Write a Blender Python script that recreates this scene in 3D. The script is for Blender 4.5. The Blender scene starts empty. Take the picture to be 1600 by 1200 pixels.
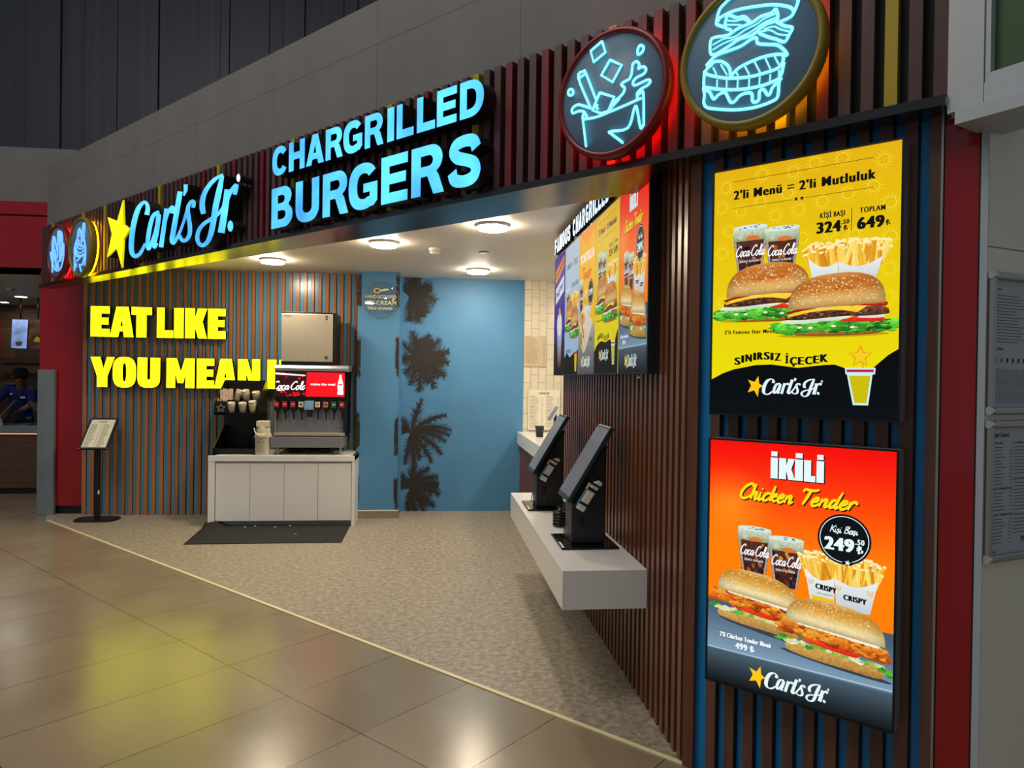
import bpy, bmesh, math, random
from mathutils import Vector, Matrix
from mathutils.geometry import tessellate_polygon

scene = bpy.context.scene
COL = scene.collection
R = random.Random(7)
PI = math.pi

# ------------------------------------------------------------------ camera
FPX, EYE = 1115.0, 1.70
ROLL, PITCH, YAW = 0.0138, math.atan(8 / FPX), math.atan(121 / FPX)
fw0 = Vector((math.sin(YAW), math.cos(YAW), 0)); rt0 = Vector((math.cos(YAW), -math.sin(YAW), 0)); up0 = Vector((0, 0, 1))
fwd = fw0 * math.cos(PITCH) - up0 * math.sin(PITCH)
up1 = up0 * math.cos(PITCH) + fw0 * math.sin(PITCH)
rgt = rt0 * math.cos(ROLL) + up1 * math.sin(ROLL)
upv = up1 * math.cos(ROLL) - rt0 * math.sin(ROLL)
cam_data = bpy.data.cameras.new('camera')
cam_data.sensor_width = 36.0
cam_data.lens = 36.0 * FPX / 1600.0
cam_data.clip_start = 0.05
cam = bpy.data.objects.new('camera', cam_data)
m4 = Matrix((rgt, upv, -fwd)).transposed().to_4x4()
m4.translation = Vector((0, 0, EYE))
cam.matrix_world = m4
COL.objects.link(cam)
scene.camera = cam

# ------------------------------------------------------------------ world, large lights, exposure
scene.view_settings.view_transform = 'Standard'
scene.view_settings.look = 'None'
scene.view_settings.exposure = 0.0
scene.view_settings.gamma = 1.0
scene.view_settings.use_curve_mapping = False
world = bpy.data.worlds.new('mall_ambience'); scene.world = world
world.use_nodes = True
bgn = world.node_tree.nodes['Background']
bgn.inputs[0].default_value = (0.86, 0.93, 1.0, 1)
bgn.inputs[1].default_value = 0.19

def area_light(name, loc, target, size, power, color):
    ld = bpy.data.lights.new(name, 'AREA'); ld.shape = 'RECTANGLE'
    ld.size, ld.size_y = size; ld.energy = power; ld.color = color
    o = bpy.data.objects.new(name, ld); COL.objects.link(o)
    o.location = loc
    o.rotation_euler = (Vector(target) - Vector(loc)).to_track_quat('-Z', 'Y').to_euler()
    return o
# the mall's own ceiling lighting high above the concourse
area_light('mall_ceiling_light', (-4.5, 2.0, 9.0), (-4.0, 3.0, 0), (7, 4), 400, (1.0, 0.93, 0.82))

# ------------------------------------------------------------------ frames
ANG = math.radians(-45.7)                    # the shop front runs 45.7 degrees across the shop's axes
FD = Vector((math.cos(ANG), math.sin(ANG), 0)); FN = Vector((FD.y, -FD.x, 0))
FP = Vector((1.12, 3.04, 0))                 # where the front meets the right-hand wall
def front(s, off, z=0.0):
    return FP + FD * s + FN * off + Vector((0, 0, z))

# ------------------------------------------------------------------ materials
def lin(c):
    return tuple(((x / 255) / 12.92) if x / 255 <= 0.04045 else (((x / 255) + 0.055) / 1.055) ** 2.4 for x in c)
def mat(name, rgb, rough=0.5, metal=0.0, emit=None, estr=1.0, spec=0.5, coat=0.0, noise=None, alpha=None):
    m = bpy.data.materials.new(name); m.use_nodes = True
    nt = m.node_tree; b = nt.nodes['Principled BSDF']
    c = lin(rgb)
    b.inputs['Base Color'].default_value = (*c, 1)
    b.inputs['Roughness'].default_value = rough
    b.inputs['Metallic'].default_value = metal
    b.inputs['Specular IOR Level'].default_value = spec
    b.inputs['Coat Weight'].default_value = coat
    if emit is not None:
        b.inputs['Emission Color'].default_value = (*lin(emit), 1)
        b.inputs['Emission Strength'].default_value = estr
    if noise:                                # (scale, amount, stretch xyz): mottling of the material's own colour
        sc, amt, st = noise
        tc = nt.nodes.new('ShaderNodeTexCoord'); mp = nt.nodes.new('ShaderNodeMapping'); mp.inputs['Scale'].default_value = st
        nz = nt.nodes.new('ShaderNodeTexNoise'); nz.inputs['Scale'].default_value = sc; nz.inputs['Detail'].default_value = 5
        nt.links.new(tc.outputs['Object'], mp.inputs['Vector']); nt.links.new(mp.outputs[0], nz.inputs['Vector'])
        mr = nt.nodes.new('ShaderNodeMapRange'); mr.inputs['From Min'].default_value = 0.3; mr.inputs['From Max'].default_value = 0.7
        mr.inputs['To Min'].default_value = 1 - amt; mr.inputs['To Max'].default_value = 1 + amt
        nt.links.new(nz.outputs['Fac'], mr.inputs['Value'])
        mx = nt.nodes.new('ShaderNodeVectorMath'); mx.operation = 'SCALE'; mx.inputs[0].default_value = c
        nt.links.new(mr.outputs[0], mx.inputs['Scale']); nt.links.new(mx.outputs[0], b.inputs['Base Color'])
        if emit is not None:
            mx2 = nt.nodes.new('ShaderNodeVectorMath'); mx2.operation = 'SCALE'; mx2.inputs[0].default_value = lin(emit)
            nt.links.new(mr.outputs[0], mx2.inputs['Scale']); nt.links.new(mx2.outputs[0], b.inputs['Emission Color'])
    return m

def print_mat(name, strength, rough=0.35, spec=0.5):
    """printed artwork: colours come from the mesh's Col attribute, alpha of it is how grainy the print is; lit from behind if strength > 0"""
    m = bpy.data.materials.new(name); m.use_nodes = True
    nt = m.node_tree; b = nt.nodes['Principled BSDF']
    at = nt.nodes.new('ShaderNodeAttribute'); at.attribute_name = 'Col'
    tc = nt.nodes.new('ShaderNodeTexCoord')
    nz = nt.nodes.new('ShaderNodeTexNoise'); nz.inputs['Scale'].default_value = 95; nz.inputs['Detail'].default_value = 6; nz.inputs['Roughness'].default_value = 0.65
    nt.links.new(tc.outputs['Object'], nz.inputs['Vector'])
    a = nt.nodes.new('ShaderNodeMath'); a.operation = 'SUBTRACT'; a.inputs[1].default_value = 0.5; nt.links.new(nz.outputs['Fac'], a.inputs[0])
    k = nt.nodes.new('ShaderNodeMath'); k.operation = 'MULTIPLY'; nt.links.new(a.outputs[0], k.inputs[0]); nt.links.new(at.outputs['Alpha'], k.inputs[1])
    k2 = nt.nodes.new('ShaderNodeMath'); k2.operation = 'MULTIPLY_ADD'; k2.inputs[1].default_value = 5.0; k2.inputs[2].default_value = 1.0; nt.links.new(k.outputs[0], k2.inputs[0])
    k3 = nt.nodes.new('ShaderNodeMath'); k3.operation = 'MAXIMUM'; k3.inputs[1].default_value = 0.12; nt.links.new(k2.outputs[0], k3.inputs[0])
    s = nt.nodes.new('ShaderNodeVectorMath'); s.operation = 'SCALE'
    nt.links.new(at.outputs['Color'], s.inputs[0]); nt.links.new(k3.outputs[0], s.inputs['Scale'])
    nt.links.new(s.outputs[0], b.inputs['Base Color'])
    if strength > 0:
        nt.links.new(s.outputs[0], b.inputs['Emission Color']); b.inputs['Emission Strength'].default_value = strength
        b.inputs['Base Color'].default_value = (0.004, 0.004, 0.004, 1)
        for l in list(nt.links):
            if l.to_socket == b.inputs['Base Color']: nt.links.remove(l)
    b.inputs['Roughness'].default_value = rough
    b.inputs['Specular IOR Level'].default_value = spec
    return m

MT = {}
MT['slat_brown'] = mat('slat_brown', (100, 68, 58), 0.4, noise=(14, 0.3, (1, 1, 0.06)))
MT['slat_fascia'] = mat('slat_fascia', (76, 52, 52), 0.45, noise=(14, 0.25, (1, 1, 0.06)))
MT['slat_orange'] = mat('slat_orange', (164, 106, 66), 0.24, noise=(14, 0.22, (1, 1, 0.06)))
MT['slat_dark'] = mat('slat_dark', (114, 68, 48), 0.3, noise=(16, 0.3, (1, 1, 0.06)))
MT['slat_red'] = mat('slat_red', (104, 16, 30), 0.45)
MT['slat_yellow'] = mat('slat_yellow', (168, 150, 30), 0.45)
MT['slat_blue'] = mat('slat_blue', (0, 134, 208), 0.3)
MT['panel_teal'] = mat('panel_teal', (92, 148, 178), 0.22)
MT['backing'] = mat('black_backing', (7, 8, 14), 0.6)
MT['black'] = mat('black_paint', (14, 15, 17), 0.4)
MT['black_gloss'] = mat('black_gloss', (12, 13, 16), 0.15)
MT['soffit_black'] = mat('soffit_black', (22, 24, 27), 0.2, spec=0.8)
MT['charcoal'] = mat('charcoal_plastic', (27, 31, 37), 0.42)
MT['concrete'] = mat('concrete_panel', (112, 111, 112), 0.75, noise=(3.0, 0.07, (1, 1, 0.4)))
MT['white'] = mat('white_laminate', (238, 238, 238), 0.25, coat=0.2)
MT['white_matt'] = mat('white_paint', (222, 220, 212), 0.7)
MT['ceiling'] = mat('ceiling_paint', (226, 218, 204), 0.55)
MT['plastic_white'] = mat('white_plastic', (228, 226, 220), 0.4)
MT['steel'] = mat('brushed_steel', (206, 196, 176), 0.42, 0.72, noise=(5, 0.08, (60, 1, 1)))
MT['steel_dark'] = mat('grey_steel', (156, 160, 166), 0.4, 0.75)
MT['chrome'] = mat('chrome', (225, 225, 225), 0.12, 1.0)
MT['alu'] = mat('aluminium', (176, 176, 172), 0.35, 0.9)
MT['brass'] = mat('brass_strip', (240, 228, 180), 0.35)
MT['mural_blue'] = mat('blue_paint', (78, 138, 186), 0.55, noise=(1.6, 0.07, (1, 1, 1)))
MT['palm'] = mat('palm_print', (43, 37, 34), 0.6)
MT['red_gloss'] = mat('red_gloss_panel', (150, 10, 24), 0.12, coat=0.3)
MT['grey_panel'] = mat('grey_panel', (112, 124, 130), 0.4, noise=(9, 0.06, (1, 1, 0.1)))
MT['beige'] = mat('beige_plastic', (198, 190, 168), 0.45)
MT['cup_paper'] = mat('cream_paper_cup', (226, 214, 190), 0.6)
MT['rubber_mat'] = mat('black_rubber', (27, 26, 25), 0.8, noise=(160, 0.25, (1, 0.05, 1)))
MT['paper'] = mat('paper', (232, 226, 208), 0.6)
MT['kitchen_grout'] = mat('skirting_stone', (142, 132, 116), 0.6, noise=(30, 0.15, (1, 1, 1)))
MT['led_white'] = mat('lamp_diffuser', (255, 250, 238), 0.5, emit=(255, 236, 208), estr=150)
MT['print'] = print_mat('printed_surface', 0.0, 0.5)
MT['poster'] = print_mat('backlit_print', 1.0, 0.3, 0.05)
MT['menu'] = print_mat('backlit_menu_print', 0.8, 0.6, 0.05)
MT['letter_blue'] = mat('lit_blue_face', (70, 150, 240), 0.3, emit=(74, 178, 255), estr=1.35, noise=(3.2, 0.42, (1, 1, 1)))
MT['letter_yellow'] = mat('lit_yellow_face', (240, 230, 20), 0.3, emit=(246, 240, 8), estr=3.4, noise=(2.0, 0.05, (1, 1, 1)))
MT['star_yellow'] = mat('lit_star_face', (240, 224, 20), 0.3, emit=(240, 226, 10), estr=1.05)
MT['header_white'] = mat('lit_white_face', (230, 240, 255), 0.3, emit=(205, 232, 255), estr=0.95)
MT['neon_cyan'] = mat('neon_cyan', (150, 240, 255), 0.3, emit=(118, 236, 255), estr=1.5)
MT['neon_blue'] = mat('neon_blue', (110, 170, 255), 0.3, emit=(96, 160, 255), estr=1.4)
MT['sign_plate'] = mat('grey_blue_plate', (88, 112, 132), 0.45, emit=(66, 92, 112), estr=0.28)  # plate itself is unlit; a slight glow is put in as emission
MT['rim_red'] = mat('red_rim', (122, 14, 28), 0.35)
MT['rim_yellow'] = mat('yellow_rim', (140, 118, 26), 0.4)
MT['halo_red'] = mat('red_led', (255, 20, 20), 0.5, emit=(255, 8, 22), estr=14)
MT['halo_yellow'] = mat('yellow_led', (255, 180, 20), 0.5, emit=(255, 176, 10), estr=9)
MT['skin'] = mat('skin', (150, 106, 84), 0.55)
MT['navy'] = mat('navy_cloth', (24, 38, 112), 0.8)
MT['navy_dark'] = mat('navy_cap_cloth', (16, 20, 48), 0.8)
MT['hair'] = mat('dark_hair', (22, 18, 16), 0.7)
MT['led_spot'] = mat('downlight_lens', (255, 255, 250), 0.5, emit=(255, 244, 225), estr=60)
MT['led_warm'] = mat('warm_led', (255, 190, 130), 0.5, emit=(255, 150, 90), estr=2.2)
MT['green_led'] = mat('green_led', (40, 255, 160), 0.5, emit=(20, 255, 150), estr=2.5)
MT['red_matt'] = mat('red_paint', (176, 20, 36), 0.4)
MT['green_panel'] = mat('green_panel', (48, 82, 46), 0.6)
MT['mall_white'] = mat('mall_white_metal', (176, 186, 196), 0.4)
MT['cream'] = mat('cream_panel', (238, 234, 220), 0.3, noise=(1.2, 0.04, (1, 1, 0.3)))
MT['card_green'] = mat('green_card', (30, 110, 70), 0.4)
MT['card_orange'] = mat('orange_card', (216, 120, 40), 0.4)
MT['card_red'] = mat('red_card', (190, 24, 40), 0.4)
MT['card_white'] = mat('pale_card', (214, 214, 190), 0.4)
MT['lever_blue'] = mat('pale_blue_plastic', (130, 170, 214), 0.25)
MT['screen'] = mat('grey_screen', (132, 128, 138), 0.22, spec=0.6)
MT['screen_frame'] = mat('teal_black_bezel', (24, 48, 54), 0.3)
MT['glass_dark'] = mat('dark_wall_cladding', (52, 56, 72), 0.45, noise=(3, 0.25, (3, 3, 0.05)))

def acrylic():
    m = bpy.data.materials.new('clear_acrylic'); m.use_nodes = True
    nt = m.node_tree; nt.nodes.remove(nt.nodes['Principled BSDF'])
    o = nt.nodes['Material Output']
    t = nt.nodes.new('ShaderNodeBsdfTransparent'); t.inputs[0].default_value = (0.97, 0.98, 0.98, 1)
    g = nt.nodes.new('ShaderNodeBsdfGlossy'); g.inputs['Roughness'].default_value = 0.03
    x = nt.nodes.new('ShaderNodeMixShader'); x.inputs[0].default_value = 0.08
    nt.links.new(t.outputs[0], x.inputs[1]); nt.links.new(g.outputs[0], x.inputs[2]); nt.links.new(x.outputs[0], o.inputs['Surface'])
    return m
MT['acrylic'] = acrylic()

def nodes(m):
    nt = m.node_tree
    return nt, nt.nodes['Principled BSDF'], (lambda t, **k: _nn(nt, t, k))
def _nn(nt, t, k):
    n = nt.nodes.new(t)
    for a, v in k.items(): n.inputs[a.replace('_', ' ')].default_value = v
    return n
def ramp(nt, stops):
    r = nt.nodes.new('ShaderNodeValToRGB')
    e = r.color_ramp.elements
    e[0].position, e[0].color = stops[0][0], (*lin(stops[0][1]), 1)
    e[1].position, e[1].color = stops[-1][0], (*lin(stops[-1][1]), 1)
    for p, c in stops[1:-1]:
        q = e.new(p); q.color = (*lin(c), 1)
    return r

def mall_tile():
    m = mat('mall_floor_tile', (140, 124, 106), 0.16)
    nt, b, N = nodes(m)
    tc = N('ShaderNodeTexCoord'); mp = N('ShaderNodeMapping'); mp.inputs['Location'].default_value = (0.70 + 6.07, 0.75 + 12.0, 0)
    nt.links.new(tc.outputs['Object'], mp.inputs['Vector'])
    br = N('ShaderNodeTexBrick'); br.offset = 0.0; br.inputs['Scale'].default_value = 1.0
    br.inputs['Brick Width'].default_value = 0.607; br.inputs['Row Height'].default_value = 1.2
    br.inputs['Mortar Size'].default_value = 0.0028; br.inputs['Mortar Smooth'].default_value = 0.1; br.inputs['Bias'].default_value = 0.0
    br.inputs['Color1'].default_value = (*lin((146, 132, 108)), 1); br.inputs['Color2'].default_value = (*lin((140, 127, 105)), 1); br.inputs['Mortar'].default_value = (*lin((58, 48, 40)), 1)
    nt.links.new(mp.outputs[0], br.inputs['Vector'])
    nz = N('ShaderNodeTexNoise', Scale=1.7, Detail=6.0); nt.links.new(tc.outputs['Object'], nz.inputs['Vector'])
    mr = N('ShaderNodeMapRange'); mr.inputs[1].default_value = 0.3; mr.inputs[2].default_value = 0.7; mr.inputs[3].default_value = 0.9; mr.inputs[4].default_value = 1.1
    nt.links.new(nz.outputs['Fac'], mr.inputs[0])
    sc = N('ShaderNodeVectorMath'); sc.operation = 'SCALE'; nt.links.new(br.outputs['Color'], sc.inputs[0]); nt.links.new(mr.outputs[0], sc.inputs['Scale'])
    nt.links.new(sc.outputs[0], b.inputs['Base Color'])
    rr = N('ShaderNodeMapRange'); rr.inputs[1].default_value = 0.3; rr.inputs[2].default_value = 0.7; rr.inputs[3].default_value = 0.19; rr.inputs[4].default_value = 0.26
    nt.links.new(nz.outputs['Fac'], rr.inputs[0]); nt.links.new(rr.outputs[0], b.inputs['Roughness'])
    b.inputs['Specular IOR Level'].default_value = 0.75
    bp = N('ShaderNodeBump'); bp.inputs['Strength'].default_value = 0.25; bp.inputs['Distance'].default_value = 0.002
    iv = N('ShaderNodeMath'); iv.operation = 'SUBTRACT'; iv.inputs[0].default_value = 1.0; nt.links.new(br.outputs['Fac'], iv.inputs[1])
    nt.links.new(iv.outputs[0], bp.inputs['Height']); nt.links.new(bp.outputs[0], b.inputs['Normal'])
    return m
MT['mall_tile'] = mall_tile()

def terrazzo():
    m = mat('terrazzo_floor', (150, 140, 122), 0.42)
    nt, b, N = nodes(m)
    tc = N('ShaderNodeTexCoord')
    nz = N('ShaderNodeTexNoise', Scale=24.0, Detail=4.0, Roughness=0.6); nt.links.new(tc.outputs['Object'], nz.inputs['Vector'])
    r1 = ramp(nt, [(0.33, (130, 121, 105)), (0.5, (154, 145, 128)), (0.66, (178, 169, 150))]); nt.links.new(nz.outputs['Fac'], r1.inputs[0])
    vo = N('ShaderNodeTexVoronoi', Scale=27.0); nt.links.new(tc.outputs['Object'], vo.inputs['Vector'])
    r2 = ramp(nt, [(0.0, (255, 255, 255)), (0.16, (255, 255, 255)), (0.22, (0, 0, 0))]); nt.links.new(vo.outputs['Distance'], r2.inputs[0])
    r3 = ramp(nt, [(0.0, (112, 98, 80)), (0.35, (150, 138, 116)), (0.7, (192, 182, 160)), (1.0, (206, 198, 178))]); nt.links.new(vo.outputs['Color'], r3.inputs[0])
    mx = N('ShaderNodeMix'); mx.data_type = 'RGBA'
    nt.links.new(r2.outputs[0], mx.inputs[0]); nt.links.new(r1.outputs[0], mx.inputs[6]); nt.links.new(r3.outputs[0], mx.inputs[7])
    mp = N('ShaderNodeMapping'); mp.inputs['Rotation'].default_value = (0, 0, -ANG); mp.inputs['Location'].default_value = (8.0, 8.35, 0)
    nt.links.new(tc.outputs['Object'], mp.inputs['Vector'])
    br = N('ShaderNodeTexBrick'); br.offset = 0.0; br.inputs['Scale'].default_value = 1.0; br.inputs['Brick Width'].default_value = 1.2; br.inputs['Row Height'].default_value = 1.2
    br.inputs['Mortar Size'].default_value = 0.002; br.inputs['Color1'].default_value = (1, 1, 1, 1); br.inputs['Color2'].default_value = (1, 1, 1, 1); br.inputs['Mortar'].default_value = (0.55, 0.52, 0.48, 1)
    nt.links.new(mp.outputs[0], br.inputs['Vector'])
    mu = N('ShaderNodeVectorMath'); mu.operation = 'MULTIPLY'; nt.links.new(mx.outputs[2], mu.inputs[0]); nt.links.new(br.outputs['Color'], mu.inputs[1])
    nt.links.new(mu.outputs[0], b.inputs['Base Color'])
    return m
MT['terrazzo'] = terrazzo()

def tile_wall():
    m = mat('cream_wall_tile', (220, 208, 178), 0.15)
    nt, b, N = nodes(m)
    tc = N('ShaderNodeTexCoord'); sp = N('ShaderNodeSeparateXYZ'); cb = N('ShaderNodeCombineXYZ')
    nt.links.new(tc.outputs['Object'], sp.inputs[0])
    nt.links.new(sp.outputs['Z'], cb.inputs['X']); nt.links.new(sp.outputs['X'], cb.inputs['Y'])
    mp = N('ShaderNodeMapping'); mp.inputs['Location'].default_value = (0.045, 0.066, 0); nt.links.new(cb.outputs[0], mp.inputs['Vector'])
    br = N('ShaderNodeTexBrick'); br.offset = 0.5; br.inputs['Scale'].default_value = 1.0; br.inputs['Brick Width'].default_value = 0.2; br.inputs['Row Height'].default_value = 0.1
    br.inputs['Mortar Size'].default_value = 0.0022; br.inputs['Color1'].default_value = (*lin((226, 219, 200)), 1); br.inputs['Color2'].default_value = (*lin((217, 210, 191)), 1); br.inputs['Mortar'].default_value = (*lin((120, 112, 96)), 1)
    nt.links.new(mp.outputs[0], br.inputs['Vector']); nt.links.new(br.outputs['Color'], b.inputs['Base Color'])
    return m
MT['tile_wall'] = tile_wall()

def planks():
    m = mat('reclaimed_planks', (92, 62, 40), 0.6)
    nt, b, N = nodes(m)
    tc = N('ShaderNodeTexCoord'); sp = N('ShaderNodeSeparateXYZ'); cb = N('ShaderNodeCombineXYZ'); nt.links.new(tc.outputs['Object'], sp.inputs[0])
    nt.links.new(sp.outputs['X'], cb.inputs['X']); nt.links.new(sp.outputs['Z'], cb.inputs['Y'])
    br = N('ShaderNodeTexBrick'); br.inputs['Scale'].default_value = 1.0; br.inputs['Brick Width'].default_value = 0.9; br.inputs['Row Height'].default_value = 0.14; br.inputs['Mortar Size'].default_value = 0.003
    br.inputs['Color1'].default_value = (*lin((104, 72, 48)), 1); br.inputs['Color2'].default_value = (*lin((62, 42, 30)), 1); br.inputs['Mortar'].default_value = (*lin((22, 16, 12)), 1)
    nt.links.new(cb.outputs[0], br.inputs['Vector']); nt.links.new(br.outputs['Color'], b.inputs['Base Color'])
    return m
MT['planks'] = planks()
MT['wood_front'] = mat('brown_wood_front', (84, 60, 46), 0.4, noise=(6, 0.25, (0.3, 1, 5)))

# ------------------------------------------------------------------ mesh helpers
class MB:
    """collects shapes with material names and links them as ONE mesh object"""
    def __init__(s): s.v, s.f, s.m, s.sm = [], [], [], []
    def face(s, pts, m, smooth=False):
        i = len(s.v); s.v += [tuple(p) for p in pts]; s.f.append(list(range(i, i + len(pts)))); s.m.append(m); s.sm.append(smooth); return s
    def raw(s, vs, fs, m, smooth=False):
        i = len(s.v); s.v += [tuple(p) for p in vs]
        for f in fs: s.f.append([i + k for k in f]); s.m.append(m); s.sm.append(smooth)
        return s
    def box(s, a, b, m):
        (x0, y0, z0), (x1, y1, z1) = a, b
        vs = [(x0, y0, z0), (x1, y0, z0), (x1, y1, z0), (x0, y1, z0), (x0, y0, z1), (x1, y0, z1), (x1, y1, z1), (x0, y1, z1)]
        return s.raw(vs, [(3, 2, 1, 0), (4, 5, 6, 7), (0, 1, 5, 4), (1, 2, 6, 5), (2, 3, 7, 6), (3, 0, 4, 7)], m)
    def rbox(s, a, b, m, r=0.006, n=2):
        """box with rounded edges"""
        bm = bmesh.new(); bmesh.ops.create_cube(bm, size=1)
        for v in bm.verts:
            v.co = Vector([a[i] + (v.co[i] + 0.5) * (b[i] - a[i]) for i in range(3)])
        bmesh.ops.bevel(bm, geom=bm.edges[:], offset=r, segments=n, affect='EDGES', profile=0.5)
        bm.verts.index_update(); s.raw([v.co[:] for v in bm.verts], [[v.index for v in f.verts] for f in bm.faces], m); bm.free(); return s
    def prism(s, poly, y0, y1, m, mside=None, axis='Y'):
        """outline in (x, z) pushed from y0 (front) to y1; axis 'Z': outline in (x, y) from z0 to z1; axis 'X': outline in (y, z)"""
        def P(p, d):
            return (p[0], d, p[1]) if axis == 'Y' else ((p[0], p[1], d) if axis == 'Z' else (d, p[0], p[1]))
        tri = tessellate_polygon([[Vector((p[0], p[1], 0)) for p in poly]])
        n = len(poly)
        s.raw([P(p, y0) for p in poly], tri, m); s.raw([P(p, y1) for p in poly], tri, m)
        s.raw([P(p, y0) for p in poly] + [P(p, y1) for p in poly], [(i, (i + 1) % n, n + (i + 1) % n, n + i) for i in range(n)], mside or m)
        return s
    def contour(s, loops, y0, y1, m, mside=None, front_only=False, side_only=False):
        """outline with holes in (x, z); front face at y0, walls back to y1"""
        lv = [[Vector((p[0], p[1], 0)) for p in l] for l in loops]
        tri = tessellate_polygon(lv); flat = [p for l in loops for p in l]
        if not side_only: s.raw([(p[0], y0, p[1]) for p in flat], tri, m)
        if not front_only:
            for l in loops:
                n = len(l); s.raw([(p[0], y0, p[1]) for p in l] + [(p[0], y1, p[1]) for p in l], [(i, (i + 1) % n, n + (i + 1) % n, n + i) for i in range(n)], mside or m)
        return s
    def cyl(s, p0, p1, r0, m, r1=None, n=20, cap=True, smooth=True):
        p0, p1 = Vector(p0), Vector(p1); r1 = r0 if r1 is None else r1
        d = (p1 - p0).normalized(); a = d.orthogonal().normalized(); b = d.cross(a)
        ring = lambda p, r: [p + (a * math.cos(2 * PI * i / n) + b * math.sin(2 * PI * i / n)) * r for i in range(n)]
        A, B = ring(p0, r0), ring(p1, r1)
        s.raw(A + B, [(i, (i + 1) % n, n + (i + 1) % n, n + i) for i in range(n)], m, smooth)
        if cap: s.face(A[::-1], m); s.face(B, m)
        return s
    def lathe(s, prof, c, m, n=28, axis='Z', smooth=True):
        """profile [(r, h)] turned about the axis through c"""
        c = Vector(c); vs = []
        for r, h in prof:
            for i in range(n):
                t = 2 * PI * i / n; x, y = r * math.cos(t), r * math.sin(t)
                vs.append(c + (Vector((x, y, h)) if axis == 'Z' else Vector((x, h, y))))
        fs = [(j * n + i, j * n + (i + 1) % n, (j + 1) * n + (i + 1) % n, (j + 1) * n + i) for j in range(len(prof) - 1) for i in range(n)]
        return s.raw(vs, fs, m, smooth)
    def tube(s, pts, r, m, n=6, closed=False):
        pts = [Vector(p) for p in pts]; k = len(pts)
        if k < 2: return s
        rings = []
        for i, p in enumerate(pts):
            if closed: t = pts[(i + 1) % k] - pts[i - 1]
            else: t = pts[min(i + 1, k - 1)] - pts[max(i - 1, 0)]
            t = t.normalized() if t.length > 1e-9 else Vector((1, 0, 0))
            up = Vector((0, 1, 0)) if abs(t.y) < 0.9 else Vector((0, 0, 1))
            a = t.cross(up).normalized(); b = a.cross(t)
            rr = r[i] if isinstance(r, (list, tuple)) else r
            rings.append([p + (a * math.cos(2 * PI * j / n) + b * math.sin(2 * PI * j / n)) * rr for j in range(n)])
        vs = [q for g in rings for q in g]; lim = k if closed else k - 1
        fs = [(i * n + j, i * n + (j + 1) % n, ((i + 1) % k) * n + (j + 1) % n, ((i + 1) % k) * n + j) for i in range(lim) for j in range(n)]
        s.raw(vs, fs, m, True)
        if not closed: s.face(rings[0][::-1], m); s.face(rings[-1], m)
        return s
    def make(s, name, parent=None, bevel=0):
        me = bpy.data.meshes.new(name); me.from_pydata(s.v, [], s.f)
        names = []
        for k in s.m:
            if k not in names: names.append(k)
        for k in names: me.materials.append(MT[k])
        me.polygons.foreach_set('material_index', [names.index(k) for k in s.m])
        me.polygons.foreach_set('use_smooth', s.sm)
        bm = bmesh.new(); bm.from_mesh(me)
        if len(bm.faces) < 60000:
            bmesh.ops.remove_doubles(bm, verts=bm.verts, dist=1e-6)
            bmesh.ops.recalc_face_normals(bm, faces=bm.faces)
        bm.to_mesh(me); bm.free()
        o = bpy.data.objects.new(name, me); COL.objects.link(o)
        if parent: o.parent = parent
        if bevel:
            md = o.modifiers.new('edge', 'BEVEL'); md.width = bevel; md.segments = 2; md.limit_method = 'ANGLE'
        return o

def thing(name, label, cat, loc=(0, 0, 0), rot=0.0, group=None):
    o = bpy.data.objects.new(name, None); COL.objects.link(o); o.empty_display_size = 0.1
    o.location = loc; o.rotation_euler = (0, 0, rot)
    return tag(o, label, cat, group)
def tag(o, label, cat, group=None):
    o['label'] = label; o['category'] = cat
    if group: o['group'] = group
    return o
def struct(o, label=None, loc=None, rot=None):
    o['kind'] = 'structure'
    if label: o['label'] = label
    if loc is not None: o.location = loc
    if rot is not None: o.rotation_euler = (0, 0, rot)
    return o
def dup(root, loc, rot, label, group=None):
    r = root.copy(); COL.objects.link(r); r.location = loc; r.rotation_euler = (0, 0, rot); r['label'] = label
    if group: r['group'] = group
    for ch in list(root.children):
        c = ch.copy(); COL.objects.link(c); c.parent = r
        for g in ch.children:
            d = g.copy(); COL.objects.link(d); d.parent = c
    return r

def arc(cx, cy, rx, ry, a0, a1, n=10):
    return [(cx + rx * math.cos(math.radians(a0 + (a1 - a0) * i / n)), cy + ry * math.sin(math.radians(a0 + (a1 - a0) * i / n))) for i in range(n + 1)]
def smooth_line(P, k=5, closed=False):
    P = [Vector((p[0], p[1])) for p in P]
    if len(P) < 3: return [tuple(p) for p in P]
    n = len(P); Q = []
    for i in range(n if closed else n - 1):
        if closed: a, b, c, d = P[i - 1], P[i], P[(i + 1) % n], P[(i + 2) % n]
        else: a, b, c, d = (P[i - 1] if i else 2 * P[0] - P[1]), P[i], P[i + 1], (P[i + 2] if i + 2 < n else 2 * P[-1] - P[-2])
        for j in range(k):
            t = j / k; Q.append(tuple(0.5 * ((2 * b) + (c - a) * t + (2 * a - 5 * b + 4 * c - d) * t * t + (3 * b - a - 3 * c + d) * t ** 3)))
    if not closed: Q.append(tuple(P[-1]))
    return Q
def ribbon(P, w):
    """outline of a stroke of width w (number or list) along points P"""
    n = len(P); L, Rr = [], []
    for i in range(n):
        a, b = P[max(i - 1, 0)], P[min(i + 1, n - 1)]
        tx, ty = b[0] - a[0], b[1] - a[1]; l = math.hypot(tx, ty) or 1; tx, ty = tx / l, ty / l
        if isinstance(w, (list, tuple)):
            f = i / (n - 1) * (len(w) - 1); k = min(int(f), len(w) - 2); ww = w[k] + (w[k + 1] - w[k]) * (f - k)
        else: ww = w
        L.append((P[i][0] - ty * ww / 2, P[i][1] + tx * ww / 2)); Rr.append((P[i][0] + ty * ww / 2, P[i][1] - tx * ww / 2))
    return L, Rr
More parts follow.
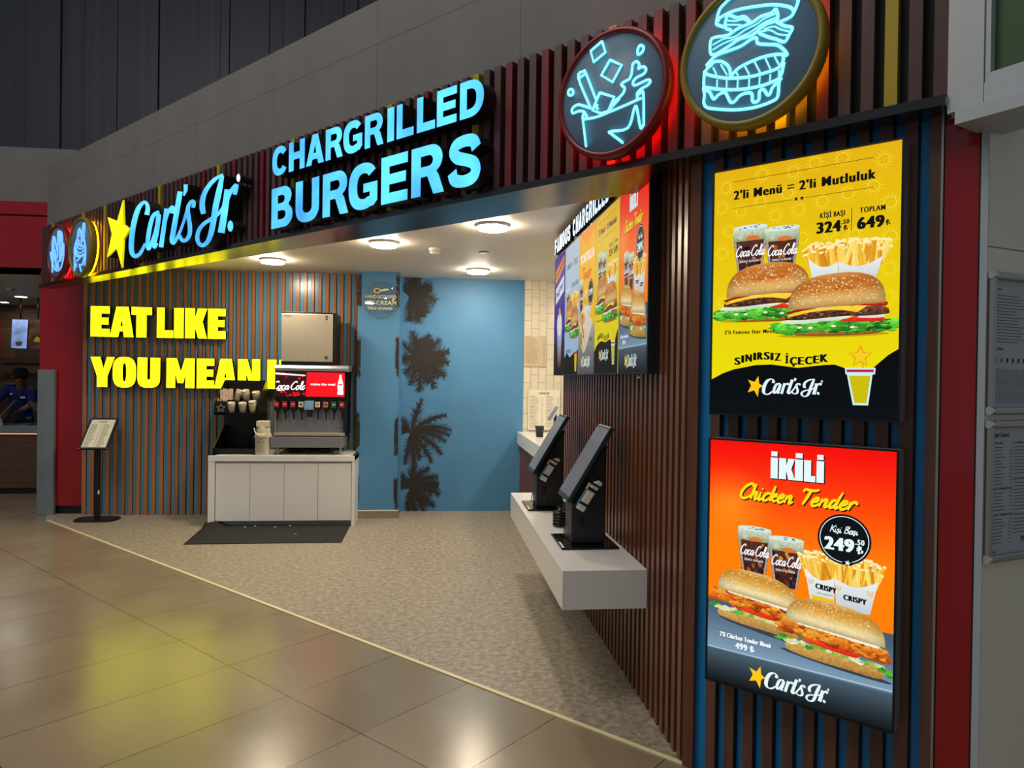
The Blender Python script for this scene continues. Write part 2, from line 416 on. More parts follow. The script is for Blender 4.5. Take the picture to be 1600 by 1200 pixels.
# ------------------------------------------------------------------ sign outlines (metres, relative to each sign)
NEON_DRINK = [[1,[[-0.0454,0.2409],[-0.026,0.1862],[-0.0889,0.159],[-0.1056,0.2138]]],[1,[[-0.0021,0.1453],[0.0585,0.1061],[0.0129,0.0428],[-0.0471,0.0884]]],[1,[[0.1534,0.166],[0.1667,0.1532],[0.1596,0.1351],[0.1409,0.1293],[0.1366,0.1466],[0.1437,0.1638]]],[1,[[-0.2129,0.0677],[-0.1995,0.0568],[-0.2012,0.041],[-0.2157,0.0391],[-0.2265,0.0493],[-0.2241,0.0639]]],[0,[[-0.1011,-0.0469],[-0.1711,0.1099],[-0.1424,0.1319],[-0.1293,0.1178],[-0.0746,-0.0108]]],[0,[[-0.1678,0.1064],[-0.1376,0.1162]]],[1,[[-0.0539,0.0125],[0.022,-0.0251],[-0.0074,-0.0805],[-0.0442,-0.0826],[-0.0914,-0.0587]]],[0,[[-0.0654,-0.0372],[-0.0708,-0.0518],[-0.0613,-0.0587]]],[0,[[-0.1011,-0.0469],[-0.1429,-0.0255],[-0.1754,-0.0136],[-0.2027,-0.0251],[-0.1997,-0.0474],[-0.1651,-0.0445],[-0.1359,-0.0565],[-0.1227,-0.0834]]],[0,[[-0.1451,-0.0827],[-0.1321,-0.0893],[-0.0657,-0.0935],[-0.0042,-0.0864],[0.0735,-0.0759],[0.1573,-0.0628]]],[0,[[-0.1199,-0.2394],[-0.133,-0.1505],[-0.1439,-0.076],[-0.1326,-0.0652],[-0.1195,-0.0815]]],[0,[[0.1383,-0.0582],[0.1399,-0.046],[0.1569,-0.039],[0.1684,-0.0479],[0.1724,-0.1842]]],[0,[[0.0133,-0.0464],[0.0402,-0.0372],[0.0666,-0.0205],[0.0751,0.0004],[0.0582,0.02],[0.0717,0.0294],[0.098,0.0354],[0.1092,0.0579],[0.1144,0.0946],[0.1316,0.1016],[0.1462,0.086],[0.1408,0.0673]]],[0,[[0.1408,0.0673],[0.1635,0.0713],[0.1796,0.057],[0.1697,0.0396],[0.1328,0.0315],[0.1157,0.0157],[0.1247,0.0007],[0.1533,0.0036],[0.1872,0.0085],[0.2014,-0.0011],[0.1904,-0.0133],[0.1538,-0.0242],[0.138,-0.0379],[0.1399,-0.051]]],[0,[[0.0016,-0.0722],[0.0373,-0.0469],[0.0491,-0.0384]]],[0,[[0.1723,-0.1792],[0.1566,-0.1899],[0.1367,-0.0982],[0.1235,-0.1028],[0.094,-0.1775],[0.0034,-0.1738],[0.0096,-0.1855],[0.0703,-0.2381],[0.0616,-0.2486]]]]
NEON_BURGER = [[0,[[-0.0889,0.225],[-0.118,0.202],[-0.1309,0.1561],[-0.1262,0.1437],[-0.1009,0.1274]]],[0,[[-0.0889,0.225],[-0.0491,0.2441],[0.0204,0.244],[0.0923,0.2197],[0.1501,0.1838],[0.1826,0.1487],[0.1888,0.1345],[0.1716,0.0955],[0.1557,0.0842],[0.1193,0.0791]]],[0,[[-0.1241,0.1561],[-0.1152,0.1686],[-0.0569,0.1782],[0.0302,0.1673],[0.1017,0.1505],[0.1551,0.1252],[0.1734,0.1051]]],[1,[[-0.1529,0.0906],[-0.1231,0.095],[-0.0822,0.0894],[-0.038,0.104],[0.0141,0.1094],[0.0479,0.1219],[0.0898,0.1234],[0.1061,0.1326],[0.113,0.0913],[0.0737,0.0869],[0.0487,0.0778],[0.0149,0.0607],[-0.0373,0.0591],[-0.0904,0.0401],[-0.1496,0.0306]]],[0,[[-0.1456,0.0689],[-0.1001,0.0796],[-0.0552,0.075],[-0.0115,0.0897],[0.0314,0.0978],[0.0608,0.1096],[0.1085,0.1154]]],[0,[[-0.1453,0.0491],[-0.0998,0.0622],[-0.0418,0.0668],[0.006,0.0739],[0.04,0.0867],[0.0694,0.0965],[0.11,0.1005]]],[0,[[-0.069,0.1048],[-0.094,0.1253],[-0.0835,0.1673],[-0.0475,0.1475],[-0.0168,0.1422],[0.0053,0.1163],[0.0141,0.1094]]],[0,[[-0.0832,0.1478],[-0.0518,0.136],[-0.021,0.1329],[-0.0011,0.1161]]],[0,[[-0.0897,0.1326],[-0.056,0.1223],[-0.0294,0.1142]]],[0,[[0.1111,0.0816],[0.14,0.0584],[0.1684,0.0437],[0.1587,0.0222],[0.141,-0.0012],[0.108,0.0187],[0.083,0.0322],[0.0512,0.0541],[0.0426,0.063]]],[0,[[0.0614,0.0698],[0.0989,0.0688],[0.1239,0.051],[0.1566,0.033]]],[0,[[0.051,0.0646],[0.0867,0.0581],[0.116,0.0349],[0.1507,0.0205]]],[0,[[-0.1722,-0.007],[-0.131,0.0211],[-0.0722,0.0263],[-0.028,0.0308],[0.0108,0.045],[0.0322,0.0451],[0.039,0.0221],[0.075,0.0076],[0.1125,-0.0053],[0.1374,-0.0288],[0.1519,-0.0533],[0.1377,-0.0494]]],[0,[[-0.1722,-0.007],[-0.1444,-0.0014],[-0.1123,-0.0058],[-0.0848,-0.0262],[-0.0709,-0.0514],[-0.0661,-0.0742],[-0.0354,-0.0523],[0.0251,-0.039],[0.0757,-0.0363],[0.1172,-0.0416],[0.1377,-0.0494]]],[0,[[-0.1443,-0.0079],[-0.1719,-0.0247],[-0.1669,-0.0436],[-0.1066,-0.0723],[-0.0525,-0.0884],[0.0132,-0.099],[0.0768,-0.0989],[0.118,-0.0932],[0.1361,-0.0735],[0.1378,-0.0535]]],[0,[[-0.1789,-0.0272],[-0.1803,-0.0841],[-0.1707,-0.0953],[-0.1058,-0.1193],[-0.0429,-0.1357],[0.0268,-0.1446],[0.0858,-0.1427],[0.1268,-0.1284],[0.1402,-0.0787]]],[0,[[-0.1417,-0.0239],[-0.1275,-0.0539]]],[0,[[-0.1098,-0.0195],[-0.0832,-0.0676]]],[0,[[-0.0485,-0.0595],[-0.0385,-0.0813]]],[0,[[-0.0114,-0.0524],[0.0065,-0.088]]],[0,[[0.0273,-0.0459],[0.0493,-0.0925]]],[0,[[0.0696,-0.045],[0.0891,-0.0897]]],[0,[[0.1041,-0.0462],[0.1199,-0.0793]]],[0,[[-0.1248,-0.0763],[-0.1243,-0.1047]]],[0,[[-0.0846,-0.0887],[-0.0841,-0.1191]]],[0,[[-0.039,-0.1004],[-0.0399,-0.1288]]],[0,[[0.0069,-0.1079],[0.006,-0.1352]]],[0,[[0.0488,-0.1103],[0.0471,-0.1371]]],[0,[[0.0895,-0.1105],[0.0878,-0.1349]]],[0,[[0.1223,-0.1026],[0.1206,-0.1227]]],[0,[[-0.1825,-0.0924],[-0.1773,-0.1245],[-0.1791,-0.1549],[-0.1647,-0.1781],[-0.1137,-0.1964],[-0.0416,-0.2151],[0.0366,-0.2225],[0.1036,-0.2133],[0.1197,-0.1966],[0.123,-0.148],[0.133,-0.1341]]],[0,[[-0.1824,-0.0968],[-0.1564,-0.1164],[-0.1421,-0.144],[-0.1327,-0.1506],[-0.1192,-0.1386],[-0.092,-0.1344],[-0.0781,-0.1572],[-0.0666,-0.1793],[-0.051,-0.1808],[-0.0292,-0.1625],[0.0012,-0.1593],[0.0186,-0.1678],[0.0212,-0.1937],[0.032,-0.2026],[0.0468,-0.1956],[0.0484,-0.1646],[0.0652,-0.1625],[0.0782,-0.1844],[0.0886,-0.1849],[0.0986,-0.1625],[0.1189,-0.147]]]]
NEON_FRIES = [[0,[[-0.1058,-0.2385],[-0.1087,-0.1236],[-0.1588,-0.0038],[-0.1496,0.0088],[-0.1304,-0.0067],[-0.0806,-0.1261],[-0.0234,-0.1849],[0.0231,-0.2023],[0.0958,-0.1986],[0.1755,-0.1495],[0.2172,-0.0385],[0.208,-0.0278]]],[0,[[0.1981,-0.1976],[0.2064,-0.1064]]],[0,[[-0.0995,-0.1177],[-0.1133,0.059],[-0.1056,0.1222],[-0.0772,0.109],[-0.0652,0.0001],[-0.0442,-0.0959]]],[0,[[-0.0889,0.0564],[-0.0878,0.1573],[-0.0656,0.1648],[-0.0408,0.1385],[0.0171,0.0318],[-0.0283,0.0098],[-0.0075,-0.086]]],[0,[[0.0526,0.0746],[0.0496,0.1946],[0.0675,0.2058],[0.0915,0.1896],[0.0889,0.0772]]],[0,[[0.1197,0.0738],[0.1277,0.1853],[0.1489,0.1959],[0.1672,0.1806],[0.1617,0.0429],[0.1083,0.0255]]],[0,[[0.1876,-0.0651],[0.1918,0.0528],[0.2059,0.0578],[0.2151,0.0437],[0.208,-0.0278]]],[0,[[0.0171,0.0318],[0.0527,0.0712],[0.0889,0.0772],[0.1083,0.0255],[0.1023,-0.0965]]],[0,[[0.0443,0.0422],[0.0375,-0.0503],[-0.0075,-0.086],[0.0229,-0.1956]]],[0,[[0.1531,0.0306],[0.1384,-0.0999],[0.0572,-0.1055],[0.0683,-0.1862]]]]
NEON_SHAKE = [[0,[[-0.1257,-0.2258],[-0.129,-0.0912],[-0.1209,-0.0792],[-0.1311,-0.0078],[-0.0907,0.058],[-0.05,0.0979],[-0.035,0.1596],[-0.0026,0.1841],[0.0228,0.1526],[0.0638,0.1477],[0.0946,0.2128],[0.1138,0.2198],[0.1302,0.2083],[0.1204,0.1471],[0.1143,0.0665],[0.1396,0.0199],[0.1578,-0.0693],[0.1369,-0.1983]]],[0,[[0.0638,0.1477],[0.0499,0.0487],[0.0428,0.0054]]],[0,[[0.1204,0.1471],[0.0906,0.0441]]],[0,[[-0.0343,0.1342],[0.0314,0.139]]],[0,[[-0.0337,0.1087],[0.032,0.1137]]],[0,[[-0.0499,0.0916],[-0.0656,0.0552],[-0.0477,0.0025],[0.0354,-0.0253],[0.1324,-0.0168]]],[0,[[-0.0081,0.0741],[-0.0153,0.0306],[0.043,-0.0009],[0.1159,0.0038]]],[0,[[-0.0978,0.0078],[-0.0718,-0.0331],[0.0199,-0.0615],[0.1411,-0.0427]]],[0,[[-0.1139,-0.0224],[-0.0626,-0.0659],[0.0369,-0.0885],[0.1499,-0.0748]]],[0,[[-0.1217,-0.0472],[-0.0789,-0.0833],[0.0044,-0.101]]],[0,[[-0.1208,-0.0824],[-0.0457,-0.0803],[0.0047,-0.1106],[-0.0776,-0.1344]]],[0,[[0.0047,-0.1106],[0.0859,-0.0933],[0.1584,-0.0943]]],[0,[[-0.0805,-0.1532],[-0.0844,-0.1975]]],[0,[[0.049,-0.2471],[0.0062,-0.1739],[0.0719,-0.1862],[0.1346,-0.1044]]]]
LOGO = [["C",[[0.869,0.393],[0.872,0.403],[0.876,0.414],[0.88,0.425],[0.883,0.436],[0.883,0.448],[0.88,0.46],[0.874,0.471],[0.867,0.482],[0.859,0.492],[0.848,0.501],[0.837,0.51],[0.823,0.518],[0.805,0.525],[0.785,0.531],[0.764,0.534],[0.743,0.535],[0.724,0.534],[0.706,0.531],[0.689,0.527],[0.672,0.522],[0.656,0.517],[0.639,0.51],[0.623,0.502],[0.606,0.492],[0.591,0.481],[0.577,0.467],[0.564,0.452],[0.551,0.435],[0.539,0.418],[0.528,0.402],[0.519,0.386],[0.511,0.37],[0.503,0.354],[0.496,0.337],[0.49,0.32],[0.484,0.302],[0.479,0.283],[0.474,0.264],[0.47,0.245],[0.468,0.227],[0.466,0.21],[0.465,0.193],[0.466,0.177],[0.467,0.161],[0.469,0.147],[0.474,0.133],[0.48,0.121],[0.487,0.109],[0.497,0.098],[0.509,0.087],[0.524,0.078],[0.542,0.069],[0.562,0.062],[0.585,0.056],[0.609,0.053],[0.632,0.052],[0.653,0.054],[0.673,0.056],[0.693,0.061],[0.711,0.066],[0.727,0.073],[0.742,0.082],[0.755,0.091],[0.767,0.1],[0.778,0.11],[0.788,0.119],[0.796,0.129],[0.804,0.138],[0.811,0.148],[0.818,0.157],[0.773,0.17],[0.763,0.161],[0.753,0.153],[0.743,0.144],[0.732,0.136],[0.721,0.128],[0.709,0.12],[0.696,0.112],[0.683,0.104],[0.67,0.098],[0.659,0.094],[0.647,0.091],[0.635,0.089],[0.623,0.088],[0.614,0.088],[0.608,0.088],[0.605,0.089],[0.601,0.091],[0.598,0.093],[0.594,0.096],[0.59,0.099],[0.586,0.104],[0.582,0.111],[0.579,0.119],[0.577,0.128],[0.575,0.139],[0.574,0.151],[0.574,0.165],[0.574,0.18],[0.576,0.195],[0.578,0.211],[0.58,0.228],[0.584,0.246],[0.588,0.264],[0.593,0.282],[0.598,0.3],[0.604,0.316],[0.611,0.331],[0.618,0.347],[0.626,0.362],[0.634,0.377],[0.643,0.393],[0.653,0.409],[0.663,0.425],[0.674,0.439],[0.684,0.451],[0.693,0.462],[0.703,0.471],[0.714,0.479],[0.724,0.485],[0.734,0.491],[0.745,0.496],[0.755,0.5],[0.764,0.503],[0.771,0.504],[0.774,0.505],[0.775,0.505],[0.778,0.504],[0.781,0.502],[0.786,0.499],[0.79,0.495],[0.793,0.49],[0.796,0.483],[0.798,0.476],[0.799,0.468],[0.798,0.46],[0.796,0.453],[0.792,0.444],[0.786,0.434],[0.78,0.424],[0.774,0.414]]],["a",[[1.055,0.408],[1.044,0.408],[1.032,0.409],[1.017,0.411],[0.999,0.411],[0.981,0.409],[0.965,0.407],[0.95,0.404],[0.933,0.399],[0.917,0.393],[0.903,0.384],[0.89,0.372],[0.88,0.359],[0.87,0.346],[0.861,0.331],[0.852,0.317],[0.845,0.304],[0.839,0.289],[0.833,0.275],[0.827,0.26],[0.822,0.246],[0.817,0.231],[0.813,0.216],[0.809,0.2],[0.806,0.186],[0.805,0.172],[0.805,0.159],[0.806,0.146],[0.808,0.135],[0.812,0.124],[0.817,0.115],[0.826,0.106],[0.847,0.096],[0.879,0.093],[0.897,0.097],[0.907,0.102],[0.916,0.109],[0.924,0.118],[0.932,0.128],[0.941,0.139],[0.95,0.151],[0.959,0.164],[0.969,0.178],[0.979,0.194],[0.989,0.21],[0.999,0.227],[1.009,0.246],[1.019,0.266],[1.029,0.286],[1.039,0.306],[1.048,0.326],[1.007,0.336],[0.996,0.316],[0.985,0.296],[0.975,0.276],[0.964,0.256],[0.954,0.238],[0.943,0.221],[0.931,0.205],[0.92,0.191],[0.909,0.177],[0.898,0.164],[0.888,0.153],[0.877,0.143],[0.867,0.135],[0.859,0.128],[0.852,0.125],[0.849,0.124],[0.854,0.125],[0.874,0.123],[0.886,0.118],[0.887,0.117],[0.886,0.122],[0.885,0.129],[0.884,0.139],[0.884,0.15],[0.886,0.161],[0.888,0.173],[0.891,0.187],[0.896,0.201],[0.901,0.216],[0.906,0.23],[0.91,0.244],[0.916,0.258],[0.921,0.272],[0.927,0.285],[0.934,0.299],[0.941,0.312],[0.948,0.326],[0.956,0.339],[0.964,0.351],[0.971,0.359],[0.98,0.365],[0.989,0.369],[0.998,0.372],[1.008,0.375],[1.018,0.377],[1.025,0.377],[1.032,0.377],[1.041,0.376],[1.054,0.375],[1.067,0.374]]],["a",[[1.005,0.384],[1.002,0.369],[0.999,0.354],[0.997,0.338],[0.993,0.323],[0.989,0.306],[0.985,0.289],[0.979,0.269],[0.973,0.25],[0.967,0.231],[0.961,0.214],[0.955,0.197],[0.948,0.181],[0.941,0.165],[0.935,0.151],[0.932,0.138],[0.933,0.128],[0.936,0.118],[0.946,0.108],[0.969,0.098],[0.999,0.097],[1.014,0.102],[1.024,0.109],[1.033,0.116],[1.042,0.124],[1.05,0.13],[1.014,0.145],[1.002,0.139],[0.99,0.133],[0.979,0.127],[0.97,0.123],[0.969,0.124],[0.988,0.123],[1.002,0.118],[1.004,0.117],[1.005,0.12],[1.007,0.126],[1.011,0.136],[1.019,0.149],[1.028,0.164],[1.037,0.18],[1.046,0.197],[1.053,0.215],[1.059,0.234],[1.066,0.253],[1.072,0.272],[1.077,0.29],[1.081,0.307],[1.085,0.323],[1.088,0.338],[1.09,0.353],[1.093,0.369]]],["r",[[1.15,0.413],[1.143,0.39],[1.136,0.367],[1.128,0.344],[1.12,0.32],[1.111,0.291],[1.101,0.258],[1.089,0.221],[1.077,0.182],[1.065,0.143],[1.052,0.104],[1.136,0.09],[1.147,0.128],[1.158,0.168],[1.17,0.206],[1.18,0.243],[1.19,0.276],[1.198,0.304],[1.205,0.329],[1.212,0.352],[1.218,0.374],[1.225,0.398]]],["r",[[1.185,0.276],[1.194,0.292],[1.203,0.307],[1.212,0.323],[1.221,0.336],[1.23,0.347],[1.239,0.355],[1.248,0.362],[1.257,0.367],[1.267,0.371],[1.277,0.375],[1.288,0.379],[1.298,0.384],[1.306,0.386],[1.303,0.386],[1.272,0.398],[1.269,0.4],[1.268,0.392],[1.265,0.381],[1.261,0.369],[1.259,0.358],[1.322,0.345],[1.325,0.356],[1.329,0.368],[1.333,0.379],[1.336,0.39],[1.33,0.404],[1.286,0.419],[1.264,0.417],[1.249,0.412],[1.236,0.407],[1.224,0.402],[1.214,0.397],[1.203,0.391],[1.192,0.384],[1.181,0.376],[1.172,0.365],[1.163,0.352],[1.155,0.336],[1.148,0.32],[1.141,0.304],[1.134,0.288]]],["l",[[1.381,0.519],[1.369,0.484],[1.356,0.448],[1.344,0.412],[1.331,0.377],[1.319,0.343],[1.307,0.31],[1.295,0.277],[1.283,0.246],[1.273,0.217],[1.264,0.194],[1.259,0.177],[1.255,0.166],[1.252,0.157],[1.251,0.149],[1.251,0.14],[1.254,0.131],[1.259,0.121],[1.268,0.111],[1.285,0.1],[1.32,0.092],[1.345,0.095],[1.358,0.1],[1.369,0.106],[1.38,0.114],[1.39,0.122],[1.402,0.131],[1.414,0.141],[1.427,0.153],[1.439,0.166],[1.451,0.179],[1.464,0.193],[1.477,0.208],[1.49,0.224],[1.502,0.24],[1.515,0.256],[1.528,0.274],[1.541,0.292],[1.553,0.31],[1.566,0.328],[1.579,0.346],[1.527,0.361],[1.516,0.343],[1.504,0.324],[1.492,0.305],[1.48,0.287],[1.469,0.27],[1.456,0.253],[1.444,0.237],[1.431,0.222],[1.419,0.207],[1.406,0.194],[1.393,0.181],[1.379,0.17],[1.365,0.159],[1.351,0.15],[1.339,0.142],[1.327,0.136],[1.316,0.131],[1.307,0.128],[1.302,0.127],[1.311,0.129],[1.333,0.124],[1.339,0.121],[1.339,0.122],[1.338,0.127],[1.338,0.132],[1.339,0.137],[1.34,0.141],[1.343,0.149],[1.347,0.16],[1.353,0.176],[1.361,0.199],[1.372,0.227],[1.383,0.258],[1.395,0.291],[1.407,0.324],[1.419,0.358],[1.431,0.392],[1.444,0.428],[1.456,0.464],[1.468,0.499]]],["apostrophe",[[1.479,0.557],[1.479,0.548],[1.48,0.538],[1.481,0.528],[1.481,0.52],[1.48,0.512],[1.481,0.504],[1.48,0.496],[1.478,0.488],[1.475,0.479],[1.473,0.47],[1.495,0.463],[1.505,0.469],[1.515,0.475],[1.525,0.482],[1.535,0.489],[1.543,0.497],[1.546,0.507],[1.548,0.517],[1.548,0.527],[1.548,0.536],[1.549,0.546]]],["s",[[1.669,0.342],[1.673,0.349],[1.677,0.357],[1.681,0.366],[1.683,0.374],[1.683,0.384],[1.677,0.393],[1.666,0.402],[1.651,0.409],[1.633,0.415],[1.614,0.416],[1.598,0.415],[1.584,0.411],[1.571,0.407],[1.56,0.401],[1.55,0.395],[1.541,0.389],[1.533,0.382],[1.526,0.373],[1.521,0.363],[1.518,0.351],[1.519,0.338],[1.522,0.323],[1.526,0.307],[1.531,0.292],[1.535,0.278],[1.539,0.264],[1.544,0.251],[1.549,0.239],[1.552,0.227],[1.555,0.215],[1.556,0.203],[1.557,0.191],[1.557,0.179],[1.556,0.169],[1.553,0.16],[1.55,0.152],[1.545,0.144],[1.538,0.138],[1.531,0.132],[1.525,0.128],[1.518,0.125],[1.511,0.122],[1.504,0.121],[1.498,0.12],[1.496,0.12],[1.494,0.12],[1.49,0.122],[1.483,0.125],[1.476,0.129],[1.471,0.133],[1.466,0.136],[1.463,0.14],[1.458,0.145],[1.454,0.152],[1.449,0.158],[1.394,0.155],[1.398,0.149],[1.402,0.143],[1.407,0.136],[1.413,0.128],[1.422,0.12],[1.433,0.114],[1.444,0.107],[1.458,0.101],[1.475,0.095],[1.495,0.091],[1.514,0.09],[1.531,0.091],[1.547,0.093],[1.563,0.097],[1.576,0.102],[1.588,0.108],[1.599,0.115],[1.609,0.124],[1.618,0.134],[1.624,0.144],[1.628,0.156],[1.629,0.169],[1.629,0.183],[1.628,0.196],[1.627,0.209],[1.624,0.222],[1.62,0.235],[1.615,0.248],[1.61,0.26],[1.606,0.273],[1.602,0.287],[1.597,0.302],[1.592,0.317],[1.589,0.33],[1.588,0.341],[1.588,0.349],[1.59,0.357],[1.594,0.363],[1.598,0.369],[1.603,0.374],[1.609,0.379],[1.616,0.383],[1.624,0.387],[1.63,0.389],[1.631,0.389],[1.628,0.389],[1.625,0.39],[1.625,0.39],[1.625,0.389],[1.625,0.389],[1.624,0.386],[1.622,0.38],[1.618,0.373],[1.613,0.365],[1.609,0.357]]],["J",[[1.844,0.277],[1.841,0.285],[1.838,0.294],[1.835,0.301],[1.833,0.308],[1.832,0.317],[1.83,0.327],[1.828,0.338],[1.827,0.349],[1.827,0.36],[1.829,0.371],[1.832,0.382],[1.837,0.394],[1.843,0.406],[1.85,0.417],[1.859,0.428],[1.87,0.438],[1.882,0.448],[1.895,0.457],[1.91,0.466],[1.924,0.473],[1.939,0.481],[1.954,0.487],[1.969,0.493],[1.985,0.498],[2.002,0.503],[2.02,0.508],[2.039,0.512],[2.06,0.517],[2.081,0.521],[2.102,0.525],[2.087,0.54],[2.064,0.539],[2.04,0.538],[2.015,0.536],[1.991,0.534],[1.967,0.531],[1.946,0.527],[1.927,0.521],[1.909,0.516],[1.891,0.509],[1.873,0.502],[1.856,0.493],[1.839,0.484],[1.823,0.475],[1.807,0.464],[1.794,0.453],[1.781,0.441],[1.77,0.429],[1.76,0.416],[1.752,0.402],[1.746,0.389],[1.743,0.375],[1.742,0.362],[1.742,0.348],[1.744,0.336],[1.745,0.324],[1.75,0.313],[1.755,0.303],[1.761,0.294],[1.766,0.286],[1.771,0.278]]],["J",[[2.053,0.533],[2.041,0.512],[2.029,0.49],[2.017,0.469],[2.005,0.447],[1.993,0.426],[1.984,0.405],[1.974,0.383],[1.964,0.361],[1.954,0.339],[1.945,0.317],[1.938,0.294],[1.931,0.27],[1.925,0.247],[1.919,0.225],[1.913,0.205],[1.907,0.186],[1.901,0.168],[1.895,0.152],[1.889,0.137],[1.882,0.123],[1.875,0.109],[1.868,0.097],[1.86,0.086],[1.852,0.076],[1.844,0.069],[1.834,0.063],[1.822,0.058],[1.811,0.055],[1.801,0.053],[1.793,0.052],[1.788,0.053],[1.781,0.055],[1.774,0.058],[1.767,0.061],[1.761,0.066],[1.756,0.072],[1.75,0.079],[1.746,0.089],[1.744,0.098],[1.744,0.107],[1.745,0.116],[1.748,0.126],[1.754,0.136],[1.76,0.145],[1.768,0.153],[1.777,0.161],[1.789,0.168],[1.801,0.174],[1.815,0.181],[1.83,0.186],[1.845,0.191],[1.862,0.195],[1.88,0.199],[1.9,0.202],[1.92,0.207],[1.94,0.211],[1.962,0.215],[1.985,0.219],[2.008,0.224],[2.029,0.23],[2.049,0.237],[2.068,0.245],[2.086,0.254],[2.102,0.264],[2.117,0.276],[2.128,0.29],[2.136,0.305],[2.143,0.321],[2.149,0.336],[2.156,0.351],[2.115,0.362],[2.107,0.348],[2.1,0.332],[2.093,0.317],[2.084,0.304],[2.074,0.293],[2.061,0.283],[2.047,0.275],[2.03,0.267],[2.013,0.26],[1.995,0.254],[1.976,0.249],[1.956,0.245],[1.934,0.241],[1.911,0.238],[1.889,0.234],[1.869,0.23],[1.849,0.227],[1.829,0.223],[1.808,0.219],[1.789,0.213],[1.771,0.207],[1.754,0.2],[1.738,0.192],[1.724,0.184],[1.711,0.174],[1.7,0.164],[1.691,0.152],[1.684,0.14],[1.679,0.128],[1.677,0.116],[1.678,0.103],[1.682,0.09],[1.688,0.078],[1.697,0.066],[1.708,0.055],[1.722,0.045],[1.739,0.036],[1.759,0.029],[1.78,0.024],[1.803,0.022],[1.824,0.022],[1.845,0.025],[1.864,0.029],[1.883,0.035],[1.899,0.043],[1.914,0.053],[1.928,0.064],[1.939,0.076],[1.95,0.088],[1.961,0.102],[1.969,0.117],[1.977,0.133],[1.984,0.15],[1.991,0.167],[1.998,0.186],[2.005,0.207],[2.012,0.229],[2.018,0.252],[2.025,0.275],[2.033,0.296],[2.041,0.318],[2.05,0.339],[2.06,0.36],[2.07,0.382],[2.079,0.404],[2.085,0.427],[2.091,0.45],[2.097,0.473],[2.102,0.496],[2.108,0.518]]],["r",[[2.119,0.419],[2.111,0.389],[2.103,0.36],[2.094,0.33],[2.086,0.3],[2.077,0.269],[2.067,0.238],[2.057,0.206],[2.046,0.174],[2.036,0.142],[2.025,0.11],[2.125,0.09],[2.134,0.122],[2.144,0.154],[2.153,0.186],[2.162,0.218],[2.17,0.249],[2.177,0.28],[2.184,0.31],[2.191,0.34],[2.197,0.37],[2.204,0.4]]],["r",[[2.163,0.293],[2.174,0.307],[2.184,0.323],[2.195,0.337],[2.205,0.35],[2.215,0.361],[2.224,0.368],[2.232,0.374],[2.241,0.379],[2.25,0.383],[2.26,0.388],[2.271,0.393],[2.282,0.399],[2.292,0.403],[2.291,0.404],[2.259,0.417],[2.258,0.416],[2.255,0.406],[2.249,0.392],[2.242,0.376],[2.237,0.362],[2.292,0.348],[2.298,0.361],[2.305,0.376],[2.311,0.391],[2.316,0.404],[2.315,0.418],[2.272,0.436],[2.252,0.432],[2.237,0.426],[2.224,0.42],[2.213,0.415],[2.204,0.41],[2.194,0.404],[2.184,0.397],[2.174,0.389],[2.164,0.379],[2.156,0.366],[2.148,0.352],[2.14,0.336],[2.132,0.32],[2.124,0.305]]],["dot",[[2.246,0.129],[2.243,0.113],[2.235,0.101],[2.222,0.094],[2.207,0.093],[2.191,0.098],[2.177,0.108],[2.168,0.123],[2.165,0.139],[2.168,0.154],[2.176,0.166],[2.189,0.174],[2.205,0.175],[2.22,0.169],[2.234,0.159],[2.243,0.145]]],["mark",[[2.337,0.465],[2.336,0.454],[2.33,0.446],[2.322,0.441],[2.312,0.44],[2.301,0.444],[2.293,0.452],[2.287,0.462],[2.284,0.474],[2.286,0.485],[2.292,0.493],[2.3,0.498],[2.31,0.499],[2.32,0.495],[2.329,0.487],[2.335,0.476]]]]
STAR = [[0.344,0.602],[0.37,0.381],[0.499,0.32],[0.367,0.245],[0.336,-0.009],[0.214,0.184],[0.006,0.121],[0.111,0.323],[0.011,0.491],[0.223,0.428]]
# ------------------------------------------------------------------ the setting
FA = dict(loc=FP, rot=ANG)                   # objects on the shop front: local x runs along it, local -y points out to the concourse
CZ = 2.97
b = MB(); b.face([(-17, -13, -0.003), (8, -13, -0.003), (8, 8, -0.003), (-17, 8, -0.003)], 'mall_tile')
struct(b.make('floor'), 'brown grey polished concourse floor tiles in front of the shop', **FA)
pl = [(1.12, 3.04), (-4.43, 8.73), (-4.62, 9.12), (-4.62, 9.35), (3.7, 9.35), (3.7, 3.2)]
b = MB(); b.prism(pl[::-1], -0.0025, 0.0, 'terrazzo', axis='Z')
struct(b.make('floor_shop'), 'beige speckled terrazzo floor inside the shop')
b = MB()
x = -7.93
while x < -0.02:
    x2 = min(x + 2.4, -0.01); b.box((x, 0.0, -0.002), (x2 - 0.003, 0.024, 0.004), 'brass'); x = x2
struct(b.make('trim_1'), 'pale metal strip between concourse tiles and terrazzo', **FA)

b = MB(); b.prism([(1.30, 2.95), (-4.36, 8.75), (-4.60, 9.1), (-4.60, 9.4), (3.7, 9.4), (3.7, 2.95)], CZ, CZ + 0.08, 'ceiling', axis='Z')
struct(b.make('ceiling'), 'smooth cream shop ceiling with round lamps')

# slatted slogan wall at the back left
b = MB(); b.box((-4.18, 9.03, 0), (-0.93, 9.12, CZ), 'panel_teal')
x = -4.165
while x < -0.96:
    b.box((x, 9.006, 0.0), (x + 0.038, 9.03, CZ), 'slat_orange'); b.box((x + 0.038, 9.024, 0), (x + 0.042, 9.031, CZ), 'backing'); b.box((x + 0.084, 9.024, 0), (x + 0.088, 9.031, CZ), 'backing'); x += 0.088  # thin black strips beside each slat stand in for its shadow
b.box((-0.965, 8.99, 0), (-0.93, 9.03, CZ), 'backing')
struct(b.make('wall_back_slatted'), 'back wall with vertical brown slats over blue panels')

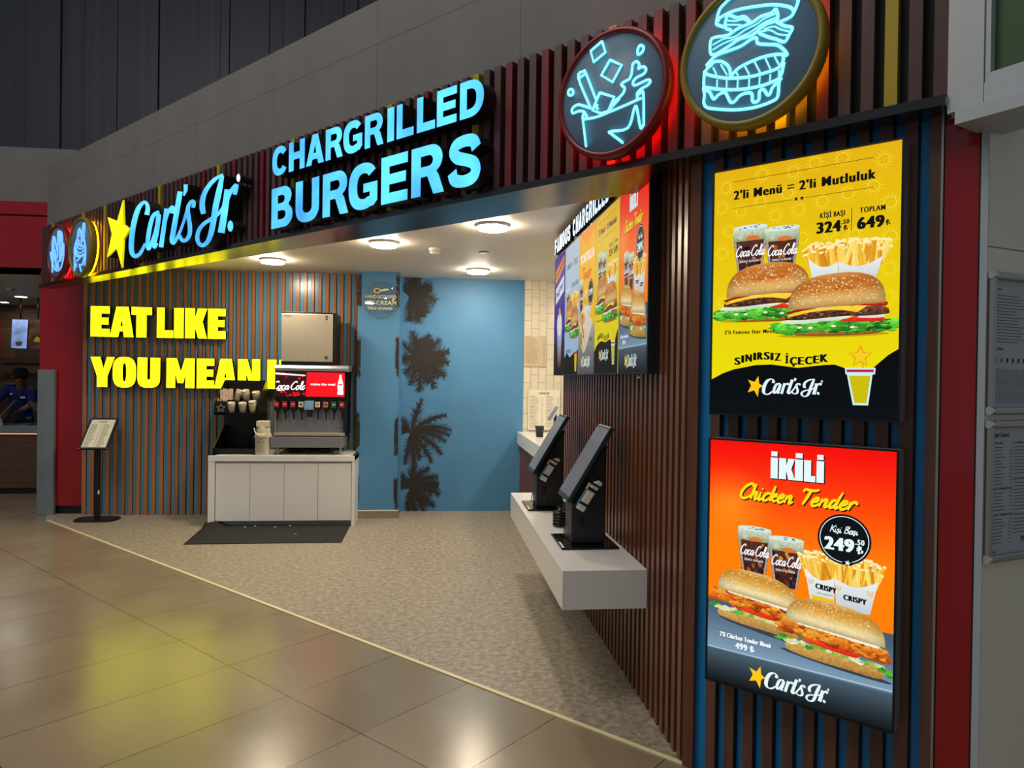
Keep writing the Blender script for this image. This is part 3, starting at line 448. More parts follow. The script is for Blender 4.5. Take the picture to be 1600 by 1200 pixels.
# blue mural wall, pillar and tiled wall
b = MB(); b.box((-0.43, 9.14, 0), (1.14, 9.24, CZ), 'mural_blue'); WB = b
b = MB(); b.box((-0.93, 8.72, 0.09), (-0.43, 9.2, CZ), 'mural_blue'); WP = b
b = MB(); b.box((1.14, 9.145, 0), (3.7, 9.24, CZ), 'tile_wall')
struct(b.make('wall_kitchen'), 'cream brick-shaped wall tiles behind the order counter')
b = MB(); b.box((-0.945, 8.705, 0), (-0.415, 8.74, 0.085), 'kitchen_grout'); b.box((-0.945, 8.70, 0.085), (-0.415, 8.735, 0.095), 'white_matt')
b.prism([(8.70, 0), (9.14, 0), (9.14, 0.02), (8.75, 0.09), (8.70, 0.095)], -0.425, -0.412, 'kitchen_grout', axis='X')
struct(b.make('baseboard_pillar'), 'stone skirting round the blue pillar')
b = MB(); b.box((3.7, 3.0, 0), (3.8, 9.3, CZ), 'white_matt')
struct(b.make('wall_kitchen_side'))

def palm(b, cx, cz, fronds, y, xmin, xmax=99, seed=0, reps=1):
    """silhouette of a palm crown printed on the wall: each frond a bent rib with pointed leaflets"""
    r = random.Random(seed)
    r2 = random.Random(seed + 99)
    def flat(q):
        d = r2.uniform(0, .004); return [(min(max(p[0], xmin), xmax), y - d, p[1]) for p in q]
    for ang, ln, droop, wd in fronds:
        pts = []; a = math.radians(ang); px, pz = cx, cz
        for i in range(29):
            pts.append((px, pz)); a -= math.radians(droop) / 28 * (1 if math.cos(math.radians(ang)) >= 0 else -1)
            px += math.cos(a) * ln / 28; pz += math.sin(a) * ln / 28
        L, Rr = ribbon(pts, [0.018, 0.042, 0.04, 0.006])
        for i in range(len(L) - 1):
            q = [L[i], L[i + 1], Rr[i + 1], Rr[i]]
            if max(p[0] for p in q) > xmin and min(p[0] for p in q) < xmax: b.face(flat(q), 'palm')
        for i in range(3, 29):
            for sd in (1, -1):
                for rep in range(reps):
                    p = pts[i]; q = pts[i - 1]; t = math.atan2(p[1] - q[1], p[0] - q[0]); t2 = t + sd * math.radians(r.uniform(34, 62))
                    l = wd * (0.45 + 0.75 * math.sin(PI * min(1, (i - 1) / 27.0 * 0.85 + 0.12))) * r.uniform(0.75, 1.15)
                    w = 0.008
                    o = (p[0] - math.cos(t) * 0.012 * rep, p[1] - math.sin(t) * 0.012 * rep)
                    tri = [(o[0] - math.cos(t) * w, o[1] - math.sin(t) * w), (o[0] + math.cos(t) * w, o[1] + math.sin(t) * w), (o[0] + math.cos(t2) * l, o[1] + math.sin(t2) * l)]
                    if max(k[0] for k in tri) > xmin + .002 and min(k[0] for k in tri) < xmax - .002 and (xmax < 50 or min(k[0] for k in tri) > xmin - .05): b.face(flat(tri), 'palm')
YM = 9.138
palm(WB, -0.33, 2.72, [(60, .32, 60, .13), (20, .34, 50, .14), (-10, .3, 60, .13), (85, .3, 20, .13), (-50, .34, 40, .13), (-85, .3, 10, .12), (120, .3, 20, .12), (40, .28, 40, .13), (-30, .3, 50, .13), (75, .25, 0, .14), (5, .26, 70, .13)], YM, -0.41, seed=1)
palm(WB, -0.19, 1.93, [(80, .33, 20, .11), (55, .36, 20, .11), (30, .38, 25, .11), (5, .36, 20, .11), (-25, .38, 15, .11), (-55, .4, 15, .11), (-85, .4, 10, .11), (110, .36, -10, .11), (135, .3, 10, .11), (170, .22, 20, .1), (215, .26, 20, .1), (245, .34, 10, .1), (15, .3, 10, .12), (-40, .32, 0, .12), (65, .28, 0, .12), (-10, .28, 0, .12), (-70, .3, 0, .12), (95, .25, 0, .12)], YM, -0.41, seed=2)
palm(WB, -0.29, 1.0, [(78, .44, 10, .08), (48, .5, 40, .08), (32, .52, 55, .09), (12, .46, 50, .09), (-14, .48, 40, .09), (-40, .46, 30, .09), (-80, .5, 10, .08), (-100, .4, 0, .08), (120, .3, 20, .08), (150, .2, 40, .08), (22, .5, 50, .08), (-62, .36, 20, .08)], YM, -0.41, seed=3)
palm(WB, -0.29, 0.29, [(70, .36, 40, .09), (50, .38, 50, .1), (30, .36, 40, .1), (5, .38, 30, .1), (-25, .38, 25, .1), (-50, .36, 20, .1), (-75, .3, 10, .1), (85, .3, 10, .09), (115, .26, 30, .08), (150, .2, 30, .08), (-95, .28, 0, .08), (15, .34, 20, .1), (-38, .3, 10, .1)], YM, -0.41, seed=4)
struct(WB.make('wall_back'), 'blue wall with dark palm silhouettes up its left edge')
for e, (x0, x1, cx) in enumerate(((-0.93, -0.885, -1.07), (-0.475, -0.43, -0.29))):
    for k, (z, n) in enumerate(((2.72, 14), (1.93, 16), (1.0, 14), (0.32, 12))):
        fr = [(i * 360 / n + 7 * k, .2 + .05 * ((i * 7) % 3), 20, .085) for i in range(n)]
        palm(WP, cx, z, fr, 8.719, x0, x1, seed=20 + 5 * e + k, reps=2)
struct(WP.make('wall_pillar'), 'square blue pillar with palm print along its edges')

# right-hand wall of dark slats
b = MB(); b.box((1.145, 3.06, 0), (1.25, 6.16, CZ), 'backing')
y = 3.075
while y < 6.13:
    b.box((1.11, y, 0.0), (1.146, y + 0.044, CZ), 'slat_dark'); y += 0.083
struct(b.make('wall_right'), 'right-hand wall of dark brown vertical slats')

# glossy red column and grey guard panel at the left end
b = MB(); b.box((-4.70, 9.10, 0.10), (-4.185, 9.5, 2.9), 'red_gloss'); b.box((-4.68, 9.13, 0), (-4.2, 9.45, 0.1), 'black')
struct(b.make('wall_left_column'), 'glossy red column at the left end of the shop')
b = MB(); b.rbox((-4.695, 9.045, 0), (-4.505, 9.095, 1.735), 'grey_panel', 0.004)
struct(b.make('trim_2'), 'grey upright guard panel before the red column')

# fascia with coloured slats
b = MB()
b.prism([(-7.86, -0.055), (0.962, -0.055), (0.962, -0.03), (-0.12, -0.03), (-0.44, 0.28), (-1.9, 0.25), (-4.9, 0.10), (-7.86, 0.05)], 2.69, 3.33, 'backing', axis='Z')
b.prism([(-7.87, -0.115), (0.972, -0.115), (0.972, 0.10), (0.0, 0.10), (-0.02, -0.0), (-0.12, -0.03), (-0.44, 0.28), (-1.9, 0.25), (-4.9, 0.10), (-7.87, 0.05)], 2.655, 2.69, 'soffit_black', axis='Z')
Y_ = {-84, -73, -66, -51, -38, -25, -12, -3, 8, 18, 23}; R_ = {0, 3, 11, 13, 20, -8, -20, -22, -35, -45, -30, -56, -60, -79, -15, -41}
k = -88
while True:
    s0 = -1.005 + 0.0775 * k
    if s0 > 0.96: break
    if s0 > -7.85:
        c = 'slat_yellow' if k in Y_ else ('slat_red' if k in R_ else 'slat_fascia')
        b.box((s0, -0.10, 2.69), (s0 + 0.042, -0.054, 3.333), c)
    k += 1
struct(b.make('wall_fascia'), 'sign fascia of dark brown, red and yellow slats', **FA)
# slatted poster wall beneath it at the right end
b = MB(); b.box((0.0, 0.028, 0), (0.95, 0.11, 2.655), 'slat_blue')
b.box((-0.012, 0.0, 0), (0.036, 0.06, 2.655), 'slat_dark')
s0 = 0.094
while s0 < 0.93:
    b.box((s0, 0.0, 0), (s0 + 0.043, 0.03, 2.655), 'slat_brown')
    b.box((s0 + 0.043, 0.012, 0), (s0 + 0.048, 0.03, 2.655), 'backing'); s0 += 0.0815
b.box((0.945, -0.004, 0), (0.953, 0.11, 2.655), 'alu')
struct(b.make('wall_front'), 'front wall of brown slats over blue, behind the two posters', **FA)
# pale grey panels over the fascia
b = MB(); b.box((-7.79, -0.03, 3.335), (1.4, 0.3, 4.02), 'concrete')
for z0, z1 in ((3.335, 3.758), (3.760, 4.03)):
    s = -7.80; n = 0
    while s < 1.4:
        s1 = min(s + 1.142, 1.4); b.box((s, -0.055, z0), (s1 - 0.002, -0.028, z1), 'concrete'); s = s1
struct(b.make('wall_upper'), 'plain grey panels above the sign fascia', **FA)
# tall dark cladding far behind
b = MB(); b.box((-15, 12.1, 4.5), (7, 12.2, 10), 'glass_dark'); r = random.Random(3); x = -15
while x < 7:
    w = r.choice((0.14, 0.22, 0.34, 0.5, 0.62)); d = r.uniform(0.0, 0.11)
    b.box((x + 0.012, 12.1 - 0.05 - d, 4.56), (x + w, 12.12, 10), 'glass_dark'); x += w
b.box((-15, 11.8, 4.44), (7, 12.2, 4.56), 'backing')
struct(b.make('wall_far'), 'tall dark vertical cladding high behind the shop')

# neighbouring outlet on the left: bulkhead, ceiling, back wall
b = MB(); b.box((-16, 9.5, 2.93), (-4.66, 9.62, 3.64), 'red_gloss'); b.box((-16, 9.49, 3.66), (-4.66, 9.62, 3.82), 'red_gloss'); b.box((-16, 9.55, 3.6), (-4.66, 9.62, 3.7), 'black')
struct(b.make('wall_left_bulkhead'), 'glossy dark red bulkhead of the neighbouring outlet')
b = MB(); b.box((-16, 9.52, 3.82), (-4.5, 12.0, 4.5), 'concrete')
struct(b.make('wall_left_ledge'), 'grey ledge above the red bulkhead')
b = MB(); b.box((-16, 9.5, 2.93), (-4.66, 14.6, 3.0), 'ceiling')
struct(b.make('ceiling_left'), 'ceiling of the neighbouring outlet')
b = MB(); b.box((-16, 14.0, 0), (-4.66, 14.1, 2.95), 'planks')
struct(b.make('wall_left'), 'reclaimed plank wall of the neighbouring outlet')
b = MB(); b.box((-4.78, 9.6, 0), (-4.70, 14.0, 2.95), 'backing')
struct(b.make('wall_left_side'))

# neighbour on the right: red jamb, metal post, white wall, white sign box
b = MB(); b.box((0.956, 0.004, 0), (1.060, 0.1, 2.64), 'red_gloss'); b.box((1.060, -0.002, 0), (1.066, 0.1, 2.64), 'black')
struct(b.make('trim_3'), 'glossy red jamb right of the poster wall', **FA)
b = MB(); b.box((1.066, -0.006, 0), (1.088, 0.1, 2.64), 'mall_white')
struct(b.make('trim_4'), 'grey metal post beside the red jamb', **FA)
WA = math.atan2(.322, .947); WL = Vector((1.878, 2.263, 0)); 
b = MB(); b.box((0, 0.0, 0), (1.6, 0.06, 2.176), 'cream'); b.box((0, 0.004, 2.182), (1.6, 0.06, 3.0), 'cream')
struct(b.make('wall_right_neighbour'), 'pale smooth wall right of the red jamb', WL, WA)
NA = math.radians(-63.9); NL = front(0.975, 0.10)
b = MB(); b.box((0, 0.0, 2.626), (0.112, 0.3, 4.0), 'mall_white'); b.box((0.114, 0.0, 2.626), (1.4, 0.3, 2.692), 'mall_white')
b.box((0.114, 0.006, 2.694), (1.4, 0.3, 2.724), 'mall_white'); b.box((0.114, 0.006, 2.72), (0.13, 0.3, 4.0), 'mall_white')
b.box((0.128, 0.035, 2.722), (1.4, 0.3, 4.0), 'green_panel')
b.box((0.04, -0.03, 2.572), (1.4, 0.2, 2.618), 'mall_white')
struct(b.make('wall_right_bulkhead'), 'white metal sign box with a dark green panel', NL, NA)
# ------------------------------------------------------------------ channel letters
def sq(cx, cy, rx, ry, a0, a1, n=10, e=2.4):
    """superellipse arc"""
    o = []
    for i in range(n + 1):
        a = math.radians(a0 + (a1 - a0) * i / n); c, s = math.cos(a), math.sin(a)
        o.append((cx + rx * math.copysign(abs(c) ** (2 / e), c), cy + ry * math.copysign(abs(s) ** (2 / e), s)))
    return o
GLYPH = {
 'C': [sq(.5, .5, .5, .51, 33, 327, 26) + sq(.52, .5, .22, .28, 322, 38, 18)],
 'G': [sq(.5, .5, .5, .51, 36, 296, 24) + [(.86, .04), (.99, .15), (.99, .55), (.52, .55), (.52, .36), (.74, .36), (.74, .26)] + sq(.52, .5, .23, .285, 300, 42, 18)],
 'H': [[(0, 0), (0, 1), (.3, 1), (.3, .62), (.7, .62), (.7, 1), (1, 1), (1, 0), (.7, 0), (.7, .38), (.3, .38), (.3, 0)]],
 'A': [[(0, 0), (.36, 1), (.65, 1), (1, 0), (.70, 0), (.64, .18), (.35, .18), (.29, 0)], [(.41, .38), (.58, .38), (.5, .68)]],
 'R': [[(0, 0), (0, 1), (.55, 1)] + arc(.60, .71, .35, .29, 80, -62, 10) + [(.84, .36), (1, 0), (.69, 0), (.50, .38), (.29, .38), (.29, 0)], [(.29, .58), (.29, .80)] + arc(.54, .69, .13, .11, 90, -90, 8)],
 'B': [[(0, 0), (0, 1), (.55, 1)] + arc(.58, .755, .36, .245, 88, -50, 8) + arc(.60, .28, .40, .28, 55, -88, 10) + [(.55, 0)], [(.30, .60), (.30, .80)] + arc(.50, .70, .14, .10, 90, -90, 6), [(.30, .20), (.30, .42)] + arc(.52, .31, .17, .11, 90, -90, 6)],
 'D': [[(0, 0), (0, 1), (.40, 1)] + sq(.40, .5, .60, .5, 88, -88, 16, 2.2) + [(.40, 0)], [(.29, .22), (.29, .78)] + sq(.38, .5, .32, .28, 90, -90, 12)],
 'E': [[(0, 0), (0, 1), (1, 1), (1, .78), (.31, .78), (.31, .615), (.94, .615), (.94, .40), (.31, .40), (.31, .22), (1, .22), (1, 0)]],
 'L': [[(0, 0), (0, 1), (.33, 1), (.33, .24), (1, .24), (1, 0)]],
 'I': [[(0, 0), (0, 1), (1, 1), (1, 0)]],
 'U': [[(0, 1), (0, .38)] + sq(.5, .38, .5, .39, 182, 358, 16) + [(1, .38), (1, 1), (.70, 1), (.70, .38)] + sq(.5, .36, .20, .15, 358, 182, 10) + [(.30, .38), (.30, 1)]],
 'F': [[(0, 0), (0, 1), (1, 1), (1, .78), (.33, .78), (.33, .6), (.92, .6), (.92, .38), (.33, .38), (.33, 0)]],
 'M': [[(0, 0), (0, 1), (.33, 1), (.5, .4), (.67, 1), (1, 1), (1, 0), (.76, 0), (.76, .68), (.59, 0), (.41, 0), (.24, .68), (.24, 0)]],
 'O': [sq(.5, .5, .5, .51, 0, 352, 28), sq(.5, .5, .21, .28, 0, 350, 20)],
}
_L, _R = ribbon(smooth_line([(.84, .70), (.76, .84), (.52, .885), (.26, .84), (.18, .71), (.30, .59), (.55, .51), (.77, .42), (.83, .28), (.74, .15), (.48, .11), (.22, .17), (.14, .33)]), [.27, .25, .23, .24, .26, .25, .24, .25, .27, .25, .23, .25, .27])
GLYPH['S'] = [_L + _R[::-1]]
HEAVY = {                                    # the fat slogan letters
 'E': [[(0, 0), (0, 1), (1, 1), (1, .765), (.55, .765), (.55, .625), (.94, .625), (.94, .40), (.55, .40), (.55, .255), (1, .255), (1, 0)]],
 'A': [[(0, 0), (.27, 1), (.78, 1), (1, 0), (.60, 0), (.565, .19), (.40, .19), (.35, 0)], [(.44, .36), (.55, .36), (.50, .60)]],
 'T': [[(0, .75), (0, 1), (1, 1), (1, .75), (.74, .75), (.74, 0), (.24, 0), (.24, .75)]],
 'L': [[(0, 0), (0, 1), (.46, 1), (.46, .25), (1, .25), (1, 0)]],
 'I': [[(0, 0), (0, 1), (1, 1), (1, 0)]],
 'K': [[(0, 0), (0, 1), (.44, 1), (.44, .66), (.58, 1), (1, 1), (.79, .56), (1, 0), (.60, 0), (.44, .40), (.44, 0)]],
 'Y': [[(.27, 0), (.27, .36), (0, 1), (.40, 1), (.53, .60), (.68, 1), (1, 1), (.70, .36), (.70, 0)]],
 'O': [sq(.5, .5, .5, .51, 0, 352, 32, 2.9), sq(.5, .5, .085, .31, 0, 350, 20, 2.6)],
 'U': [[(0, 1), (0, .32)] + sq(.5, .32, .5, .33, 182, 358, 16, 2.7) + [(1, .32), (1, 1), (.57, 1), (.57, .30)] + sq(.5, .32, .07, .06, 350, 190, 6) + [(.43, .30), (.43, 1)]],
 'M': [[(0, 0), (0, 1), (.36, 1), (.51, .55), (.66, 1), (1, 1), (1, 0), (.68, 0), (.68, .52), (.60, .16), (.40, .16), (.31, .52), (.31, 0)]],
 'N': [[(0, 0), (0, 1), (.42, 1), (.64, .44), (.64, 1), (1, 1), (1, 0), (.58, 0), (.37, .55), (.37, 0)]],
}
def channel(parent, glyphs, ch, x0, x1, z0, z1, y0, y1, face, side='backing', name='letter'):
    """one lit letter: dark box body with a glowing face let into it"""
    L = [[(x0 + p[0] * (x1 - x0), z0 + p[1] * (z1 - z0)) for p in l] for l in glyphs[ch]]
    b = MB(); b.contour(L, y0, y1, side, side_only=True); b.contour(L, y1, y1, side, front_only=True)
    o = b.make(name, parent)
    f = MB(); f.contour(L, y0 - 0.0006, y0 + 0.002, face)
    f.make('lit_face', o)
    return o

t = thing('sign_lettering', 'glowing blue CHARGRILLED BURGERS letters on the slatted fascia', 'sign', FP, ANG)
for ch, a, c in [('C', -3.009, -2.831), ('H', -2.811, -2.633), ('A', -2.614, -2.425), ('R', -2.405, -2.232), ('G', -2.225, -2.043), ('R', -2.018, -1.85), ('I', -1.814, -1.757), ('L', -1.734, -1.592), ('L', -1.565, -1.422), ('E', -1.407, -1.26), ('D', -1.235, -1.067)]:
    channel(t, GLYPH, ch, a, c, 3.06, 3.253, -0.20, -0.10, 'letter_blue')
for ch, a, c in [('B', -3.013, -2.764), ('U', -2.727, -2.469), ('R', -2.43, -2.171), ('G', -2.167, -1.896), ('E', -1.863, -1.638), ('R', -1.605, -1.348), ('S', -1.322, -1.075)]:
    channel(t, GLYPH, ch, a, c, 2.704, 2.976, -0.20, -0.10, 'letter_blue')

# script name sign with its star
LX, LZ = -5.761, 2.66
t = thing('name_sign', 'glowing blue script name sign with yellow star on the fascia', 'sign', FP, ANG)
b = MB(); st = [(LX + p[0], LZ + p[1]) for p in STAR]
b.contour([st], -0.205, -0.10, 'backing', side_only=True); b.contour([st], -0.11, -0.10, 'backing', front_only=True)
o = b.make('star', t); o['label'] = 'yellow five-pointed star'
f = MB(); f.contour([st], -0.204, -0.19, 'star_yellow'); f.make('lit_face', o)
last, bb, ff = None, None, None
i = 0
def strip_faces(b, poly, y, m):
    n = len(poly) // 2; L, Rr = poly[:n], poly[n:][::-1]
    for k in range(n - 1): b.face([(L[k][0], y, L[k][1]), (L[k + 1][0], y, L[k + 1][1]), (Rr[k + 1][0], y, Rr[k + 1][1]), (Rr[k][0], y, Rr[k][1])], m)
lettergroups = [('C', [0]), ('a', [1, 2]), ('r', [3, 4]), ('l', [5]), ('apostrophe', [6]), ('s', [7]), ('J', [8, 9]), ('r', [10, 11]), ('dot', [12]), ('mark', [13])]
for nm, idx in lettergroups:
    bb, ff = MB(), MB()
    for k in idx:
        P = [(LX + p[0], LZ + p[1]) for p in LOGO[k][1]]
        yf = -0.2 - 0.0006 * (k % 3)
        n = len(P)
        bb.raw([(p[0], yf + 0.002, p[1]) for p in P] + [(p[0], -0.10, p[1]) for p in P], [(q, (q + 1) % n, n + (q + 1) % n, n + q) for q in range(n)], 'backing')
        if nm in ('dot', 'mark'): ff.face([(p[0], yf, p[1]) for p in P], 'letter_blue' if nm == 'dot' else 'header_white')
        else: strip_faces(ff, P, yf, 'letter_blue')
    o = bb.make('letter' if nm not in ('dot', 'mark', 'apostrophe') else {'dot': 'full_stop', 'mark': 'round_mark', 'apostrophe': 'apostrophe'}[nm], t)
    ff.make('lit_face', o)

# slogan on the slatted back wall
t = thing('slogan_sign', 'big glowing yellow slogan letters on the slatted back wall', 'sign')
def zoomx(px): return -4.047 + (px - 37.0) / (1090 - 37.0) * (-2.513 + 4.047)
for ch, a, c in [('E', 35, 180), ('A', 183, 365), ('T', 350, 507), ('L', 548, 675), ('I', 683, 757), ('K', 770, 942), ('E', 950, 1090)]:
    channel(t, HEAVY, ch, zoomx(a), zoomx(c), 2.134, 2.492, 8.93, 8.995, 'letter_yellow')
for ch, a, c in [('Y', 37, 222), ('O', 208, 388), ('U', 400, 575), ('M', 627, 847), ('E', 865, 1003), ('A', 1005, 1180), ('N', 1193, 1370), ('I', 1430, 1502), ('T', 1526, 1680)]:
    channel(t, HEAVY, ch, zoomx(a), zoomx(c), 1.538, 1.892, 8.93, 8.995, 'letter_yellow')

# four round neon signs with coloured rims, lit from behind
def neon(label, c, Rd, lines, tube_mat, rim, halo, rt=0.0055, rimw=0.031, thin=()):
    t = thing('neon_sign', label, 'sign', FP, ANG)
    cx, cz = c
    def ring(prof, m, nm, par=t):
        b = MB(); b.lathe(prof, (cx, 0, cz), m, 56, axis='Y'); return b.make(nm, par)
    p = ring([(0.0001, -0.196), (Rd - rimw, -0.196), (Rd - rimw, -0.17), (0.0001, -0.17)], 'sign_plate', 'face_plate')
    ring([(Rd - rimw, -0.19), (Rd - rimw + 0.006, -0.208), (Rd - 0.008, -0.208), (Rd, -0.195), (Rd, -0.15), (Rd - 0.012, -0.142), (Rd - rimw, -0.15), (Rd - rimw, -0.19)], rim, 'rim')
    ring([(Rd - 0.02, -0.142), (Rd - 0.02, -0.124), (Rd - 0.035, -0.124), (Rd - 0.035, -0.142)], halo, 'led_strip')
    bb = MB(); bb.cyl((cx, -0.17, cz), (cx, -0.09, cz), Rd * 0.45, 'backing', n=24); bb.make('mount', t)
    b = MB()
    r0 = rt
    for li, (closed, pl) in enumerate(lines):
        rt = r0 * (0.5 if li in thin or (thin and len(pl) == 2) else 1.0)
        P = smooth_line(pl, 4, closed) if (len(pl) > 5 or not closed) and len(pl) > 3 else pl
        inside = lambda q: math.hypot(q[0], q[1]) < Rd - 0.034
        run = []
        for q in list(P) + ([P[0]] if closed else []):
            if inside(q): run.append((cx + q[0], -0.202, cz + q[1]))
            else:
                if len(run) > 1: b.tube(run, rt, tube_mat, 6)
                run = []
        if len(run) > 1: b.tube(run, rt, tube_mat, 6)
    b.make('neon_tube', t)
    return t
neon('round red-rimmed neon sign of a splashing drink cup', (-0.31, 2.98), 0.287, NEON_DRINK, 'neon_cyan', 'rim_red', 'halo_red', 0.006)
neon('round yellow-rimmed neon sign of a stacked bacon burger', (0.315, 2.985), 0.29, NEON_BURGER, 'neon_cyan', 'rim_yellow', 'halo_yellow', 0.0062, 0.031, (4, 5, 7, 8, 10, 11))
neon('small far red-rimmed neon sign of a pack of fries', (-7.06, 2.965), 0.285, NEON_FRIES, 'neon_blue', 'rim_red', 'halo_red', 0.008)
neon('small far yellow-rimmed neon sign of a milk shake cup', (-6.427, 2.947), 0.295, NEON_SHAKE, 'neon_blue', 'rim_yellow', 'halo_yellow', 0.0075)

# ceiling lamps and fittings
def lamp(x, y, label):
    t = thing('ceiling_lamp', label, 'lamp', (x, y, CZ), 0, 'round lamps on the shop ceiling')
    b = MB(); b.lathe([(0.0001, 0), (0.132, 0), (0.136, -0.012), (0.134, -0.022), (0.126, -0.024)], (0, 0, 0), 'plastic_white', 40); b.make('lamp_body', t)
    b = MB(); b.lathe([(0.127, -0.02), (0.126, -0.034), (0.118, -0.043), (0.06, -0.049), (0.0001, -0.05)], (0, 0, 0), 'led_white', 40); b.make('diffuser', t)
    return t
lamp(-1.774, 8.036, 'round ceiling lamp over the drink machines, partly cut by the fascia')
lamp(-0.489, 6.806, 'round ceiling lamp between the fascia and the smoke detector')
lamp(0.461, 5.88, 'largest round ceiling lamp, nearest the menu board')
lamp(0.487, 8.323, 'small round ceiling lamp before the blue wall')
lamp(2.3, 7.7, 'round ceiling lamp over the tiled kitchen'); lamp(2.3, 5.4, 'round ceiling lamp deep in the kitchen')
t = thing('smoke_detector', 'small white smoke detector on the shop ceiling', 'detector', (-0.017, 7.052, CZ))
b = MB(); b.lathe([(0.0001, 0), (0.055, 0), (0.055, -0.02), (0.05, -0.024)], (0, 0, 0), 'plastic_white', 24); b.make('base', t)
b = MB(); b.lathe([(0.049, -0.022), (0.047, -0.042), (0.036, -0.055), (0.0001, -0.058)], (0, 0, 0), 'plastic_white', 24); b.make('sensor_head', t)
b = MB()
for k in range(10):
    a = 2 * PI * k / 10; b.box((math.cos(a) * .048 - .006, math.sin(a) * .048 - .006, -0.037), (math.cos(a) * .048 + .006, math.sin(a) * .048 + .006, -0.03), 'black')
b.make('vent_slot', t)
t = thing('ceiling_vent', 'small dark oval vent in the shop ceiling', 'vent', (0.475, 7.175, CZ))
b = MB(); b.lathe([(0.0001, -0.006), (0.048, -0.006), (0.055, -0.002), (0.055, 0.0)], (0, 0, 0), 'charcoal', 24); b.make('grille', t)
# ------------------------------------------------------------------ flat print helper: text
def text_geo(s, bold=0.0, space=1.0):
    """outline of a line of text: (vertices, faces, width, cap height) in font units"""
    c = bpy.data.curves.new('line', 'FONT'); c.body = s; c.size = 1.0; c.space_character = space; c.offset = bold; c.resolution_u = 3
    o = bpy.data.objects.new('line', c); COL.objects.link(o)
    dg = bpy.context.evaluated_depsgraph_get()
    me = bpy.data.meshes.new_from_object(o.evaluated_get(dg))
    vs = [(v.co.x, v.co.y) for v in me.vertices]; fs = [list(p.vertices) for p in me.polygons]
    bpy.data.objects.remove(o); bpy.data.curves.remove(c); bpy.data.meshes.remove(me)
    return vs, fs
TC = {}
def fit_text(s, x0, x1, z0, cap, bold=0.0, space=1.0):
    """text laid on baseline z0 between x0 and x1 with the given capital height"""
    k = (s, bold, space)
    if k not in TC: TC[k] = text_geo(s, bold, space)
    vs, fs = TC[k]
    if not vs: return [], []
    mn, mx = min(v[0] for v in vs), max(v[0] for v in vs)
    sx = (x1 - x0) / (mx - mn); sz = cap / 0.70
    return [(x0 + (v[0] - mn) * sx, z0 + v[1] * sz) for v in vs], fs

def paper_lines(b, x0, x1, z0, z1, y, n, m, seed, heads=()):
    """rows of unreadably small print"""
    r = random.Random(seed); h = (z1 - z0) / n
    for i in range(n):
        z = z1 - (i + 0.6) * h
        l = (x1 - x0) * (r.uniform(0.45, 0.72) if i not in heads else 0.4)
        t = h * (0.2 if i not in heads else 0.34)
        b.face([(x0, y, z), (x0 + l, y, z), (x0 + l, y, z + t), (x0, y, z + t)], m)
        if i not in heads: b.face([(x1 - (x1 - x0) * .1, y, z), (x1, y, z), (x1, y, z + t), (x1 - (x1 - x0) * .1, y, z + t)], m)

def name_logo(b, x, z, w, y, star_m, text_m):
    """star and script name, w wide, lower left corner at x, z"""
    k = w / 2.56
    st = [(x + p[0] * k, z + p[1] * k) for p in STAR]
    b.contour([st], y, y, star_m, front_only=True)
    for nm, pl in LOGO:
        P = [(x + p[0] * k, z + p[1] * k) for p in pl]
        if nm in ('dot', 'mark'): b.face([(p[0], y, p[1]) for p in P], text_m)
        else: strip_faces(b, P, y - 0.0001, text_m)
MT['ink'] = mat('dark_ink', (84, 80, 76), 0.7)
MT['ink_black'] = mat('black_ink', (24, 24, 24), 0.7)
MT['star_ink'] = mat('yellow_ink', (228, 196, 30), 0.6)
MT['gold_ink'] = mat('gold_ink', (250, 230, 140), 0.4)
MT['pale_ink'] = mat('white_ink', (236, 240, 240), 0.5)

# ------------------------------------------------------------------ white drinks cabinet
t = thing('cabinet', 'white four-door cabinet under the drink machines', 'cabinet', (0, 0, 0))
b = MB(); b.rbox((-2.50, 8.27, 0), (-2.43, 8.96, 0.80), 'white', .003); b.rbox((-0.925, 8.27, 0), (-0.895, 8.96, 0.80), 'white', .003)
b.box((-2.43, 8.40, 0.05), (-0.925, 8.95, 0.73), 'white_matt'); b.make('body', t)
b = MB(); b.rbox((-2.50, 8.265, 0.735), (-0.895, 8.96, 0.80), 'white', .003); b.make('worktop', t)
b = MB(); b.box((-2.43, 8.33, 0), (-0.925, 8.4, 0.055), 'alu'); b.make('plinth', t)
b = MB(); b.box((-2.43, 8.30, 0.715), (-0.925, 8.34, 0.733), 'alu'); b.make('finger_rail', t)
dx = (2.425 - 0.928) / 4
for k in range(4):
    x = -2.425 + dx * k; b = MB(); b.rbox((x + .002, 8.288, 0.06), (x + dx - .002, 8.306, 0.712), 'white', .002); b.make('door', t)

# ------------------------------------------------------------------ soda dispenser
MT['cola_red'] = mat('backlit_red_panel', (214, 10, 24), 0.2, emit=(232, 14, 30), estr=0.75)
MT['cola_dark'] = mat('backlit_dark_panel', (34, 8, 10), 0.2, emit=(44, 8, 12), estr=0.8)
MT['cola_white'] = mat('backlit_white_print', (240, 240, 240), 0.3, emit=(245, 245, 250), estr=0.95)
t = thing('soda_dispenser', 'drink dispenser with red lit banner on the white cabinet', 'drink dispenser', (-1.81, 8.38, 0.80))
W = 0.79
b = MB(); b.box((0.012, 0.10, 0.22), (W - .012, 0.52, 0.96), 'black'); b.rbox((W - .02, 0.0, 0.21), (W, 0.53, 0.965), 'black', .003)
b.rbox((0, 0.0, 0.21), (0.02, 0.53, 0.965), 'steel_dark', .003); b.make('body', t)
b = MB(); b.prism([(0.0, .955), (0.0, .99), (0.02, 1.02), (0.06, 1.03), (0.53, 1.03), (0.53, .955)], -0.006, W + .03, 'steel_dark', axis='X'); b.make('top_cover', t)
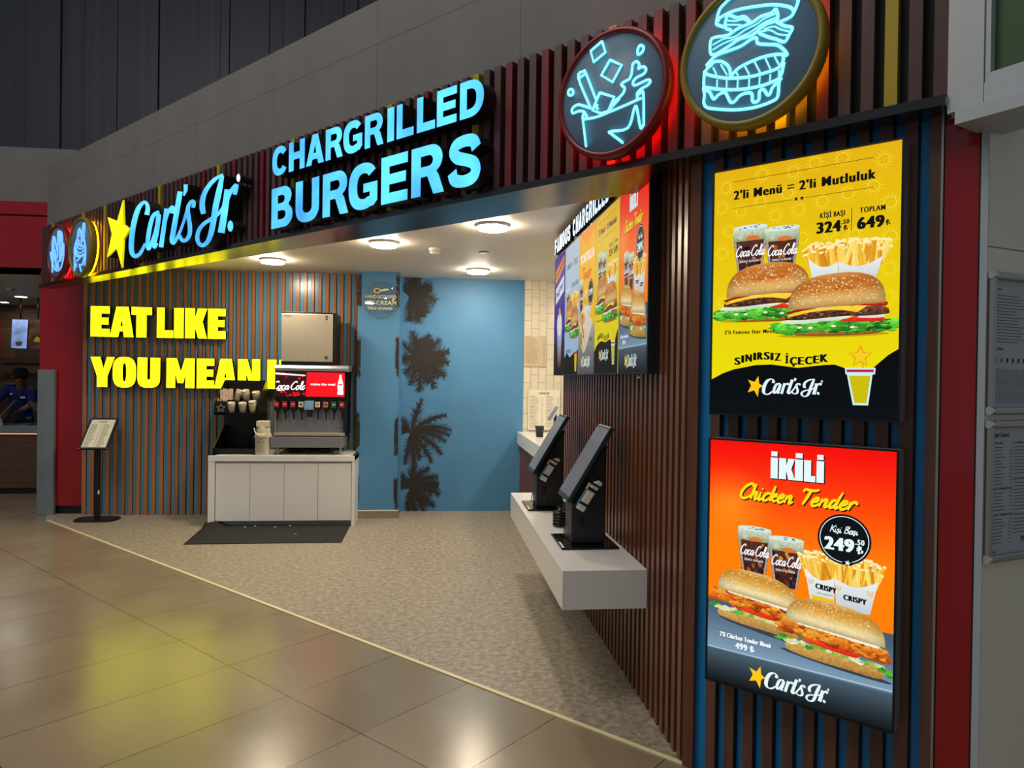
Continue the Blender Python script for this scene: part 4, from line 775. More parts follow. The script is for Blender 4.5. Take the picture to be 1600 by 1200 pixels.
b = MB(); b.rbox((0, -0.01, 0.62), (W, 0.12, 0.96), 'black_gloss', .008); o = b.make('banner_housing', t)
b = MB(); b.box((0.008, -0.014, 0.665), (0.345, -0.009, 0.942), 'cola_dark'); 
r = random.Random(5)
for i in range(26):
    x, z = r.uniform(.02, .33), r.choice([r.uniform(.67, .72), r.uniform(.86, .93)]); s = r.uniform(.006, .02)
    b.face([(x + s * r.uniform(.6, 1.2) * math.cos(a), -0.0145, z + s * .7 * math.sin(a)) for a in (0, 1.1, 2.2, 3.3, 4.4, 5.5)], 'cola_red')
b.face([(0.01, -0.0148, .915), (.34, -0.0148, .90), (.34, -0.0148, .912), (0.01, -0.0148, .935)], 'cola_white')
b.make('dark_banner_panel', o)
b = MB(); b.prism([(0.345, .665), (0.357, .942), (W - .008, .942), (W - .008, .665)], -0.014, -0.009, 'cola_red')
vs, fs = fit_text('makes the meal', 0.40, 0.675, 0.795, 0.028, 0.01); b.raw([(v[0], -0.0146, v[1]) for v in vs], fs, 'cola_white')
bot = [(.034, 0), (.037, .02), (.033, .06), (.036, .10), (.033, .13), (.026, .155), (.015, .19), (.013, .215), (.014, .225), (.010, .228)]
b.face([(.735 + p[0] * .9, -0.0146, .69 + p[1] * 1.0) for p in bot] + [(.735 - p[0] * .9, -0.0146, .69 + p[1] * 1.0) for p in bot[::-1]], 'cola_white')
b.box((.715, -0.0152, .80), (.757, -0.0148, .815), 'cola_red')
b.make('red_banner_panel', o)

def script(b, strokes, x, z, k, y, m, w=0.12, slant=0.25):
    for st in strokes:
        P = smooth_line([(x + (p[0] + slant * p[1]) * k, z + p[1] * k) for p in st], 4)
        ww = [w * k * q for q in (0.5, 1.0, 1.15, 1.0, 0.6)]
        L, Rr = ribbon(P, ww)
        for i in range(len(L) - 1): b.face([(L[i][0], y, L[i][1]), (L[i + 1][0], y, L[i + 1][1]), (Rr[i + 1][0], y, Rr[i + 1][1]), (Rr[i][0], y, Rr[i][1])], m)
# handwriting strokes, x-height 0.5, capitals 1.0; each glyph (strokes, advance)
HAND = {
 'C': ([[(.62, .80), (.66, .95), (.50, 1.0), (.25, .80), (.10, .45), (.14, .12), (.34, .0), (.58, .12), (.70, .28)]], .66),
 'c': ([[(.36, .40), (.32, .5), (.16, .44), (.06, .22), (.12, .02), (.26, .02), (.44, .20)]], .40),
 'o': ([[(.30, .46), (.14, .46), (.05, .22), (.13, .0), (.28, .04), (.38, .28), (.30, .48), (.48, .42)]], .44),
 'a': ([[(.40, .40), (.27, .5), (.08, .30), (.09, .04), (.24, .03), (.40, .36)], [(.45, .52), (.40, .20), (.43, .0), (.56, .16)]], .48),
 'l': ([[(.10, .15), (.26, .60), (.28, .95), (.18, 1.0), (.12, .6), (.10, .15), (.18, .0), (.34, .16)]], .30),
 'h': ([[(.14, 1.0), (.10, .5), (.08, .0)], [(.09, .25), (.24, .48), (.34, .42), (.30, .15), (.34, .0), (.48, .14)]], .46),
 'i': ([[(.08, .5), (.07, .12), (.13, .0), (.27, .14)], [(.12, .68), (.12, .78)]], .25),
 'k': ([[(.14, 1.0), (.10, .5), (.08, .0)], [(.10, .2), (.30, .5), (.34, .38), (.14, .25), (.30, .02), (.46, .12)]], .45),
 'e': ([[(.06, .2), (.28, .30), (.30, .48), (.16, .48), (.06, .22), (.14, .0), (.28, .02), (.44, .18)]], .40),
 'n': ([[(.08, .5), (.07, .0)], [(.08, .25), (.24, .48), (.34, .42), (.31, .15), (.36, .0), (.50, .14)]], .48),
 'd': ([[(.34, .40), (.20, .5), (.06, .28), (.08, .04), (.20, .04), (.34, .35)], [(.44, 1.0), (.36, .4), (.34, .08), (.40, .0), (.52, .14)]], .50),
 'r': ([[(.08, .5), (.09, .36), (.06, .0)], [(.08, .28), (.22, .50), (.36, .44), (.34, .36)]], .38),
 's': ([[(.28, .44), (.18, .5), (.10, .40), (.24, .18), (.16, .0), (.04, .06)]], .34),
 'T': ([[(.06, .80), (.12, .97), (.36, .92), (.62, .94), (.78, 1.02)], [(.42, .92), (.34, .5), (.24, .0)]], .60),
 'K': ([[(.14, 1.0), (.10, .0)], [(.60, 1.0), (.14, .45), (.34, .4), (.56, .02)]], .58),
 'B': ([[(.14, 1.0), (.10, .0)], [(.05, .9), (.4, 1.0), (.52, .82), (.22, .55), (.5, .42), (.46, .1), (.08, .0)]], .60),
 'ş': ([[(.28, .44), (.18, .5), (.10, .40), (.24, .18), (.16, .0), (.04, .06)], [(.15, .0), (.20, -.10), (.12, -.20)]], .34),
 'ı': ([[(.08, .5), (.07, .12), (.13, .0), (.27, .14)]], .25),
 '-': ([[(.05, .28), (.22, .30)]], .22), ' ': ([], .28),
}
def hand_strokes(s):
    out, x = [], 0.0
    for ch in s:
        st, adv = HAND[ch]; out += [[(p[0] + x, p[1]) for p in q] for q in st]; x += adv
    return out, x
HAND_COLA = hand_strokes('Coca-Cola')
b = MB(); st, tot = HAND_COLA
k = 0.335 / tot * 1.08
script(b, st, -0.03, 0.745, k * 1.03, -0.016, 'cola_white', 0.12)
script(b, [[(.55, -.15), (1.2, -.30), (2.0, -.18), (2.6, -.30)]], 0.0, 0.745, k * .5, -0.016, 'cola_white', .2)
bb = MB()
for f, m in zip(b.f, b.m):
    q = [b.v[i] for i in f]
    if min(p[0] for p in q) > 0.009 and max(p[0] for p in q) < 0.342: bb.face(q, m)
bb.make('script_lettering', o)
cards = ['card_red', 'card_red', 'card_red', 'card_white', None, 'card_white', 'card_orange', 'card_green', 'card_red']
for i, c in enumerate(cards):
    x = 0.0 + 0.0235 + i * 0.0905 + (0.004 if i > 4 else 0)
    if c is None:
        b = MB(); b.rbox((x - .05, -0.035, .515), (x + .055, 0.03, .615), 'lever_blue', .004); b.box((x - .028, -0.012, .43), (x + .03, 0.02, .52), 'charcoal'); b.make('ice_lever', t); continue
    b = MB(); b.rbox((x - .026, -0.03, .51), (x + .034, 0.08, .61), 'black', .004); b.cyl((x + .004, 0.0, .51), (x + .004, 0.0, .475), .018, 'black', .012); b.box((x - .004, 0.01, .40), (x + .012, 0.022, .50), 'black'); v = b.make('valve', t)
    b = MB(); b.box((x - .022, -0.034, .545), (x + .03, -0.029, .606), c)
    if c in ('card_green', 'card_red'): b.box((x - .012, -0.0352, .572), (x + .02, -0.034, .580), 'pale_ink')
    elif c == 'card_orange': b.box((x - .012, -0.0352, .568), (x + .02, -0.034, .584), 'navy')
    else: b.face([(x + .004 + .016 * math.cos(a), -0.0352, .576 + .018 * math.sin(a)) for a in (0, .8, 1.6, 2.4, 3.1, 4, 4.7, 5.5)], 'card_green' if i == 3 else 'card_orange')
    b.make('flavour_card', v)
b = MB(); b.box((0.02, 0.085, .225), (W - .02, 0.1, .62), 'steel_dark'); vs, fs = fit_text('LANCER', .665, .765, .29, .016, .005); b.raw([(v[0], 0.084, v[1]) for v in vs], fs, 'ink_black'); b.make('splash_panel', t)
b = MB(); b.rbox((0.0, -0.02, .215), (W, 0.09, .25), 'steel', .004); b.make('ledge', t)
b = MB(); b.rbox((-0.03, -0.06, .085), (W - .01, 0.30, .205), 'steel_dark', .004); b.box((0.0, -0.03, .205), (W - .04, 0.08, .212), 'black'); b.make('drip_tray', t)
for x, y in ((0.04, 0), (W - .05, 0), (0.04, .45), (W - .05, .45)):
    b = MB(); b.cyl((x, y, 0), (x, y, .09), .014, 'steel_dark', .02, n=14); b.make('leg', t)
b = MB(); r = random.Random(9)
for k in range(7):
    y0 = .12 + .04 * k; pts = [(0.12 + i * .045, y0 + .03 * math.sin(i * .9 + k), .014 + .014 * k % .05 + .02 * abs(math.sin(i * .7 + k * 1.3))) for i in range(12)]
    b.tube(pts, .009, 'black', 6)
b.make('hoses', t)

# ice maker on top
t = thing('ice_maker', 'tall steel ice maker standing over the drink dispenser', 'ice maker', (-1.75, 8.40, 1.83))
b = MB(); b.rbox((0.0, 0.022, 0.03), (0.60, 0.51, 0.595), 'black', .004); b.box((-0.002, 0.012, 0), (0.60, 0.51, 0.037), 'black'); b.make('body', t)
b = MB(); b.rbox((0.0, 0.0, 0.035), (0.575, 0.024, 0.585), 'steel', .005); p = b.make('front_panel', t)
b = MB(); vs, fs = fit_text('HOSHIZAKI', .026, .112, .548, .012, .02); b.raw([(v[0], -0.0012, v[1]) for v in vs], fs, 'ink_black')
b.make('maker_lettering', p)
b = MB(); b.box((.492, -.0014, .545), (.520, -.0002, .565), 'ink_black'); b.box((.496, -.0014, .515), (.516, -.0002, .535), 'ink_black'); b.box((.497, -.0018, .549), (.503, -.001, .561), 'alu'); b.make('panel_marks', p)
b = MB(); b.cyl((.507, 0, .085), (.507, -.004, .085), .02, 'ink_black', n=24); b.tube([(.507 + .014 * math.cos(a), -.005, .085 + .014 * math.sin(a)) for a in [i * PI / 8 for i in range(16)]], .0025, 'alu', 5, True); b.box((.502, -.006, .08), (.512, -.004, .09), 'alu'); b.make('round_badge', p)
b = MB(); b.rbox((-.002, 0.0, .586), (.602, .51, .603), 'black', .003); b.make('lid', t)

# black organiser with cups
t = thing('cup_organiser', 'black slanted organiser holding cups and lids on the cabinet', 'organiser', (-2.49, 8.40, 0.80))
b = MB()
for x in (0.0, 0.478): b.prism([(0, 0), (0, .07), (.50, .36), (.53, .36), (.53, 0)], x, x + .012, 'black', axis='X')
b.box((0, 0, 0), (.49, .012, .065), 'black'); b.box((0, .52, 0), (.49, .532, .36), 'black'); b.box((0, 0, 0), (.49, .53, .01), 'black')
b.make('tray_base', t)
b = MB(); b.prism([(0.02, .02), (0.02, .055), (.5, .33), (.5, .02)], .355, .362, 'black', axis='X'); b.box((.362, .22, .01), (.48, .228, .18), 'black'); b.make('divider', t)
b = MB(); b.prism([(0.0, .45), (0.0, .57), (.06, .62), (.40, .84), (.46, .84), (.46, .45)], .01, .018, 'black', axis='X'); b.prism([(0.0, .45), (0.0, .57), (.06, .62), (.40, .84), (.46, .84), (.46, .45)], .482, .49, 'black', axis='X')
b.box((0.01, 0.0, .445), (.49, .47, .457), 'black'); b.box((.01, .45, .3), (.49, .47, .84), 'black')
b.box((0.01, 0.0, .45), (.49, .01, .47), 'black')
b.box((0.01, 0.10, .45), (.49, .11, .60), 'black'); b.box((0.01, 0.24, .45), (.49, .25, .72), 'black'); b.box((0.02, 0.0, .45), (.155, .012, .60), 'black'); b.make('cup_rack', t)
b = MB(); sp = [(.085 + (.05 if i % 2 == 0 else .021) * math.sin(i * PI / 5), .525 + (.05 if i % 2 == 0 else .021) * math.cos(i * PI / 5)) for i in range(10)]
b.tube([(p[0], -.002, p[1]) for p in sp], .0022, 'pale_ink', 5, True); b.make('star_outline', t)
def cup_stack(x, y, z, tx, ty, n, label, r=.042):
    c = thing('cup_stack', label, 'cups', (x, y, z), 0, 'cup stacks in the black organiser')
    c.rotation_euler = (tx, ty, 0)
    b = MB(); b.lathe([(0.0001, 0), (r * .74, 0), (r, .09), (r + .003, .094), (r, .098), (r - .003, .094)], (0, 0, 0), 'cup_paper', 20); b.make('cup', c)
    for k in range(1, n):
        b = MB(); h = .018 * k; b.lathe([(r * .94, .075 + h), (r, .09 + h), (r + .003, .094 + h), (r, .098 + h), (r - .003, .093 + h), (r * .8, .06 + h), (0.0001, .06 + h)], (0, 0, 0), 'cup_paper', 20); b.make('cup', c)
OX, OY, OZ = -2.49, 8.40, 0.80
for i, (x, y, z, tx, ty, n, lb) in enumerate([
    (.21, .17, .60, -.30, .25, 3, 'leaning stack of cream cups, top row next to the paper bags'), (.33, .17, .60, .30, -.1, 3, 'stack of cream cups in the middle of the top row'), (.44, .17, .60, .30, -.05, 2, 'stack of cream cups at the right end of the top row'),
    (.19, .06, .475, .25, 0, 2, 'short stack of cream cups, bottom row beside the star outline'), (.315, .06, .475, .25, 0, 2, 'short stack of cream cups in the middle of the bottom row'), (.425, .06, .475, .25, 0, 3, 'stack of cream cups at the right end of the bottom row')]):
    cup_stack(OX + x, OY + y - .01, OZ + z, tx, ty, n, lb)
MT['pink_paper'] = mat('pinkish_paper', (226, 190, 172), 0.7)
t = thing('paper_bag_bundle', 'pinkish paper packets standing in the black organiser', 'packets', (OX + .09, OY + .16, OZ + .63))
for k in range(4):
    b = MB(); x = -.06 + .03 * k; b.rbox((x, -.01 + .012 * k, -.02), (x + .045, 0.0 + .012 * k, .10 + .012 * (k % 2)), 'pink_paper', .002); b.make('packet', t)
t = thing('straw_bundle', 'white wrapped straws and packets in the lower organiser slot', 'straws', (OX + .08, OY + .05, OZ + .47))
for k in range(4):
    b = MB(); x = -.05 + .03 * k; b.rbox((x, 0, 0.09), (x + .017, .01, .165 + .012 * (k % 3)), 'pink_paper' if k < 2 else 'plastic_white', .003); b.make('packet', t)

# small beige bin
t = thing('tabletop_bin', 'small beige swing-lid bin between the organiser and dispenser', 'bin', (-1.93, 8.365, 0.80))
b = MB(); b.lathe([(0.0001, 0), (.078, 0), (.082, .01), (.086, .195), (.088, .20)], (0, 0, 0), 'beige', 32); b.make('body', t)
b = MB(); b.lathe([(.088, .195), (.096, .20), (.096, .212), (.09, .222), (.088, .24), (.078, .25)], (0, 0, 0), 'beige', 32); b.make('lid_ring', t)
b = MB(); b.tube([(.082 * math.cos(a), -.06 - .028 * math.sin(-a), .305 + .085 * math.sin(a)) for a in [PI + i * PI / 14 for i in range(15)]], .0075, 'cup_paper', 8)
b.lathe([(.08, .235), (.078, .28), (.066, .33), (.05, .345)], (0, 0.01, 0), 'beige', 28); b.make('dome', t)
b = MB(); b.rbox((-.066, -.055, .315), (.07, .06, .385), 'cup_paper', .008); b.make('swing_flap', t)
b = MB(); b.box((-.022, -.094, .155), (.024, -.088, .175), 'grey_panel'); b.box((-.014, -.0945, .161), (.016, -.093, .169), 'pale_ink'); b.make('sticker', t)

# floor mat and paper scraps
b = MB(); N1, N2 = 36, 20; vs = []
c00, c10, c11, c01 = Vector((-2.47, 7.42)), Vector((-0.925, 7.432)), Vector((-0.935, 8.31)), Vector((-2.545, 8.33))
for j in range(N2 + 1):
    for i in range(N1 + 1):
        u, v = i / N1, j / N2
        p = (c00 * (1 - u) + c10 * u) * (1 - v) + (c01 * (1 - u) + c11 * u) * v
        d = math.hypot((u - 0.06) * 1.5, (v - 1.0) * .9); z = .006 + .11 * max(0, 1 - d / .16) ** 1.6
        vs.append((p.x, p.y, z))
fs = [(j * (N1 + 1) + i, j * (N1 + 1) + i + 1, (j + 1) * (N1 + 1) + i + 1, (j + 1) * (N1 + 1) + i) for j in range(N2) for i in range(N1)]
b.raw(vs, fs, 'rubber_mat', True)
o = b.make('floor_mat'); md = o.modifiers.new('thick', 'SOLIDIFY'); md.thickness = .005; md.offset = -1
tag(o, 'black rubber mat with a curled corner before the white cabinet', 'mat')
r = random.Random(4)
for x, y, lb in ((-1.98, 8.26, 'white paper scrap on the mat by the cabinet plinth, largest of them'), (-1.75, 8.2, 'small white paper scrap on the mat below the second door'), (-1.6, 8.27, 'tiny white paper scrap at the foot of the second door'), (-1.46, 7.83, 'white paper scrap alone in the middle of the mat'), (-2.08, 8.22, 'small white paper scrap near the curled mat corner')):
    b = MB(); n = 7; top = [(x + r.uniform(.008, .017) * math.cos(2 * PI * i / n), y + r.uniform(.008, .017) * math.sin(2 * PI * i / n)) for i in range(n)]
    b.prism(top, .0062, .011, 'plastic_white', axis='Z'); tag(b.make('paper_scrap'), lb, 'scrap', 'paper scraps on the mat')

# menu stand at the left
t = thing('menu_stand', 'black floor stand with a tilted framed menu, before the slatted wall', 'menu stand', (-3.867, 8.73, 0))
b = MB(); pl = sq(0, 0, .235, .16, 0, 352, 40, 3.4); b.prism(pl, 0.0, .008, 'black', axis='Z'); b.prism([(p[0] * .96, p[1] * .96) for p in pl], .008, .018, 'black', axis='Z'); b.make('base', t)
b = MB(); b.rbox((-.027, -.02, .015), (.027, .02, .95), 'black', .004); b.make('pole', t)
b = MB(); b.box((.012, -.0225, .30), (.03, -.0195, .345), 'plastic_white'); b.make('pole_sticker', t)
TL = math.atan2(.30, .335)                   # how far the board leans back
def lean(px, pz, d=0.0):
    return (px, -.13 + pz * math.sin(TL) - d * math.cos(TL), .832 + pz * math.cos(TL) + d * math.sin(TL))
def lean_box(b, x0, x1, p0, p1, d0, d1, m):
    vs = [lean(x, p, d) for d in (d0, d1) for (x, p) in ((x0, p0), (x1, p0), (x1, p1), (x0, p1))]
    b.raw(vs, [(0, 1, 2, 3), (7, 6, 5, 4), (0, 4, 5, 1), (1, 5, 6, 2), (2, 6, 7, 3), (3, 7, 4, 0)], m)
b = MB(); HB = .45
lean_box(b, -.155, .155, 0, HB, -.016, 0.0, 'black')
for q in ((-.155, -.135, 0, HB), (.135, .155, 0, HB), (-.135, .135, 0, .02), (-.135, .135, HB - .02, HB)): lean_box(b, *q, 0.0, .008, 'black')
fr = b.make('frame', t)
b = MB(); lean_box(b, -.135, .135, .02, HB - .02, 0.0, .001, 'paper')
k2 = .125
for nm, pl in [('star', STAR)]: b.face([lean(-.055 + p[0] * .03, HB - .07 + p[1] * .05, .0016) for p in pl], 'star_ink')
for nm, pl in LOGO:
    P = [(-.055 + p[0] * .043, HB - .07 + p[1] * .05) for p in pl]; n = len(P) // 2; L, Rr = P[:n], P[n:][::-1]
    if nm in ('dot', 'mark'): continue
    for i in range(n - 1): b.face([lean(*L[i], .0016), lean(*L[i + 1], .0016), lean(*Rr[i + 1], .0016), lean(*Rr[i], .0016)], 'ink_black')
r = random.Random(11)
for c, (x0, x1) in enumerate(((-.12, -.02), (.02, .12))):
    for i in range(26):
        p = HB - .095 - i * .0128; l = r.uniform(.5, .85) * (x1 - x0)
        b.face([lean(x0, p, .0015), lean(x0 + l, p, .0015), lean(x0 + l, p + .004, .0015), lean(x0, p + .004, .0015)], 'ink')
        if c == 0: b.face([lean(x1 + .012, p, .0015), lean(x1 + .024, p, .0015), lean(x1 + .024, p + .004, .0015), lean(x1 + .012, p + .004, .0015)], 'ink')
b.make('menu_sheet', fr)
for x, p in ((-.155, 0), (.143, 0), (-.155, HB - .012), (.143, HB - .012)):
    b = MB(); lean_box(b, x, x + .012, p, p + .012, .007, .0095, 'chrome'); b.make('corner_clip', fr)

# clear round sign on the pillar
t = thing('pillar_sign', 'round clear acrylic sign with gold lettering on the blue pillar', 'sign', (-0.655, 8.70, 2.63))
b = MB(); b.lathe([(0.0001, -.006), (.215, -.006), (.22, -.003), (.22, .001), (.215, .003), (0.0001, .003)], (0, 0, 0), 'acrylic', 48, axis='Y'); p = b.make('disc', t)
b = MB()
for s, x0, x1, z, c in (('HAND-SCOOPED', -.185, .185, .015, .038), ('ICE-CREAM', -.185, .185, -.06, .046), ('MILK SHAKES', -.145, .14, -.12, .03)):
    vs, fs = fit_text(s, x0, x1, z, c, 0.006); b.raw([(v[0], -.0085, v[1]) for v in vs], fs, 'gold_ink')
b.tube([(.217 * math.cos(a), -.004, .217 * math.sin(a)) for a in [i * PI / 24 for i in range(48)]], .0035, 'grey_panel', 6, True)
b.make('gold_lettering', p)
b = MB(); b.tube([(.06, -.008, .115), (-.01, -.008, .10)], .008, 'gold_ink'); b.tube([(-.045 + .034 * math.cos(a), -.008, .105 + .026 * math.sin(a)) for a in [i * PI / 10 for i in range(20)]], .006, 'gold_ink', 6, True)
b.tube([(-.01, -.008, .105), (.05, -.008, .125), (.09, -.008, .12)], .009, 'gold_ink'); b.face([(-.045 + .022 * math.cos(a), -.0085, .108 + .014 * math.sin(a)) for a in [i * PI / 6 for i in range(12)]], 'slat_dark'); b.make('scoop_emblem', p)
for a in (0.8, 2.35, 3.93, 5.5):
    b = MB(); b.cyl((.19 * math.cos(a), .02, .19 * math.sin(a)), (.19 * math.cos(a), -.008, .19 * math.sin(a)), .007, 'chrome', n=12); b.make('standoff', t)

# ------------------------------------------------------------------ floating shelf with self-order terminals
b = MB(); b.rbox((0.663, 3.591, 0.52), (1.109, 6.09, 0.722), 'white', .002)
tag(b.make('floating_shelf'), 'long white floating shelf under the two ordering terminals', 'shelf')
TK = thing('order_terminal', 'nearer black self-order terminal on the white shelf', 'terminal', (0.90, 4.22, 0.722), 0, 'self-order terminals on the white shelf')
b = MB(); b.rbox((-.165, -.195, 0), (.175, .195, .013), 'black_gloss', .004); p = b.make('base_plate', TK)
b = MB(); b.box((-.155, -.14, .0132), (-.145, -.04, .0136), 'pale_ink'); b.box((-.158, -.185, .0132), (-.146, -.15, .0136), 'pale_ink'); b.make('plate_label', p)
prof = [(-.09, .013), (-.09, .262), (.085, .56), (.115, .572), (.115, .03), (.10, .013)]
b = MB(); b.prism(prof, -.10, .10, 'charcoal'); o = b.make('body', TK, .008)
b = MB(); b.box((.05, -.1012, .02), (.053, -.099, .50), 'black'); b.make('panel_seam', o)
b = MB(); vs, fs = fit_text('imin', 0, .118, 0, .04, .02); b.raw([(-.045 + v[1] * 1.0, -.1022, .168 - v[0]) for v in vs], fs, 'black_gloss'); b.make('lettering', o)
sa = math.atan2(.433, .255); ux, uz = math.cos(sa), math.sin(sa)          # up along the screen
nx, nz = -uz, ux                                                         # out of the screen
def SP(u, n): return (-.118 + ux * u + nx * n, .264 + uz * u + nz * n)
def slab(b, u0, u1, n0, n1, y0, y1, m): b.prism([SP(u0, n0), SP(u1, n0), SP(u1, n1), SP(u0, n1)], y0, y1, m)
b = MB(); slab(b, 0, .505, -.012, .016, -.155, .155, 'screen_frame'); o = b.make('screen_housing', TK, .006)
b = MB(); slab(b, .03, .485, .0155, .0175, -.1545, .152, 'screen'); b.make('screen', o)
b = MB(); slab(b, .12, .40, -.05, -.012, -.08, .08, 'charcoal'); b.make('screen_bracket', TK)
b = MB()
def RP(u, n): return (-.075 + ux * u + nx * n, .235 + uz * u + nz * n)
b.prism([RP(-.01, -.035), RP(.20, -.035), RP(.20, .012), RP(-.01, .012)], -.125, -.10, 'charcoal'); o = b.make('reader_cradle', TK)
b = MB(); b.prism([RP(0, -.05), RP(.135, -.052), RP(.20, -.062), RP(.205, -.038), RP(.17, -.005), RP(.0, .0)], -.165, -.125, 'plastic_white'); q = b.make('card_reader', o, .006)
q['label'] = 'pale grey card reader'
b = MB(); b.prism([RP(.015, .001), RP(.12, .001), RP(.12, .006), RP(.015, .006)], -.16, -.13, 'lever_blue'); b.prism([RP(.125, .0), RP(.165, .0), RP(.165, .008), RP(.125, .008)], -.16, -.13, 'gold_ink'); b.make('reader_display', o)
for u0, u1 in ((.035, .05), (.128, .146), (.165, .178)):
    b = MB(); b.prism([RP(u0, -.054), RP(u1, -.057), RP(u1, .002), RP(u0, .002)], -.168, -.122, 'black'); b.make('reader_band', o)
b = MB(); b.tube([(-.06, -.06, .02), (-.12, -.02, .05), (-.10, .05, .09), (-.07, .09, .16)], .004, 'black'); b.make('cable', TK)
dup(TK, (0.865, 5.425, 0.722), 0, 'farther black self-order terminal on the white shelf')
t = thing('ribbed_holder', 'short black ribbed round holder behind the nearer terminal', 'holder', (0.845, 4.69, 0.722))
for k in range(5):
    b = MB(); b.tube([(.043 * math.cos(a), .043 * math.sin(a), .012 + .02 * k) for a in [i * PI / 14 for i in range(28)]], .0095, 'black_gloss', 8, True); b.cyl((0, 0, .003 + .02 * k), (0, 0, .021 + .02 * k), .04, 'black'); b.make('ring', t)
b = MB(); b.cyl((0, 0, .10), (0, 0, .13), .012, 'chrome'); b.cyl((0, 0, .13), (0, 0, .137), .026, 'black_gloss'); b.make('knob', t)

# ------------------------------------------------------------------ order counter beyond the slatted wall
t = thing('order_counter', 'white-topped order counter with dark slatted front before the tiles', 'counter', (1.067, 6.2, 0))
b = MB(); b.box((.055, 0, 0), (.55, 2.92, .865), 'backing'); y = 0.01
while y < 2.88: b.box((.03, y, 0), (.056, y + .043, .865), 'slat_dark'); y += .083
b.make('slatted_front', t)
b = MB(); b.rbox((0, 0, .862), (.70, 2.93, 1.022), 'white', .003); b.make('worktop', t)
t = thing('black_tub', 'small black tapered tub on the far order counter', 'tub', (1.235, 8.30, 1.022))
b = MB(); b.lathe([(0.0001, 0), (.042, 0), (.052, .115), (.056, .117), (.056, .128), (.05, .128), (.04, .01), (0.0001, .01)], (0, 0, 0), 'black', 24); b.make('body', t)
t = thing('counter_display', 'white-edged tilted tablet on the order counter, peeking past the slats', 'tablet', (1.15, 7.0, 1.022))
b = MB(); b.prism([(0.0, .27), (.012, .262), (.10, .40), (.085, .41)], 0, .2, 'plastic_white'); b.make('casing', t)
b = MB(); b.prism([(-.003, .273), (.002, .27), (.083, .405), (.079, .407)], .015, .185, 'screen'); b.make('screen', t)
b = MB(); b.box((.05, .08, 0), (.075, .12, .34), 'black'); b.box((0.0, .03, 0), (.12, .17, .01), 'black'); b.make('stand', t)
t = thing('red_card', 'small red and white card standing on the order counter', 'card', (1.20, 7.75, 1.022))
b = MB(); b.box((.06, 0, 0.02), (.14, .006, .13), 'red_matt'); b.box((.075, -.001, .045), (.125, 0.0, .10), 'pale_ink'); b.make('face', t)
b = MB(); b.box((.06, -.01, 0), (.14, .03, .02), 'plastic_white'); b.make('foot', t)
t = thing('wall_notice', 'faded beige notice of small print on the tiled wall', 'notice', (1.147, 9.135, 1.865))
MT['faded_paper'] = mat('faded_paper', (206, 188, 158), 0.6)
b = MB(); b.box((0, 0, 0), (.285, .006, .385), 'faded_paper'); o = b.make('sheet', t)
b = MB(); paper_lines(b, .012, .27, .03, .37, -.001, 26, 'ink', 3, (0,)); b.make('print', o)
t = thing('wall_price_list', 'white price list with star heading low on the tiled wall', 'price list', (1.205, 9.12, 1.045))
b = MB(); b.box((0, 0, 0), (.41, .008, .52), 'paper'); o = b.make('sheet', t)
b = MB(); name_logo(b, .12, .455, .17, -.001, 'star_ink', 'ink_black'); paper_lines(b, .015, .19, .02, .44, -.001, 28, 'ink', 5, (0, 9, 17)); paper_lines(b, .23, .39, .02, .44, -.001, 28, 'ink', 6, (0, 12)); b.make('print', o)
